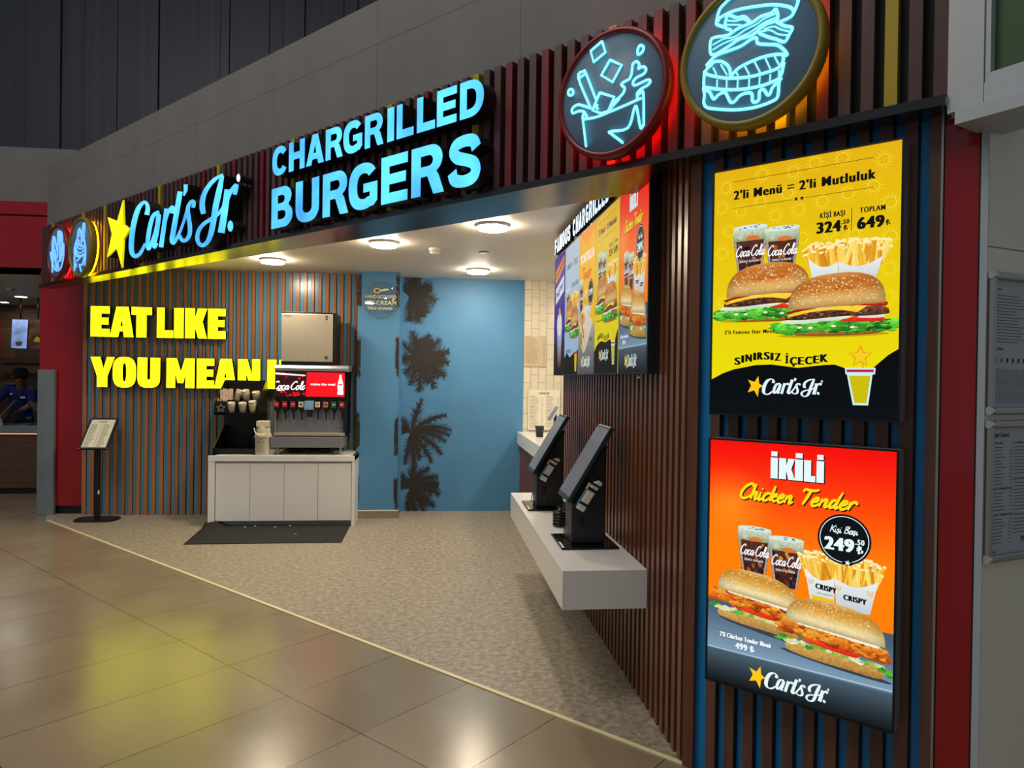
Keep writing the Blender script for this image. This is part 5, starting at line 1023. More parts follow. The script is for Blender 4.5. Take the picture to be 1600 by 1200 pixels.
# ------------------------------------------------------------------ printed artwork (centimetres, flat)
class Art:
    def __init__(s): s.v, s.f, s.c, s.lay = [], [], [], 0
    def nl(s): s.lay += 1; return s
    def poly(s, P, col, a=0.0, col2=None, z0=None, z1=None):
        """filled outline; col2 grades the ink upwards from z0 to z1"""
        c1 = lin(col); c2 = lin(col2) if col2 else c1
        if z0 is None: z0, z1 = min(p[1] for p in P), max(p[1] for p in P)
        i = len(s.v)
        for p in P:
            k = 0 if not col2 else min(1, max(0, (p[1] - z0) / (z1 - z0 + 1e-9)))
            s.v.append((p[0], p[1], s.lay)); s.c.append((*[c1[q] + (c2[q] - c1[q]) * k for q in range(3)], a))
        if len(P) > 4:
            for t in tessellate_polygon([[Vector((p[0], p[1], 0)) for p in P]]): s.f.append([i + q for q in t])
        else: s.f.append(list(range(i, i + len(P))))
        return s
    def grid(s, x0, x1, z0, z1, fn, nx=8, nz=16):
        i = len(s.v)
        for j in range(nz + 1):
            for k in range(nx + 1):
                x, z = x0 + (x1 - x0) * k / nx, z0 + (z1 - z0) * j / nz
                s.v.append((x, z, s.lay)); s.c.append((*lin(fn(k / nx, j / nz)), 0))
        for j in range(nz):
            for k in range(nx): q = i + j * (nx + 1) + k; s.f.append([q, q + 1, q + nx + 2, q + nx + 1])
        return s
    def fan(s, f, boundary, c, colfn, rings=6, a=0.0):
        i = len(s.v); n = len(boundary)
        for k in range(rings + 1):
            q = k / rings
            for p in boundary:
                u, v = c[0] + (p[0] - c[0]) * q, c[1] + (p[1] - c[1]) * q
                s.v.append((*f(u, v), s.lay)); s.c.append((*lin(colfn(u, v)), a))
        for k in range(rings):
            for j in range(n): s.f.append([i + k * n + j, i + k * n + (j + 1) % n, i + (k + 1) * n + (j + 1) % n, i + (k + 1) * n + j])
        return s
    def ell(s, cx, cz, rx, rz, col, rot=0, a=0.0, n=20, col2=None):
        c, n_ = math.cos(rot), math.sin(rot)
        return s.poly([(cx + rx * math.cos(2 * PI * i / n) * c - rz * math.sin(2 * PI * i / n) * n_, cz + rx * math.cos(2 * PI * i / n) * n_ + rz * math.sin(2 * PI * i / n) * c) for i in range(n)], col, a, col2)
    def line(s, P, w, col, sm=False, a=0.0, closed=False):
        P = smooth_line(P, 4, closed) if sm else list(P)
        if closed: P = P + [P[0]]
        L, Rr = ribbon(P, w)
        for i in range(len(L) - 1): s.poly([L[i], L[i + 1], Rr[i + 1], Rr[i]], col, a)
        return s
    def text(s, t, x0, x1, z, cap, col, bold=0.012, heavy=0.0, z2=None):
        """z2: height of the baseline at x1, for slanting lines"""
        for dx in ((0,) if not heavy else (-heavy, -heavy / 2, 0, heavy / 2, heavy)):
            vs, fs = fit_text(t, x0 + dx, x1 + dx, z, cap, bold, 1.16 if heavy and len(t) > 1 else 1.0)
            i = len(s.v); c = lin(col)
            for v in vs:
                dz = 0 if z2 is None else (z2 - z) * (v[0] - x0) / (x1 - x0)
                s.v.append((v[0], v[1] + dz, s.lay + .12 * dx / (heavy or 1))); s.c.append((*c, 0))
            s.f += [[i + q for q in f] for f in fs]
        return s
    def hand(s, t, x0, x1, z, hgt, col, w=.13, slant=.28, rise=0.0):
        st, tot = hand_strokes(t); k = (x1 - x0) / (tot + slant); kz = hgt
        for q in st:
            P = smooth_line([(x0 + (p[0] + slant * p[1]) * k, z + p[1] * kz + rise * p[0] / tot) for p in q], 4)
            L, Rr = ribbon(P, [w * kz * e for e in (.7, 1, 1.1, 1, .7)])
            for i in range(len(L) - 1): s.poly([L[i], L[i + 1], Rr[i + 1], Rr[i]], col)
        return s
    def logo(s, x, z, w, star, col):
        k = w / 2.56; kz = k * 1.1
        s.nl().poly([(x + p[0] * k + .12, z + p[1] * kz - .12) for p in STAR], (190, 90, 20)); s.nl().poly([(x + p[0] * k, z + p[1] * kz) for p in STAR], star)
        s.nl()
        for nm, pl in LOGO:
            P = [(x + p[0] * k, z + p[1] * kz) for p in pl]
            if nm in ('dot', 'mark'): s.poly(P, col); continue
            n = len(P) // 2; L, Rr = P[:n], P[n:][::-1]
            for i in range(n - 1): s.poly([L[i], L[i + 1], Rr[i + 1], Rr[i]], col)
        return s
    def make(s, name, parent, matname, sx=1.0, sz=1.0, x=0, y=0, z=0, gap=0.00009, wmax=69.95):
        me = bpy.data.meshes.new(name)
        me.from_pydata([(x + min(max(v[0], .05), wmax) * .01 * sx, y - v[2] * gap, z + v[1] * .01 * sz) for v in s.v], [], s.f)
        at = me.attributes.new('Col', 'FLOAT_COLOR', 'POINT')
        at.data.foreach_set('color', [q for c in s.c for q in c])
        me.materials.append(MT[matname])
        o = bpy.data.objects.new(name, me); COL.objects.link(o)
        if parent: o.parent = parent
        return o

def blob(cx, cz, rx, rz, n, jag, r):
    return [(cx + rx * (1 + r.uniform(-jag, jag)) * math.cos(2 * PI * i / n), cz + rz * (1 + r.uniform(-jag, jag)) * math.sin(2 * PI * i / n)) for i in range(n)]

def bun_top(A, f, w, h, r, flat=0.0, seeds=110, pale=False):
    """domed bun in the unit frame f(u, v): u 0..1 across, v 0 at its cut face"""
    hi, mid, lo = ((226, 186, 110), (214, 168, 84), (236, 214, 160)) if pale else ((214, 132, 50), (190, 106, 34), (222, 176, 100))
    def dome(k):
        L = []
        for i in range(33):
            t = PI * i / 32; c = math.cos(t); L.append((0.5 - .5 * k * math.copysign(abs(c) ** .8, c), h * (k ** .6) * math.sin(t) ** .72))
        return L
    def shade(u, v):
        t = min(1, max(0, v / h)); e = abs(u - .5) * 2
        if pale: st = ((0, (228, 202, 140)), (.22, (244, 228, 176)), (.5, (226, 174, 84)), (.8, (202, 138, 48)), (1, (226, 184, 110)))
        else: st = ((0, (214, 168, 96)), (.25, (226, 182, 108)), (.5, (206, 134, 58)), (.78, (192, 108, 38)), (1, (214, 150, 82)))
        for (a, ca), (b_, cb) in zip(st, st[1:]):
            if t <= b_: q = (t - a) / (b_ - a); c = [ca[i] + (cb[i] - ca[i]) * q for i in range(3)]; break
        k = 1 - .22 * e ** 4
        return tuple(x * k for x in c)
    A.nl().fan(f, dome(1), (.5, h * .42), shade, 7, .13)
    if not pale:
        A.nl()
        for k in range(12):
            u = r.uniform(.12, .88); A.poly([f(*p) for p in blob(u, h * r.uniform(.5, .72), .05, h * .05, 10, .3, r)], (190, 104, 36), .2)
    A.nl()
    n = 0
    while n < seeds:
        u, v = r.uniform(.05, .95), r.uniform(.12, .98)
        if v > math.sin(math.acos(max(-1, min(1, 1 - 2 * u)))) ** .72 * .93 or (v < .35 and r.random() < .4): continue
        a = r.uniform(0, PI); ru, rv = .011, h * .026
        cA, sA = math.cos(a), math.sin(a)
        A.poly([f(u + ru * (q[0] * cA - q[1] * sA * .6), v * h + rv * (q[0] * sA + q[1] * cA * .6) * 1.0) for q in ((1, 0), (.5, .6), (-.5, .6), (-1, 0), (-.5, -.6), (.5, -.6))], (252, 238, 200) if r.random() < .7 else (232, 206, 150)); n += 1

def lettuce(A, f, u0, u1, v0, v1, r, n=26):
    A.nl()
    cols = [(26, 104, 24), (46, 138, 32), (84, 172, 48), (18, 76, 20), (60, 156, 38), (150, 224, 96)]
    for k in range(n):
        u = r.uniform(u0, u1); c0 = cols[r.randrange(5)]; A.poly([f(*p) for p in blob(u, v0 + (v1 - v0) * r.uniform(.0, .3), (u1 - u0) / n * r.uniform(.8, 1.6), (v1 - v0) * r.uniform(.12, .3), 11, .4, r)], c0, .2, tuple(min(255, q * 1.5 + 20) for q in c0))
    A.nl()
    for k in range(n * 3):
        u = u0 + (u1 - u0) * (k % n + .5) / n; w = (u1 - u0) / n * r.uniform(1.0, 2.6); hh = (v1 - v0) * r.uniform(.55, 1.1)
        vm = v0 + (v1 - v0) * r.uniform(.3, .72)
        P = blob(u + r.uniform(-.01, .01), vm, w, hh * .42, 13, .34, r); c0 = cols[r.randrange(5)]; A.poly([f(*p) for p in P], c0, .2, tuple(min(255, q * 1.35 + 18) for q in c0))
        if k % 9 == 8: A.lay += .25
    A.nl()
    for k in range(n * 2):
        u = r.uniform(u0, u1); v = v0 + (v1 - v0) * r.uniform(.25, .85); a = r.uniform(-.5, .5); l = r.uniform(.012, .03)
        A.line([f(u - l, v - l * a * .5), f(u, v + .008), f(u + l, v + l * a * .5)], .22, cols[5 if r.random() < .6 else 3])

def burger_beef(A, f, seed):
    """flame-grilled burger with cheese, onion, tomato and lettuce"""
    r = random.Random(seed)
    W = 1.0
    bb = [(.14, .10), (.12, .06), (.16, .02), (.30, .0), (.55, -.005), (.78, .0), (.90, .03), (.92, .09), (.86, .14), (.2, .14)]
    A.nl().poly([f(*p) for p in smooth_line(bb, 4, True)], (150, 92, 38), .3, (196, 134, 66))
    A.nl(); A.line([f(.17, .012), f(.4, -.002), f(.7, .0), f(.88, .03)], .28, (104, 56, 22), True)
    lettuce(A, f, .0, 1.01, .05, .22, r, 22)
    A.nl()
    for u, v in ((.30, .12), (.20, .13), (.66, .11), (.50, .135)): A.poly([f(*p) for p in blob(u, v, .022, .018, 12, .12, r)], (246, 238, 214))
    A.nl().poly([f(*p) for p in smooth_line([(.56, .205), (.75, .185), (.90, .19), (.91, .24), (.84, .27), (.64, .265)], 4, True)], (214, 26, 22), .25, (238, 66, 44))
    A.nl().poly([f(*p) for p in smooth_line([(.04, .20), (.18, .185), (.36, .20), (.34, .235), (.12, .25), (.04, .235)], 4, True)], (206, 216, 190), .05, (236, 240, 224))
    A.nl().poly([f(*p) for p in smooth_line([(.20, .235), (.40, .21), (.58, .235), (.64, .27), (.40, .275), (.22, .26)], 4, True)], (190, 206, 186), .05, (240, 244, 232))
    A.poly([f(*p) for p in smooth_line([(.70, .25), (.88, .235), (.92, .275), (.76, .285)], 4, True)], (206, 214, 214), .05, (238, 240, 238))
    pat = [(.07, .27), (.10, .25), (.25, .245), (.45, .265), (.62, .28), (.72, .27), (.93, .285), (.955, .33), (.92, .39), (.78, .41), (.62, .37), (.40, .385), (.22, .37), (.09, .32)]
    A.nl().poly([f(*p) for p in smooth_line(pat, 4, True)], (66, 38, 26), .6, (112, 70, 50))
    A.nl()
    for k in range(90):
        u = r.uniform(.10, .93); v = .325 + .05 * (u - .5) + r.uniform(-.045, .045); s = r.uniform(.006, .02)
        A.poly([f(*p) for p in blob(u, v, s, s * .6, 7, .4, r)], r.choice([(44, 24, 18), (128, 84, 60), (86, 50, 34), (160, 112, 84), (30, 18, 14)]), .3)
    A.nl().poly([f(*p) for p in [(.085, .285), (.10, .33), (.22, .385), (.45, .43), (.62, .44), (.80, .44), (.70, .33), (.66, .345), (.52, .385), (.30, .36), (.13, .305)]], (246, 196, 40), .03, (255, 214, 62))
    A.nl().poly([f(*p) for p in smooth_line([(.08, .34), (.20, .38), (.45, .43), (.70, .43), (.90, .40), (.94, .43), (.92, .47), (.72, .485), (.45, .46), (.20, .415), (.085, .375)], 4, True)], (140, 14, 14), .3, (190, 30, 24))
    A.nl(); 
    for k in range(14):
        u = r.uniform(.55, .92); A.poly([f(*p) for p in blob(u, .445 + r.uniform(-.02, .02), .014, .010, 8, .3, r)], (224, 54, 40))
    A.poly([f(*p) for p in blob(.38, .43, .06, .02, 12, .1, r)], (232, 228, 200))
    g = lambda u, v: f(.095 + .83 * u, .405 + v + .055 * u - .03 * (u > .8) * (u - .8))
    bun_top(A, g, 1, .50, r, seeds=130)

def burger_chicken(A, f, seed):
    """crispy chicken sandwich with mayo and tomato; f's own frame may be tilted"""
    r = random.Random(seed)
    A.nl().poly([f(*p) for p in smooth_line([(.09, .16), (.08, .08), (.13, .03), (.35, .0), (.65, .0), (.88, .0), (.935, .04), (.945, .13), (.9, .19), (.15, .21)], 4, True)], (170, 120, 48), .32, (220, 178, 100))
    A.nl()
    for k in range(26):
        u = .06 + .9 * k / 26; A.poly([f(*p) for p in blob(u, .19 + .02 * r.uniform(-1, 1), .035, .03, 9, .3, r)], r.choice([(150, 190, 70), (196, 210, 120), (110, 168, 52), (226, 226, 180)]), .2)
    for u, v in ((.13, .17), (.17, .19), (.74, .165), (.69, .185)): A.poly([f(*p) for p in blob(u, v, .045, .035, 12, .15, r)], (238, 236, 220))
    A.nl()
    for u, v, s in ((.02, .19, .045), (.05, .23, .04), (.97, .12, .05), (.93, .15, .04), (.99, .08, .03), (.29, .16, .04)):
        A.poly([f(*p) for p in blob(u, v, s, s * .8, 11, .45, r)], r.choice([(58, 142, 48), (96, 178, 66)]), .25)
    A.nl().poly([f(*p) for p in smooth_line([(.25, .25), (.45, .215), (.68, .205), (.73, .23), (.71, .285), (.50, .315), (.28, .315)], 4, True)], (220, 26, 10), .1, (246, 80, 36))
    ch = [(.0, .34), (.03, .29), (.14, .30), (.26, .31), (.45, .33), (.60, .31), (.75, .255), (.92, .24), (1.0, .27), (.99, .36), (.90, .43), (.75, .48), (.5, .53), (.3, .52), (.1, .49), (.03, .43)]
    A.nl().poly([f(*p) for p in smooth_line(ch, 4, True)], (160, 70, 14), .5, (214, 118, 34))
    A.nl()
    for k in range(170):
        u = r.uniform(.02, .98); lo, hi = .30 - .05 * max(0, u - .55), .49 - .12 * max(0, u - .5)
        v = r.uniform(lo, hi); s = r.choice([r.uniform(.012, .026), r.uniform(.026, .07)]); c0 = r.choice([(206, 104, 24), (190, 88, 18), (150, 60, 12), (222, 124, 34), (118, 46, 10), (206, 106, 26)])
        A.poly([f(*p) for p in blob(u, v, s, s * .8, 9, .42, r)], c0, .35, tuple(min(255, q * 1.5 + 16) for q in c0))
        if k % 40 == 39: A.lay += .3
    A.nl()
    for k in range(12): A.poly([f(*p) for p in blob(.22 + .058 * k, .505 - .004 * k, .045, .034, 10, .2, r)], (240, 236, 216), .05)
    g = lambda u, v: f(.08 + .87 * u, .50 + v - .03 * u)
    bun_top(A, g, 1, .44, r, seeds=90, pale=True)

def glass(A, x0, x1, zt, zb, seed):
    r = random.Random(seed); w = x1 - x0; h = zt - zb; cx = (x0 + x1) / 2
    def wd(t): return w / 2 * (1.0 - .02 * t - .44 * max(0, t - .22) ** 1.1)
    L = [(cx - wd(t / 10), zt - h * t / 10) for t in range(11)]; Rr = [(cx + wd(t / 10), zt - h * t / 10) for t in range(11)]
    A.nl().poly(L + Rr[::-1], (52, 26, 30), .25, (96, 52, 34))
    A.nl()
    for k in range(34):
        t = r.uniform(.3, 1); x = cx + wd(t) * r.uniform(-.95, .95); z = zt - h * t; s = r.uniform(.3, .9)
        A.poly(blob(x, z, s, s * 1.3, 6, .4, r), r.choice([(44, 18, 24), (96, 40, 20), (176, 92, 30), (70, 66, 76), (120, 110, 116), (30, 14, 20), (206, 140, 60)]), .3)
    A.nl()
    for s_ in (-1, 1): A.poly([(cx + s_ * wd(t / 8) * (.98 if k == 0 else .84), zt - h * t / 8) for k, T in ((0, range(9)), (1, range(8, -1, -1))) for t in T], (164, 160, 150), .3)
    A.nl().poly([(cx - wd(0), zt), (cx + wd(0), zt), (cx + wd(.26), zt - h * .26), (cx - wd(.26), zt - h * .26)], (150, 160, 120), .25, (214, 226, 204))
    A.nl(); A.poly(blob(cx + w * .06, zt - h * .22, w * .22, h * .05, 9, .2, r), (216, 120, 50)); A.poly(blob(cx - w * .28, zt - h * .17, w * .09, h * .06, 7, .2, r), (196, 206, 180))
    A.nl().ell(cx, zt, w / 2 * 1.0, w * .075, (214, 232, 226), a=.1); A.nl()
    for k in range(9): A.poly(blob(cx + w * r.uniform(-.3, .3), zt + w * r.uniform(-.03, .04), w * .04, w * .015, 6, .3, r), (96, 110, 104))
    A.nl()
    A.hand('Coca-Cola', x0 + w * .06, x0 + w * .97, zt - h * .56, w * .30, (250, 250, 250), .10)
    A.nl().text('ZERO SUGAR', x0 + w * .2, x0 + w * .78, zt - h * .68, w * .06, (226, 226, 232), .02)

def fries(A, x0, x1, zt, zl, zr, zb, seed, word=None):
    """two packs side by side, sticks fanning out of a scooped white sleeve"""
    r = random.Random(seed); w = x1 - x0
    A.nl()
    for k in range(150):
        x = x0 + w * r.uniform(.03, .97); base = zl + (zr - zl) * (x - x0) / w - 3.2
        l = (zt - base) * r.uniform(.55, 1.0) * (1 - .25 * abs((x - x0) / w - .45)); a = r.uniform(-.35, .35) + .35 * ((x - x0) / w - .5)
        q = r.uniform(.55, .95); dx, dz = math.sin(a), math.cos(a); nx_, nz_ = dz * q, -dx * q
        P = [(x - nx_, base - nz_), (x + nx_, base + nz_), (x + nx_ + dx * l, base + nz_ + dz * l), (x - nx_ + dx * l, base - nz_ + dz * l)]
        c = r.choice([(236, 178, 46), (246, 200, 76), (222, 152, 30), (250, 216, 110), (210, 134, 26)])
        A.poly(P, c, .08)
        A.poly([P[0], (x, base), (x + dx * l, base + dz * l), P[3]], tuple(min(255, q2 + 16) for q2 in c), .05)
        e = .8; tx, tz = x + dx * l, base + dz * l
        A.poly([P[3], P[2], (P[2][0] + dx * e, P[2][1] + dz * e), (P[3][0] + dx * e, P[3][1] + dz * e)], (255, 238, 170))
        if k % 12 == 11: A.lay += .3
    A.nl()
    xm = x0 + w * .42
    zm = zl + (zr - zl) * .42 - 1.6
    def scoop(xa, za, xb, zb_): return [(xa + (xb - xa) * i / 10, za + (zb_ - za) * i / 10 - 2.6 * math.sin(PI * i / 10)) for i in range(11)]
    A.poly(scoop(x0, zl, xm, zm) + [(xm - .1, zb), (x0 + w * .09, zb)], (206, 214, 214), 0, (240, 244, 244))
    A.nl().poly(scoop(xm, zm, x1, zr) + [(x1 - w * .10, zb), (xm + w * .03, zb)], (196, 206, 208), 0, (236, 240, 242))
    A.nl().line([(xm, zm), (xm - .05, zb)], .12, (170, 178, 182))
    if word:
        A.nl().poly([(x0 + w * .10, zb + 3.4), (xm - .2, zb + 3.0), (xm - .2, zb), (x0 + w * .13, zb)], (240, 196, 30))
        A.nl().text(word, x0 + w * .16, x0 + w * .445, zl - 6.9, 2.0, (16, 16, 18), .004, .2, zl - 7.5); A.text(word, x0 + w * .55, x0 + w * .85, zl - 9.2, 2.0, (16, 16, 18), .004, .2, zl - 9.6)
        A.text('HOT & CRUNCHY', x0 + w * .18, x0 + w * .40, zl - 8.9, .6, (60, 50, 20), .01)
        A.nl()
        for xx, zz in ((.09, -5.5), (.47, -6.2), (.90, -6.2)):
            for q in (-1, 0, 1): A.line([(x0 + w * xx + q * .5, zl + zz), (x0 + w * xx + q * 1.0, zl + zz + 1.8)], .28, (226, 170, 60))
    else:
        A.nl()
        for xx in (.06, .90):
            for q in (-1, 1): A.line([(x0 + w * xx + q * .4, zb + 1.0), (x0 + w * xx + q * .7, zb + 2.8)], .14, (150, 150, 140))

def frame(x0, z0, w, h, tilt=0.0):
    return lambda u, v: (x0 + w * u, z0 + h * v + tilt * w * u)
def star_pts(cx, cz, ro, ri, rot=0): return [(cx + (ro if i % 2 == 0 else ri) * math.sin(i * PI / 5 + rot), cz + (ro if i % 2 == 0 else ri) * math.cos(i * PI / 5 + rot)) for i in range(10)]
WAVE = [(0, 14.0), (5, 16.6), (9.8, 18.3), (18.7, 20.0), (25, 20.2), (35, 18.9), (45, 20.0), (48.6, 20.1), (51.9, 18.9), (56, 16), (60, 17.2), (62.8, 19.9), (66.5, 23.4), (70, 25.7)]

def art_beef():
    A = Art(); A.grid(0, 70, 0, 100, lambda u, v: (238 - 8 * v, 206 - 26 * v + 26 * (1 - v), 6 + 10 * v), 4, 10)
    A.nl()
    suns = [(64, 93.9), (40.1, 97.0), (32.1, 95.1), (34.3, 80), (25.4, 79), (43, 82), (66.3, 78.3), (6.7, 75), (3.8, 66.2), (66.3, 54.7), (54.3, 67.9), (11.4, 82.6), (19.6, 85.2), (60.8, 84.9), (52.1, 83.6), (3.5, 85), (5, 93), (20, 96), (66.6, 66), (46, 70), (36, 69), (30, 87), (3, 56), (4.5, 46), (66, 44.5), (50, 97)]
    for x, z in suns:
        if 3 < x < 67.2:
            A.line([(x + 2.0 * math.cos(a), z + 2.0 * math.sin(a)) for a in [i * PI / 9 for i in range(18)]], .22, (252, 232, 60), closed=True)
            for i in range(14):
                a = 2 * PI * i / 14; A.line([(x + 2.5 * math.cos(a), z + 2.5 * math.sin(a)), (x + 3.3 * math.cos(a), z + 3.3 * math.sin(a))], .18, (252, 232, 60))
    A.nl()
    K = (18, 16, 14)
    A.line([(8.2, 94.9), (60.7, 95.3)], .18, K); A.line([(8.2, 84.1), (32, 84.2)], .18, K); A.line([(36.8, 84.3), (60.8, 84.5)], .18, K)
    A.poly(star_pts(33.3, 84.3, .95, .4, .2), K); A.poly(star_pts(35.5, 84.3, .95, .4, .2), K)
    A.nl().text("2'li Menü = 2'li Mutluluk", 8.5, 61.3, 87.6, 3.6, K, .006, .26)
    A.nl().text('KİŞİ BAŞI', 42.4, 51.1, 75.6, 1.9, K, .004, .1).text('TOPLAM', 56.3, 64.7, 75.8, 1.9, K, .004, .1)
    A.nl().text('324', 41.4, 49.6, 69.9, 4.2, K, .01, .36).text('.50', 50, 52.7, 72.4, 1.7, K, .02, .06).text('₺', 50.8, 52.2, 70.0, 1.9, K, .02, .05)
    A.nl().text('649', 55.7, 64.3, 69.9, 4.2, K, .01, .36).text('₺', 65.0, 66.4, 70.2, 1.9, K, .02, .05); A.line([(53.5, 69.6), (53.5, 78.1)], .22, K)
    glass(A, 8.5, 22.3, 75.6, 55, 1); glass(A, 21.6, 34.9, 73.7, 55, 2)
    fries(A, 38.2, 64.3, 66.8, 60.7, 59.3, 50, 3)
    A.nl(); A.ell(24, 38.0, 21, .9, (196, 160, 10)); A.ell(47, 31.3, 20, .9, (196, 160, 10))
    burger_beef(A, frame(2.2, 37.6, 40, 24.6), 11)
    burger_beef(A, frame(27.2, 31.2, 41.4, 24.8), 12)
    A.nl().text("2'li Famous Star Menü", 5.6, 26.2, 32.7, 1.5, K, .004, .1)
    A.nl().poly(WAVE + [(70, 0), (0, 0)], (8, 14, 20), 0, (6, 8, 12))
    A.nl()
    word = 'SINIRSIZ İÇECEK'; xs = [10.1, 13.0, 14.7, 17.9, 19.5, 22.1, 24.8, 26.4, 28.9, 30.6, 32.3, 35.4, 38.0, 41.0, 43.6]
    ws = [2.1, .7, 2.2, .7, 1.9, 2.0, .7, 2.0, 0, .7, 2.3, 1.8, 2.2, 1.8, 2.4]
    for ch, x, w in zip(word, xs, ws):
        if ch == ' ': continue
        t = (x - 10) / 36; z = 20.0 + 3.0 * math.sin(PI * 1.12 * t) * (1 - .35 * t) + 1.4 * t * t - .2
        z = 20.1 + (2.1 * math.sin(PI * t / .62) if t < .62 else 1.5 * ((t - .62) / .38) ** 1.2 - .4 * math.sin(PI * (t - .62) / .38))
        A.text(ch, x, x + w, z, 3.0, K, .004, .3)
    A.logo(15.6, 7.4, 31.6, (250, 200, 20), (226, 246, 250))
    A.nl().poly([(52.2, 18.9), (62.6, 18.9), (62.4, 16.5), (61.6, 16.5), (60.3, 5.2), (55.1, 5.2), (52.9, 16.5), (52.4, 16.5)], (200, 240, 246)); A.nl().poly([(53.6, 16.0), (60.9, 16.0), (59.7, 6.0), (55.7, 6.0)], (206, 190, 10), .05); A.poly([(52.8, 18.3), (62.0, 18.3), (62.0, 17.3), (52.8, 17.3)], (196, 30, 50))
    A.nl(); A.line(star_pts(57.4, 23.0, 4.0, 1.75), .32, (226, 110, 20), closed=True); A.poly(star_pts(57.4, 23.0, 3.7, 1.6), (246, 206, 30)); A.line([(58.2, 20.5), (58.4, 18.8)], .3, (226, 120, 30))
    return A

def art_chicken():
    A = Art()
    def bg(u, v):
        if v > .36:
            t = (v - .36) / .64; g = max(0, 1 - math.hypot((u - .12) * 1.4, (v - .62) * 1.6) * 2.6)
            return (255 - 22 * max(0, t - .6), 128 - 112 * min(1, t * 1.05) + 60 * g, 6 + 4 * t + 20 * g)
        return (255, 128, 6)
    A.grid(0, 70, 34.5, 100, bg, 14, 24)
    A.nl().grid(0, 70, 0, 34.8, lambda u, v: tuple(int(a + (b - a) * min(1, max(0, (v - .42) / .5))) for a, b in zip((124, 156, 182), (74, 92, 110))) if v > .41 else tuple(int(a * (.25 + .75 * min(1, v / .36))) for a in (72, 92, 106)), 4, 24)
    A.nl(); A.line([(0, 13.8), (70, 14.3)], .5, (176, 196, 210)); A.line([(0, 27), (70, 24)], .12, (86, 104, 122)); A.line([(0, 21.5), (70, 20)], .14, (90, 108, 126))
    K = (20, 20, 26); Wt = (232, 250, 252)
    A.nl()
    def blk(dx, dz, col, grow=0):
        for x0, x1 in ((25.2, 28.0), (34.6, 37.6), (42.6, 45.3)):
            A.poly([(x0 + dx - grow, 86.2 + dz - grow), (x1 + dx + grow, 86.2 + dz - grow), (x1 + dx + grow, 94.4 + dz + grow), (x0 + dx - grow, 94.4 + dz + grow)], col)
            A.poly([(x0 + dx + .2 - grow, 94.9 + dz - grow), (x1 + dx - .2 + grow, 94.9 + dz - grow), (x1 + dx - .2 + grow, 96.8 + dz + grow), (x0 + dx + .2 - grow, 96.8 + dz + grow)], col)
        A.poly([(28.5 + dx, 86.2 + dz), (31.2 + dx, 86.2 + dz), (31.2 + dx, 89.6 + dz), (32.2 + dx, 86.2 + dz), (34.8 + dx, 86.2 + dz), (33.2 + dx, 90.4 + dz), (34.5 + dx, 94.4 + dz), (32.0 + dx, 94.4 + dz), (31.2 + dx, 91.5 + dz), (31.2 + dx, 94.4 + dz), (28.5 + dx, 94.4 + dz)], col)
        A.poly([(38.0 + dx, 86.2 + dz), (42.2 + dx, 86.2 + dz), (42.2 + dx, 88.5 + dz), (40.6 + dx, 88.5 + dz), (40.6 + dx, 94.4 + dz), (38.0 + dx, 94.4 + dz)], col)
    for k in range(4): blk(.12 * k + .1, -.1 - .1 * k, K); 
    A.nl(); blk(0, 0, Wt)
    A.nl()
    for dx, dz, col in ((.45, -.45, (40, 20, 14)), (.25, -.25, (40, 20, 14)), (0, 0, (252, 222, 22))):
        A.hand('Chicken', 12.2 + dx, 35.6 + dx, 77.0 + dz, 6.2, col, .17, .3); A.hand('Tender', 35.8 + dx, 58.4 + dx, 77.2 + dz, 6.2, col, .17, .3); A.nl()
    glass(A, 12.4, 25.9, 65.2, 46, 5); glass(A, 25.1, 38.4, 63.0, 44, 6)
    fries(A, 39.0, 64.6, 60.6, 53.0, 52.4, 40, 7, 'CRISPY')
    A.nl().ell(52.8, 66.1, 9.35, 9.35, (14, 18, 24), n=40); A.nl(); A.line([(52.8 + 8.5 * math.cos(a), 66.1 + 8.5 * math.sin(a)) for a in [i * PI / 24 for i in range(48)]], .28, Wt, closed=True)
    A.nl().ell(54.2, 57.6, 1.9, 1.0, (14, 18, 24)); A.nl().poly(star_pts(54.2, 57.6, 1.15, .5, .2), Wt)
    A.nl().hand('Kişi Başı', 47.6, 58.2, 68.4, 2.6, Wt, .15, .25)
    A.nl().text('249', 46.3, 56.0, 61.8, 4.7, Wt, .01, .42).text('.50', 56.8, 59.8, 64.9, 1.9, Wt, .02, .06).text('₺', 57.3, 59.4, 61.6, 2.8, Wt, .02, .08)
    A.nl(); A.ell(22, 25.0, 17, 1.0, (52, 66, 80), rot=-.12); A.ell(50, 18.6, 20, 1.1, (52, 66, 80), rot=-.08)
    burger_chicken(A, frame(1.5, 27.0, 37.6, 24.0, -.075), 21)
    burger_chicken(A, frame(29.0, 19.6, 40.3, 25.2, -.055), 22)
    A.nl().text("2'li Chicken Tender Menü", 5.8, 26.6, 18.9, 1.9, (50, 60, 70), .004, .2); A.nl().text("2'li Chicken Tender Menü", 5.6, 26.4, 19.1, 1.9, (236, 244, 248), .004, .16)
    A.nl().text('499 ₺', 12.3, 19.8, 15.6, 2.4, (240, 248, 250), .004, .2)
    A.logo(18.1, 2.2, 33.4, (250, 204, 24), (230, 248, 250))
    return A

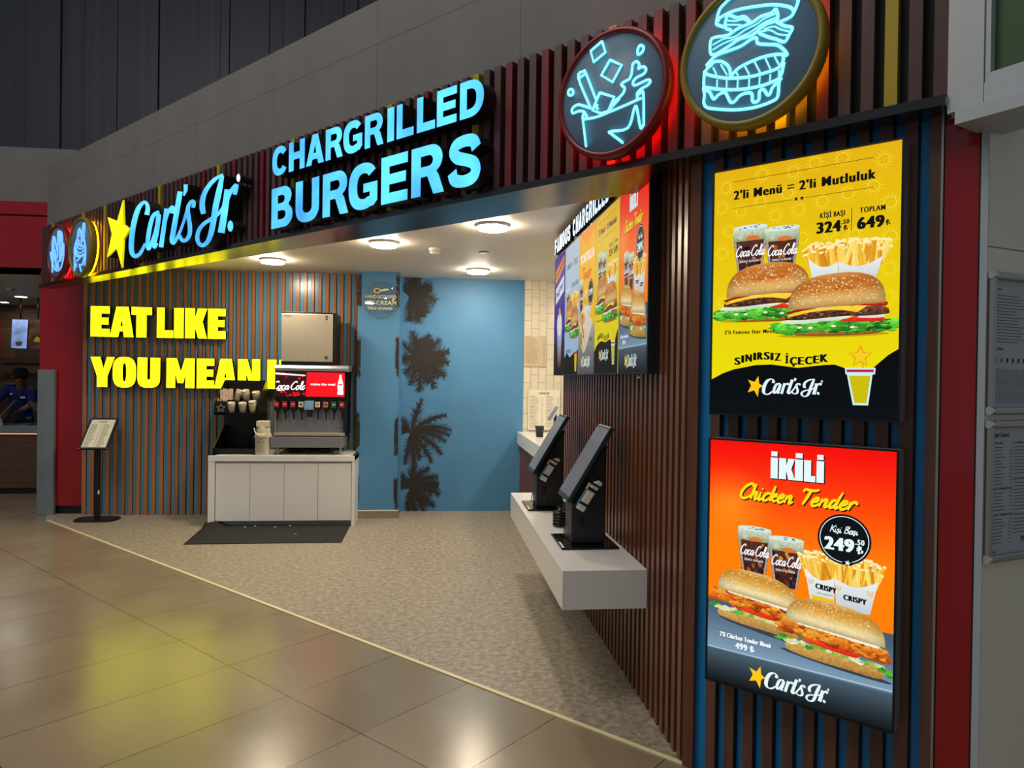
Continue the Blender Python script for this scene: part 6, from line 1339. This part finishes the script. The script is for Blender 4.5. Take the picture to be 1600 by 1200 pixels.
def art_shake():
    A = Art(); A.grid(0, 56, 0, 100, lambda u, v: (38 + 40 * (1 - abs(u - .5) * 2) * (.3 < v), 36, 150) if v > .25 else (30, 22, 26), 4, 16)
    A.nl().poly([(0, 0), (56, 0), (56, 20), (0, 24)], (26, 22, 26))
    A.nl().poly([(6, 78), (50, 88), (50, 97), (6, 88)], (250, 150, 20)); A.nl().text('SHAKES', 8, 48, 81, 5, (60, 30, 20), .03, .2, 90)
    A.nl().poly([(8, 60), (50, 68), (50, 81), (8, 73)], (232, 238, 250)); A.nl().text('NEW', 12, 46, 64, 6, (60, 60, 170), .03, .3, 71)
    A.nl().poly([(18, 36), (42, 36), (38, 6), (22, 6)], (90, 20, 24), .1, (190, 200, 220)); A.nl().poly(blob(30, 42, 13, 10, 14, .15, random.Random(3)), (236, 226, 214)); A.nl(); A.ell(30, 52, 4, 4, (240, 170, 40))
    return A
def art_mini():
    A = Art(); A.grid(0, 56, 0, 100, lambda u, v: (150 + 40 * v, 186 + 20 * v, 214 + 10 * v), 4, 10)
    A.nl().text('2 MENÜ = 1 FİYAT', 6, 50, 82, 4.2, (70, 80, 90), .02, .1); A.nl().text('324', 28, 38, 66, 3.6, (40, 46, 56), .02, .1).text('649', 42, 52, 66, 3.6, (40, 46, 56), .02, .1)
    glass(A, 6, 22, 66, 44, 31); fries(A, 28, 54, 62, 54, 53, 44, 32)
    for x0, z0, s in ((2, 33, 34), (23, 27, 34)):
        f = frame(x0, z0, s, 26); r = random.Random(int(x0)); 
        burger_beef(A, f, 40 + int(x0))
    A.nl().poly([(0, 13), (12, 17), (24, 13), (40, 16), (56, 18), (56, 0), (0, 0)], (14, 14, 16)); A.nl().poly([(42, 17), (52, 17), (50, 2), (44, 2)], (210, 190, 20)); A.nl().poly([(42, 16.6), (52, 16.6), (52, 15), (42, 15)], (220, 40, 50))
    A.nl().text('SINIRSIZ', 8, 30, 16.8, 2.4, (40, 60, 90), .02, .06)
    return A
def art_wrap():
    A = Art(); A.grid(0, 56, 0, 100, lambda u, v: (250, 190 - 40 * max(0, v - .75) * 4 * .5, 14) if v > .34 else (176 - 90 * (1 - v / .34), 176 - 90 * (1 - v / .34), 170 - 84 * (1 - v / .34)), 4, 20)
    A.nl()
    for k in range(7): A.poly([(28, 88), (4 + 8 * k, 100), (9 + 8 * k, 100)], (252, 140, 16))
    A.nl().text('TORTILLA', 4, 52, 78, 6, (250, 250, 246), .03, .25); A.nl().hand('Tender', 10, 46, 66, 8, (230, 90, 16), .17)
    glass(A, 2, 16, 66, 42, 51); fries(A, 20, 44, 58, 50, 49, 40, 52)
    A.nl().ell(42, 55, 9, 9, (20, 18, 20)); A.nl(); A.line([(42 + 8 * math.cos(a), 55 + 8 * math.sin(a)) for a in [i * PI / 12 for i in range(24)]], .4, (240, 240, 236), closed=True); A.text('199', 36, 48, 53, 4, (245, 245, 240), .03, .2)
    r = random.Random(8)
    A.nl().poly(smooth_line([(8, 42), (20, 46), (34, 40), (48, 36), (42, 28), (28, 18), (18, 15), (8, 26)], 5, True), (206, 198, 184), .25, (232, 224, 206))
    A.nl().poly(smooth_line([(6, 40), (12, 45), (22, 40), (24, 28), (18, 16), (10, 22)], 5, True), (222, 184, 120), .25, (240, 214, 160)); A.nl()
    for k in range(60): A.poly(blob(r.uniform(8, 21), r.uniform(22, 41), 1.6, 2.2, 8, .4, r), r.choice([(214, 120, 40), (96, 170, 60), (236, 160, 60), (200, 60, 40), (240, 230, 200)]), .3)
    A.nl().text('299', 40, 48, 22, 2.6, (40, 40, 44), .02, .1); A.logo(10, 4, 36, (250, 200, 20), (240, 248, 250))
    return A

ART_BEEF, ART_CHICKEN = art_beef(), art_chicken()
MT['case_grey'] = mat('lightbox_case', (124, 124, 128), 0.4)
def lightbox(label, z, art):
    t = thing('lightbox_poster', label, 'poster', FP + FD * .14, ANG); t.location.z = z
    b = MB(); b.rbox((-.005, -.093, -.005), (.705, -.001, 1.005), 'case_grey', .002); b.make('case', t)
    b = MB()
    for q in ((-.006, -.006, .001, 1.006), (.699, -.006, .706, 1.006), (.001, -.006, .699, .001), (.001, .999, .699, 1.006)): b.box((q[0], -.1005, q[1]), (q[2], -.093, q[3]), 'black')
    b.make('frame_edge', t)
    p = art.make('backlit_print', t, 'poster', 1, 1, 0, -.0945, 0, .00006)
    return t
lightbox('upper yellow lit poster showing two beef burgers, drinks and fries', 1.569, ART_BEEF)
lightbox('lower orange lit poster showing two crispy chicken sandwiches', 0.460, ART_CHICKEN)

# ------------------------------------------------------------------ menu board on the right-hand wall
RW = -PI / 2                                 # objects on the right wall: local x runs towards the concourse, local -y into the shop
t = thing('menu_board', 'long backlit menu board of five colourful panels on the right wall', 'menu board', (1.11, 6.25, 1.735), RW)
b = MB(); b.rbox((0, -.062, 0), (2.80, -.001, 1.03), 'charcoal', .003); b.make('case', t)
for k, (A, w) in enumerate(((art_shake(), 56), (art_mini(), 56), (art_wrap(), 56), (ART_BEEF, 70), (ART_CHICKEN, 70))):
    xs = (0.004, .52, 1.09, 1.62, 2.24, 2.796)
    o = A.make('menu_panel', t, 'menu', (xs[k + 1] - xs[k] - .004) / (w * .01), 1.015, xs[k], -.0635, .006, .00003)
    o['label'] = ('dark blue panel with a milk shake', 'pale blue panel with small burgers', 'yellow and grey panel with a wrap', 'yellow panel with two beef burgers', 'orange panel with two chicken sandwiches')[k]
b = MB(); b.tube([(2.60, -.05, -.002), (2.61, -.056, -.02), (2.625, -.05, -.022), (2.63, -.045, -.002)], .003, 'plastic_white'); b.make('cable_loop', t)
t = thing('header_sign', 'black header bar with white lit FAMOUS CHARGRILLED letters above the menu board', 'sign', (1.11, 6.25, 2.785), RW)
b = MB(); b.box((0.05, -.05, -.01), (2.80, -.001, .17), 'black'); b.make('backing_bar', t)
HX = (0.09, .79, .90, 2.03, 2.14)
for word, a, c in (('FAMOUS', HX[0], HX[1]), ('CHARGRILLED', HX[2], HX[3]), ('F', HX[4], HX[4] + .08)):
    ws = [{'I': .35, 'M': 1.15, 'L': .8, 'F': .85, 'E': .85}.get(q, 1.0) for q in word]; u = (c - a) / (sum(ws) + .3 * (len(ws) - 1)); x = a
    for ch, w in zip(word, ws):
        channel(t, GLYPH, ch, x, x + w * u, .0, .125, -.08, -.05, 'header_white', 'black'); x += (w + .3) * u
# ------------------------------------------------------------------ right-hand neighbour: two price boards in snap frames
def price_board(z0, z1, label, seed, kind):
    t = thing('price_board', label, 'price board', WL + Vector((0, 0, z0)), WA)
    h = z1 - z0; w = .62
    b = MB()
    for z in (0.0, h - .026): b.rbox((.004, -.026, z), (w, -.004, z + .026), 'alu', .006)
    for x in (.004, w - .024): b.rbox((x, -.024, .02), (x + .024, -.004, h - .02), 'alu', .006)
    fr = b.make('snap_frame', t)
    for x in (.004, w):
        for z in (.013, h - .013):
            b = MB(); b.cyl((x - .004, -.016, z), (x + .016, -.016, z), .014, 'chrome', n=16); b.make('corner_cap', fr)
    b = MB(); b.box((.02, -.010, .02), (w - .02, -.004, h - .02), 'mall_white'); o = b.make('sheet', t)
    b = MB(); y = -.0108
    def tx(s, x0, x1, z, c):
        vs, fs = fit_text(s, x0, x1, z, c, .012); b.raw([(v[0], y, v[1]) for v in vs], fs, 'ink_black')
    if kind == 0:
        tx('Fiyat Listesi', .255, .40, h - .06, .018); tx('Etiketler', .032, .07, h - .062, .007)
        paper_lines(b, .032, .30, h * .50, h - .075, y, 16, 'ink', seed); tx('Besin Bilgisi', .032, .085, h * .455, .008)
        r = random.Random(seed)
        for k in range(16): b.face([(.04 + .032 * k, y, h * .36), (.05 + .032 * k, y, h * .375), (.048 + .032 * k, y, h * .40), (.04 + .032 * k, y, h * .395)], 'card_red' if k in (1, 7) else 'ink_black')
        for k in range(22): b.box((.032, y - .0002, .04 + k * .0055), (w - .04, y, .0408 + k * .0055), 'ink')
        for k in range(40): b.box((.04 + .0135 * k, y - .0002, .04), (.0406 + .0135 * k, y, .158), 'ink')
    else:
        tx('Fiyat Listesi', .036, .126, h - .058, .016)
        z = h - .075
        for i, (n, hd) in enumerate(((12, 'PİDELER'), (6, 'SULU YEMEKLER'), (8, 'SICAK YEMEKLER'))):
            tx(hd, .030, .030 + .009 * len(hd), z - .008, .007); paper_lines(b, .030, .145, z - .018 - n * .0112, z - .014, y, n, 'ink', seed + i); z -= .024 + n * .0112
        b.box((.152, y - .0002, .07), (.1526, y, h - .07), 'ink')
        z = h - .075
        for i, (n, hd) in enumerate(((9, 'ÇORBALAR'), (9, 'İÇECEKLER'), (5, 'TATLILAR'))):
            tx(hd, .160, .160 + .009 * len(hd), z - .008, .007); paper_lines(b, .160, .33, z - .018 - n * .0112, z - .014, y, n, 'ink', seed + 5 + i); z -= .026 + n * .0112
        tx('PIDE', .205, .255, .06, .02)
        for k in range(3): b.face([(.034 + .012 * k + .004 * math.cos(a), y, .034 + .004 * math.sin(a)) for a in (0, 1, 2, 3, 4, 5)], 'ink_black')
    b.make('print', o)
price_board(1.600, 2.092, 'upper aluminium-framed price board with a fine grid table on the right wall', 3, 0)
price_board(1.089, 1.580, 'lower aluminium-framed price list in two columns on the right wall', 9, 1)

# ------------------------------------------------------------------ left-hand neighbour: counter, tills, screens, a worker
t = thing('service_counter', 'grey-topped wooden service counter of the outlet at far left', 'counter', (-9.6, 10.55, 0))
b = MB(); b.box((0, .06, .09), (4.78, .6, .84), 'wood_front'); b.make('front', t)
b = MB(); b.box((0, .12, 0), (4.78, .55, .09), 'black'); b.make('plinth', t)
b = MB(); b.rbox((0, 0, .85), (4.78, .75, .955), 'grey_panel', .004); b.make('worktop', t)
b = MB(); b.box((0, .045, .838), (4.78, .06, .849), 'led_warm'); b.make('light_strip', t)
def till(label, x, y, rot, s=1.0):
    k = thing('till', label, 'till', (x, y, .956), rot)
    b = MB(); b.rbox((-.13, -.1, 0), (.13, .1, .02), 'black', .004); b.make('base', k)
    b = MB(); b.prism([(-.05, .02), (.05, .02), (.09, .22), (.05, .22)], -.04, .04, 'black'); b.make('arm', k)
    b = MB(); b.prism([(-.11, .07 * s), (-.09, .06 * s), (.12, .36 * s), (.10, .37 * s)], -.16, .16, 'charcoal'); o = b.make('display_case', k)
    b = MB(); b.prism([(-.113, .078 * s), (-.108, .076 * s), (.093, .364 * s), (.09, .366 * s)], -.145, .145, 'screen'); b.make('display', o)
till('black tilted till in front of the worker at far left', -6.04, 10.86, .5, .95)
till('black till seen from behind beside the grey guard panel', -5.62, 10.9, PI + .2, .85)
t = thing('paper_holder', 'small white folded paper holder on the far left counter', 'holder', (-6.08, 10.62, .956))
b = MB(); b.prism([(-.11, 0), (-.045, 0), (0.0, .05), (.05, 0), (.11, 0), (.085, .10), (-.07, .10)], -.03, .03, 'plastic_white'); b.make('card', t)
b = MB(); b.box((-.06, -.032, .04), (-.02, -.03, .085), 'ink'); b.make('print', t)
t = thing('carton', 'brown cardboard carton on the counter at the photo edge', 'carton', (-6.62, 11.05, .956))
MT['card'] = mat('cardboard', (150, 112, 78), 0.8)
b = MB(); b.rbox((-.12, -.1, 0), (.1, .1, .16), 'card', .004); b.make('box', t); b = MB(); b.box((-.12, -.102, .07), (.1, -.1, .085), 'beige'); b.make('tape', t)
t = thing('tilted_menu_screen', 'white-edged tilted screen with green light at the far left edge', 'screen', (-6.27, 10.6, .956))
b = MB(); b.prism([(-.12, .50), (-.09, .49), (.09, .76), (.06, .78)], -.02, .14, 'plastic_white'); b.make('casing', t)
b = MB(); b.box((.03, .0, .785), (.07, .03, .82), 'green_led'); b.make('status_light', t)
b = MB(); b.box((-.05, .04, 0), (-.01, .08, .62), 'black'); b.box((-.12, -.02, 0), (.06, .14, .012), 'black'); b.make('stand', t)
MT['tv_blue'] = mat('tv_picture', (120, 140, 190), 0.3, emit=(112, 136, 190), estr=0.7, noise=(5, .6, (1, 1, 1)))
MT['tv_dark'] = mat('tv_dark_picture', (60, 40, 30), 0.3, emit=(60, 44, 30), estr=0.5, noise=(7, .9, (1, 1, 1)))
for lb, x, m, rz, rx in (('hanging screen with a pale blue picture at far left', -6.82, 'tv_blue', .25, .1), ('hanging dark menu screen beside the red column', -6.56, 'tv_dark', .0, .1), ('hanging screen mostly hidden behind the red column', -6.26, 'tv_blue', .0, .1)):
    t = thing('menu_screen', lb, 'screen', (x, 12.6, 2.08), rz)
    b = MB(); b.prism([(0, 0), (0, .02), (.17, .51), (.17, .49)], -.12, .12, 'black', axis='X'); b.raw([(-.12, -.06, 0), (.12, -.06, 0), (.12, .02, .50), (-.12, .02, .50), (-.12, -.02, 0), (.12, -.02, 0), (.12, .06, .50), (-.12, .06, .50)], [(0, 1, 2, 3), (7, 6, 5, 4), (0, 4, 5, 1), (1, 5, 6, 2), (2, 6, 7, 3), (3, 7, 4, 0)], 'black'); b.make('case', t)
    b = MB(); b.face([(-.11, -.0605, .012), (.11, -.0605, .012), (.11, .0165, .488), (-.11, .0165, .488)], m); b.make('picture', t)
    b = MB(); b.tube([(0, .04, .5), (0, .04, .86)], .012, 'black'); b.make('hanger', t)
    b = MB()
    if m == 'tv_dark':
        b.face([(.03 + .05 * math.cos(a), -.043, .13 + .08 * math.sin(a)) for a in [i * PI / 6 for i in range(12)]], 'star_ink')
    else:
        b.face([(-.03, -.06, .05), (.03, -.06, .05), (.05, -.05, .12), (-.05, -.05, .12)], 'ink')
    b.make('picture_detail', t)
t = thing('wall_poster', 'narrow red board with white squares at the far left edge', 'board', (-8.16, 13.98, 1.93))
b = MB(); b.box((-.4, -.01, 0), (.26, .01, .66), 'red_matt'); o = b.make('board', t)
for z in (.08, .24, .40, .53): 
    b = MB(); b.box((-.1, -.013, z), (.20, -.01, z + .10), 'pale_ink'); b.make('white_square', o)
t = thing('shelf_rail', 'dark pipe rail on the plank wall behind the worker', 'rail', (-6.6, 13.9, 1.85))
b = MB(); b.tube([(-1.2, 0, 0), (1.3, 0, 0)], .02, 'black'); b.make('rail', t)
for x in (-.6, .5):
    b = MB(); b.cyl((x, 0, 0), (x, .12, 0), .03, 'black'); b.make('bracket', t)
t = thing('back_appliance', 'small steel and dark appliance on the shelf behind the counter', 'appliance', (-5.95, 12.2, 1.02))
b = MB(); b.rbox((-.2, 0, .15), (.4, .35, .42), 'charcoal', .008); b.make('body', t); b = MB(); b.box((-.17, -.006, .2), (.1, 0, .38), 'steel_dark'); b.make('front_window', t); b = MB(); b.box((-.5, -.05, .11), (.6, .4, .15), 'steel_dark'); b.make('shelf', t)
for x in (-.45, .52):
    b = MB(); b.box((x, 0, -1.02), (x + .05, .35, .11), 'charcoal'); b.make('leg', t)
for x, y, lb in ((-6.677, 12.361, 'larger round downlight on the far left ceiling'), (-7.527, 13.394, 'smaller round downlight at the far left edge')):
    t = thing('downlight', lb, 'lamp', (x, y, 2.93), 0, 'downlights of the far left outlet')
    b = MB(); b.lathe([(.09, .0), (.115, -.004), (.11, -.012), (.088, -.014)], (0, 0, 0), 'plastic_white', 28); b.make('rim', t)
    b = MB(); b.lathe([(0.0001, -.008), (.09, -.008)], (0, 0, 0), 'led_spot', 28); b.make('lens', t)
t = thing('ceiling_fitting', 'small round fitting on the far left ceiling', 'fitting', (-6.2, 11.2, 2.93))
b = MB(); b.lathe([(0.0001, -.04), (.05, -.04), (.06, 0)], (0, 0, 0), 'plastic_white', 20); b.make('body', t)

# the worker behind the far counter, bent over the till
def skin(name, pts, edges, rad, m, parent, sub=2, root=0):
    me = bpy.data.meshes.new(name); me.from_pydata(pts, edges, []); me.materials.append(MT[m])
    o = bpy.data.objects.new(name, me); COL.objects.link(o)
    if parent: o.parent = parent
    md = o.modifiers.new('skin', 'SKIN'); md.use_smooth_shade = True
    for i, r_ in enumerate(rad):
        rr = r_ if isinstance(r_, tuple) else (r_, r_)
        me.skin_vertices[0].data[i].radius = rr; me.skin_vertices[0].data[i].use_root = (i == root)
    s = o.modifiers.new('sub', 'SUBSURF'); s.levels = s.render_levels = sub
    return o
t = thing('person', 'worker in navy polo and cap bending over a till at far left', 'person', (-6.24, 11.72, 0))
J = {'pel': (0, 0, .95), 'bel': (0, -.03, 1.10), 'che': (.01, -.14, 1.32), 'nb': (.05, -.24, 1.47), 'neck': (.075, -.30, 1.53), 'hd0': (.10, -.36, 1.57), 'hd1': (.12, -.39, 1.64), 'hd2': (.12, -.38, 1.71),
     'sl': (-.15, -.22, 1.45), 'el': (-.24, -.36, 1.25), 'wl': (-.13, -.56, 1.12), 'sr': (.22, -.24, 1.43), 'er': (.28, -.40, 1.22), 'wr': (.16, -.60, 1.09),
     'hl': (-.10, .0, .88), 'kl': (-.11, -.03, .48), 'al': (-.11, .02, .07), 'tl': (-.11, -.14, .04), 'hr': (.10, .0, .88), 'kr': (.11, -.03, .48), 'ar': (.11, .02, .07), 'tr': (.11, -.14, .04)}
def chain(names, edges, rad, nm, m, parent, sub=2, root=0):
    idx = {n: i for i, n in enumerate(names)}
    return skin(nm, [J[n] for n in names], [(idx[a], idx[c]) for a, c in edges], rad, m, parent, sub, root)
body = chain(['pel', 'bel', 'che', 'nb', 'neck', 'hd0', 'hd1', 'hd2', 'sl', 'el', 'wl', 'sr', 'er', 'wr', 'hl', 'kl', 'al', 'tl', 'hr', 'kr', 'ar', 'tr'],
      [('pel', 'bel'), ('bel', 'che'), ('che', 'nb'), ('nb', 'neck'), ('neck', 'hd0'), ('hd0', 'hd1'), ('hd1', 'hd2'), ('che', 'sl'), ('sl', 'el'), ('el', 'wl'), ('che', 'sr'), ('sr', 'er'), ('er', 'wr'), ('pel', 'hl'), ('hl', 'kl'), ('kl', 'al'), ('al', 'tl'), ('pel', 'hr'), ('hr', 'kr'), ('kr', 'ar'), ('ar', 'tr')],
      [(.14, .11), (.135, .10), (.15, .11), .075, .055, .07, .088, .06, .06, .045, .03, .06, .045, .03, .085, .06, .042, .035, .085, .06, .042, .035], 'body', 'skin', t)
chain(['pel', 'bel', 'che', 'nb', 'sl', 'el', 'sr', 'er'], [('pel', 'bel'), ('bel', 'che'), ('che', 'nb'), ('che', 'sl'), ('sl', 'el'), ('che', 'sr'), ('sr', 'er')], [(.165, .13), (.16, .125), (.175, .135), .085, .085, .062, .085, .062], 'polo_shirt', 'navy', t)
chain(['bel', 'pel', 'hl', 'kl', 'al', 'hr', 'kr', 'ar'], [('bel', 'pel'), ('pel', 'hl'), ('hl', 'kl'), ('kl', 'al'), ('pel', 'hr'), ('hr', 'kr'), ('kr', 'ar')], [(.165, .13), (.17, .135), .1, .075, .06, .1, .075, .06], 'trousers', 'black', t)
hx, hy, hz = J['hd1']
b = MB(); b.lathe([(0.0001, .115), (.05, .108), (.09, .075), (.105, .03), (.106, .0)], (hx - .005, hy + .01, hz + .03), 'navy_dark', 20)
br = [(hx + .105 * math.cos(a), hy - .02 + .10 * math.sin(a)) for a in [-2.2 + i * .22 for i in range(15)]]
b.prism([(hx + .02 + .10 * math.cos(a) + (.09 if True else 0) * max(0, math.cos(a + .75)) , hy + .10 * math.sin(a) - .09 * max(0, math.cos(a + .75)) * .7) for a in [-2.2 + i * .2 for i in range(15)]], hz + .015, hz + .03, 'navy_dark', axis='Z')
b.make('cap', t)
b = MB(); b.lathe([(.098, .02), (.1, -.01), (.092, -.05), (.07, -.07)], (hx - .012, hy + .022, hz + .02), 'hair', 18); b.make('hair', t)
# face turned down to the right: nose, eyes, mouth, ear
fd = Vector((.45, -.89, -.25)).normalized(); sd = Vector((.89, .45, 0)).normalized(); ud = Vector((.1, -.2, .97)).normalized(); hc = Vector((hx, hy, hz - .01))
b = MB(); b.cyl(hc + fd * .075 + ud * .008, hc + fd * .105 - ud * .022, .008, 'skin', .015, 10); b.make('nose', body)
for sgn in (-1, 1):
    b = MB(); c = hc + fd * .082 + sd * .034 * sgn + ud * .012; b.lathe([(0.0001, -.006), (.007, -.003), (.007, 0.0), (.0001, .006)], c, 'hair', 10); b.make('eye', body)
    b = MB(); c = hc + sd * .088 * sgn - fd * .005; b.lathe([(0.0001, -.03), (.012, -.02), (.015, 0.01), (.0001, .03)], c, 'skin', 10); b.make('ear', body)
b = MB(); b.tube([hc + fd * .082 - ud * .05 - sd * .022, hc + fd * .088 - ud * .052, hc + fd * .082 - ud * .05 + sd * .022], .004, 'slat_brown'); b.make('mouth', body)
for nm, w_, e_, sg in (('hand', 'wl', 'el', 1), ('hand', 'wr', 'er', -1)):
    w = Vector(J[w_]); d = (w - Vector(J[e_])).normalized(); d = (d + Vector((0, -.2, -.25))).normalized(); s_ = d.cross(Vector((0, 0, 1))).normalized(); u = s_.cross(d)
    pts = [tuple(w), tuple(w + d * .04), tuple(w + d * .075)]; ed = [(0, 1), (1, 2)]; rad = [(.026, .018), (.036, .015), (.036, .013)]
    for k, (o_, l_) in enumerate(((-.028, .065), (-.009, .078), (.010, .074), (.028, .056))):
        p0 = w + d * .08 + s_ * o_; p1 = p0 + d * l_ * .5 - u * .004; p2 = p1 + d * l_ * .4 - u * .022
        i = len(pts); pts += [tuple(p0), tuple(p1), tuple(p2)]; ed += [(2, i), (i, i + 1), (i + 1, i + 2)]; rad += [.0095, .009, .008]
    p0 = w + d * .035 + s_ * .036 * sg; p1 = p0 + d * .03 + s_ * .02 * sg - u * .006; p2 = p1 + d * .028 - u * .01
    i = len(pts); pts += [tuple(p0), tuple(p1), tuple(p2)]; ed += [(1, i), (i, i + 1), (i + 1, i + 2)]; rad += [.011, .010, .009]
    skin(nm, pts, ed, rad, 'skin', body, 1)
b = MB(); b.box((-.05, -.335, 1.36), (-.02, -.325, 1.385), 'pale_ink'); b.make('sleeve_badge', t)
b = MB(); b.box((.10, -.345, 1.31), (.165, -.335, 1.335), 'pale_ink'); b.make('name_tag', t)
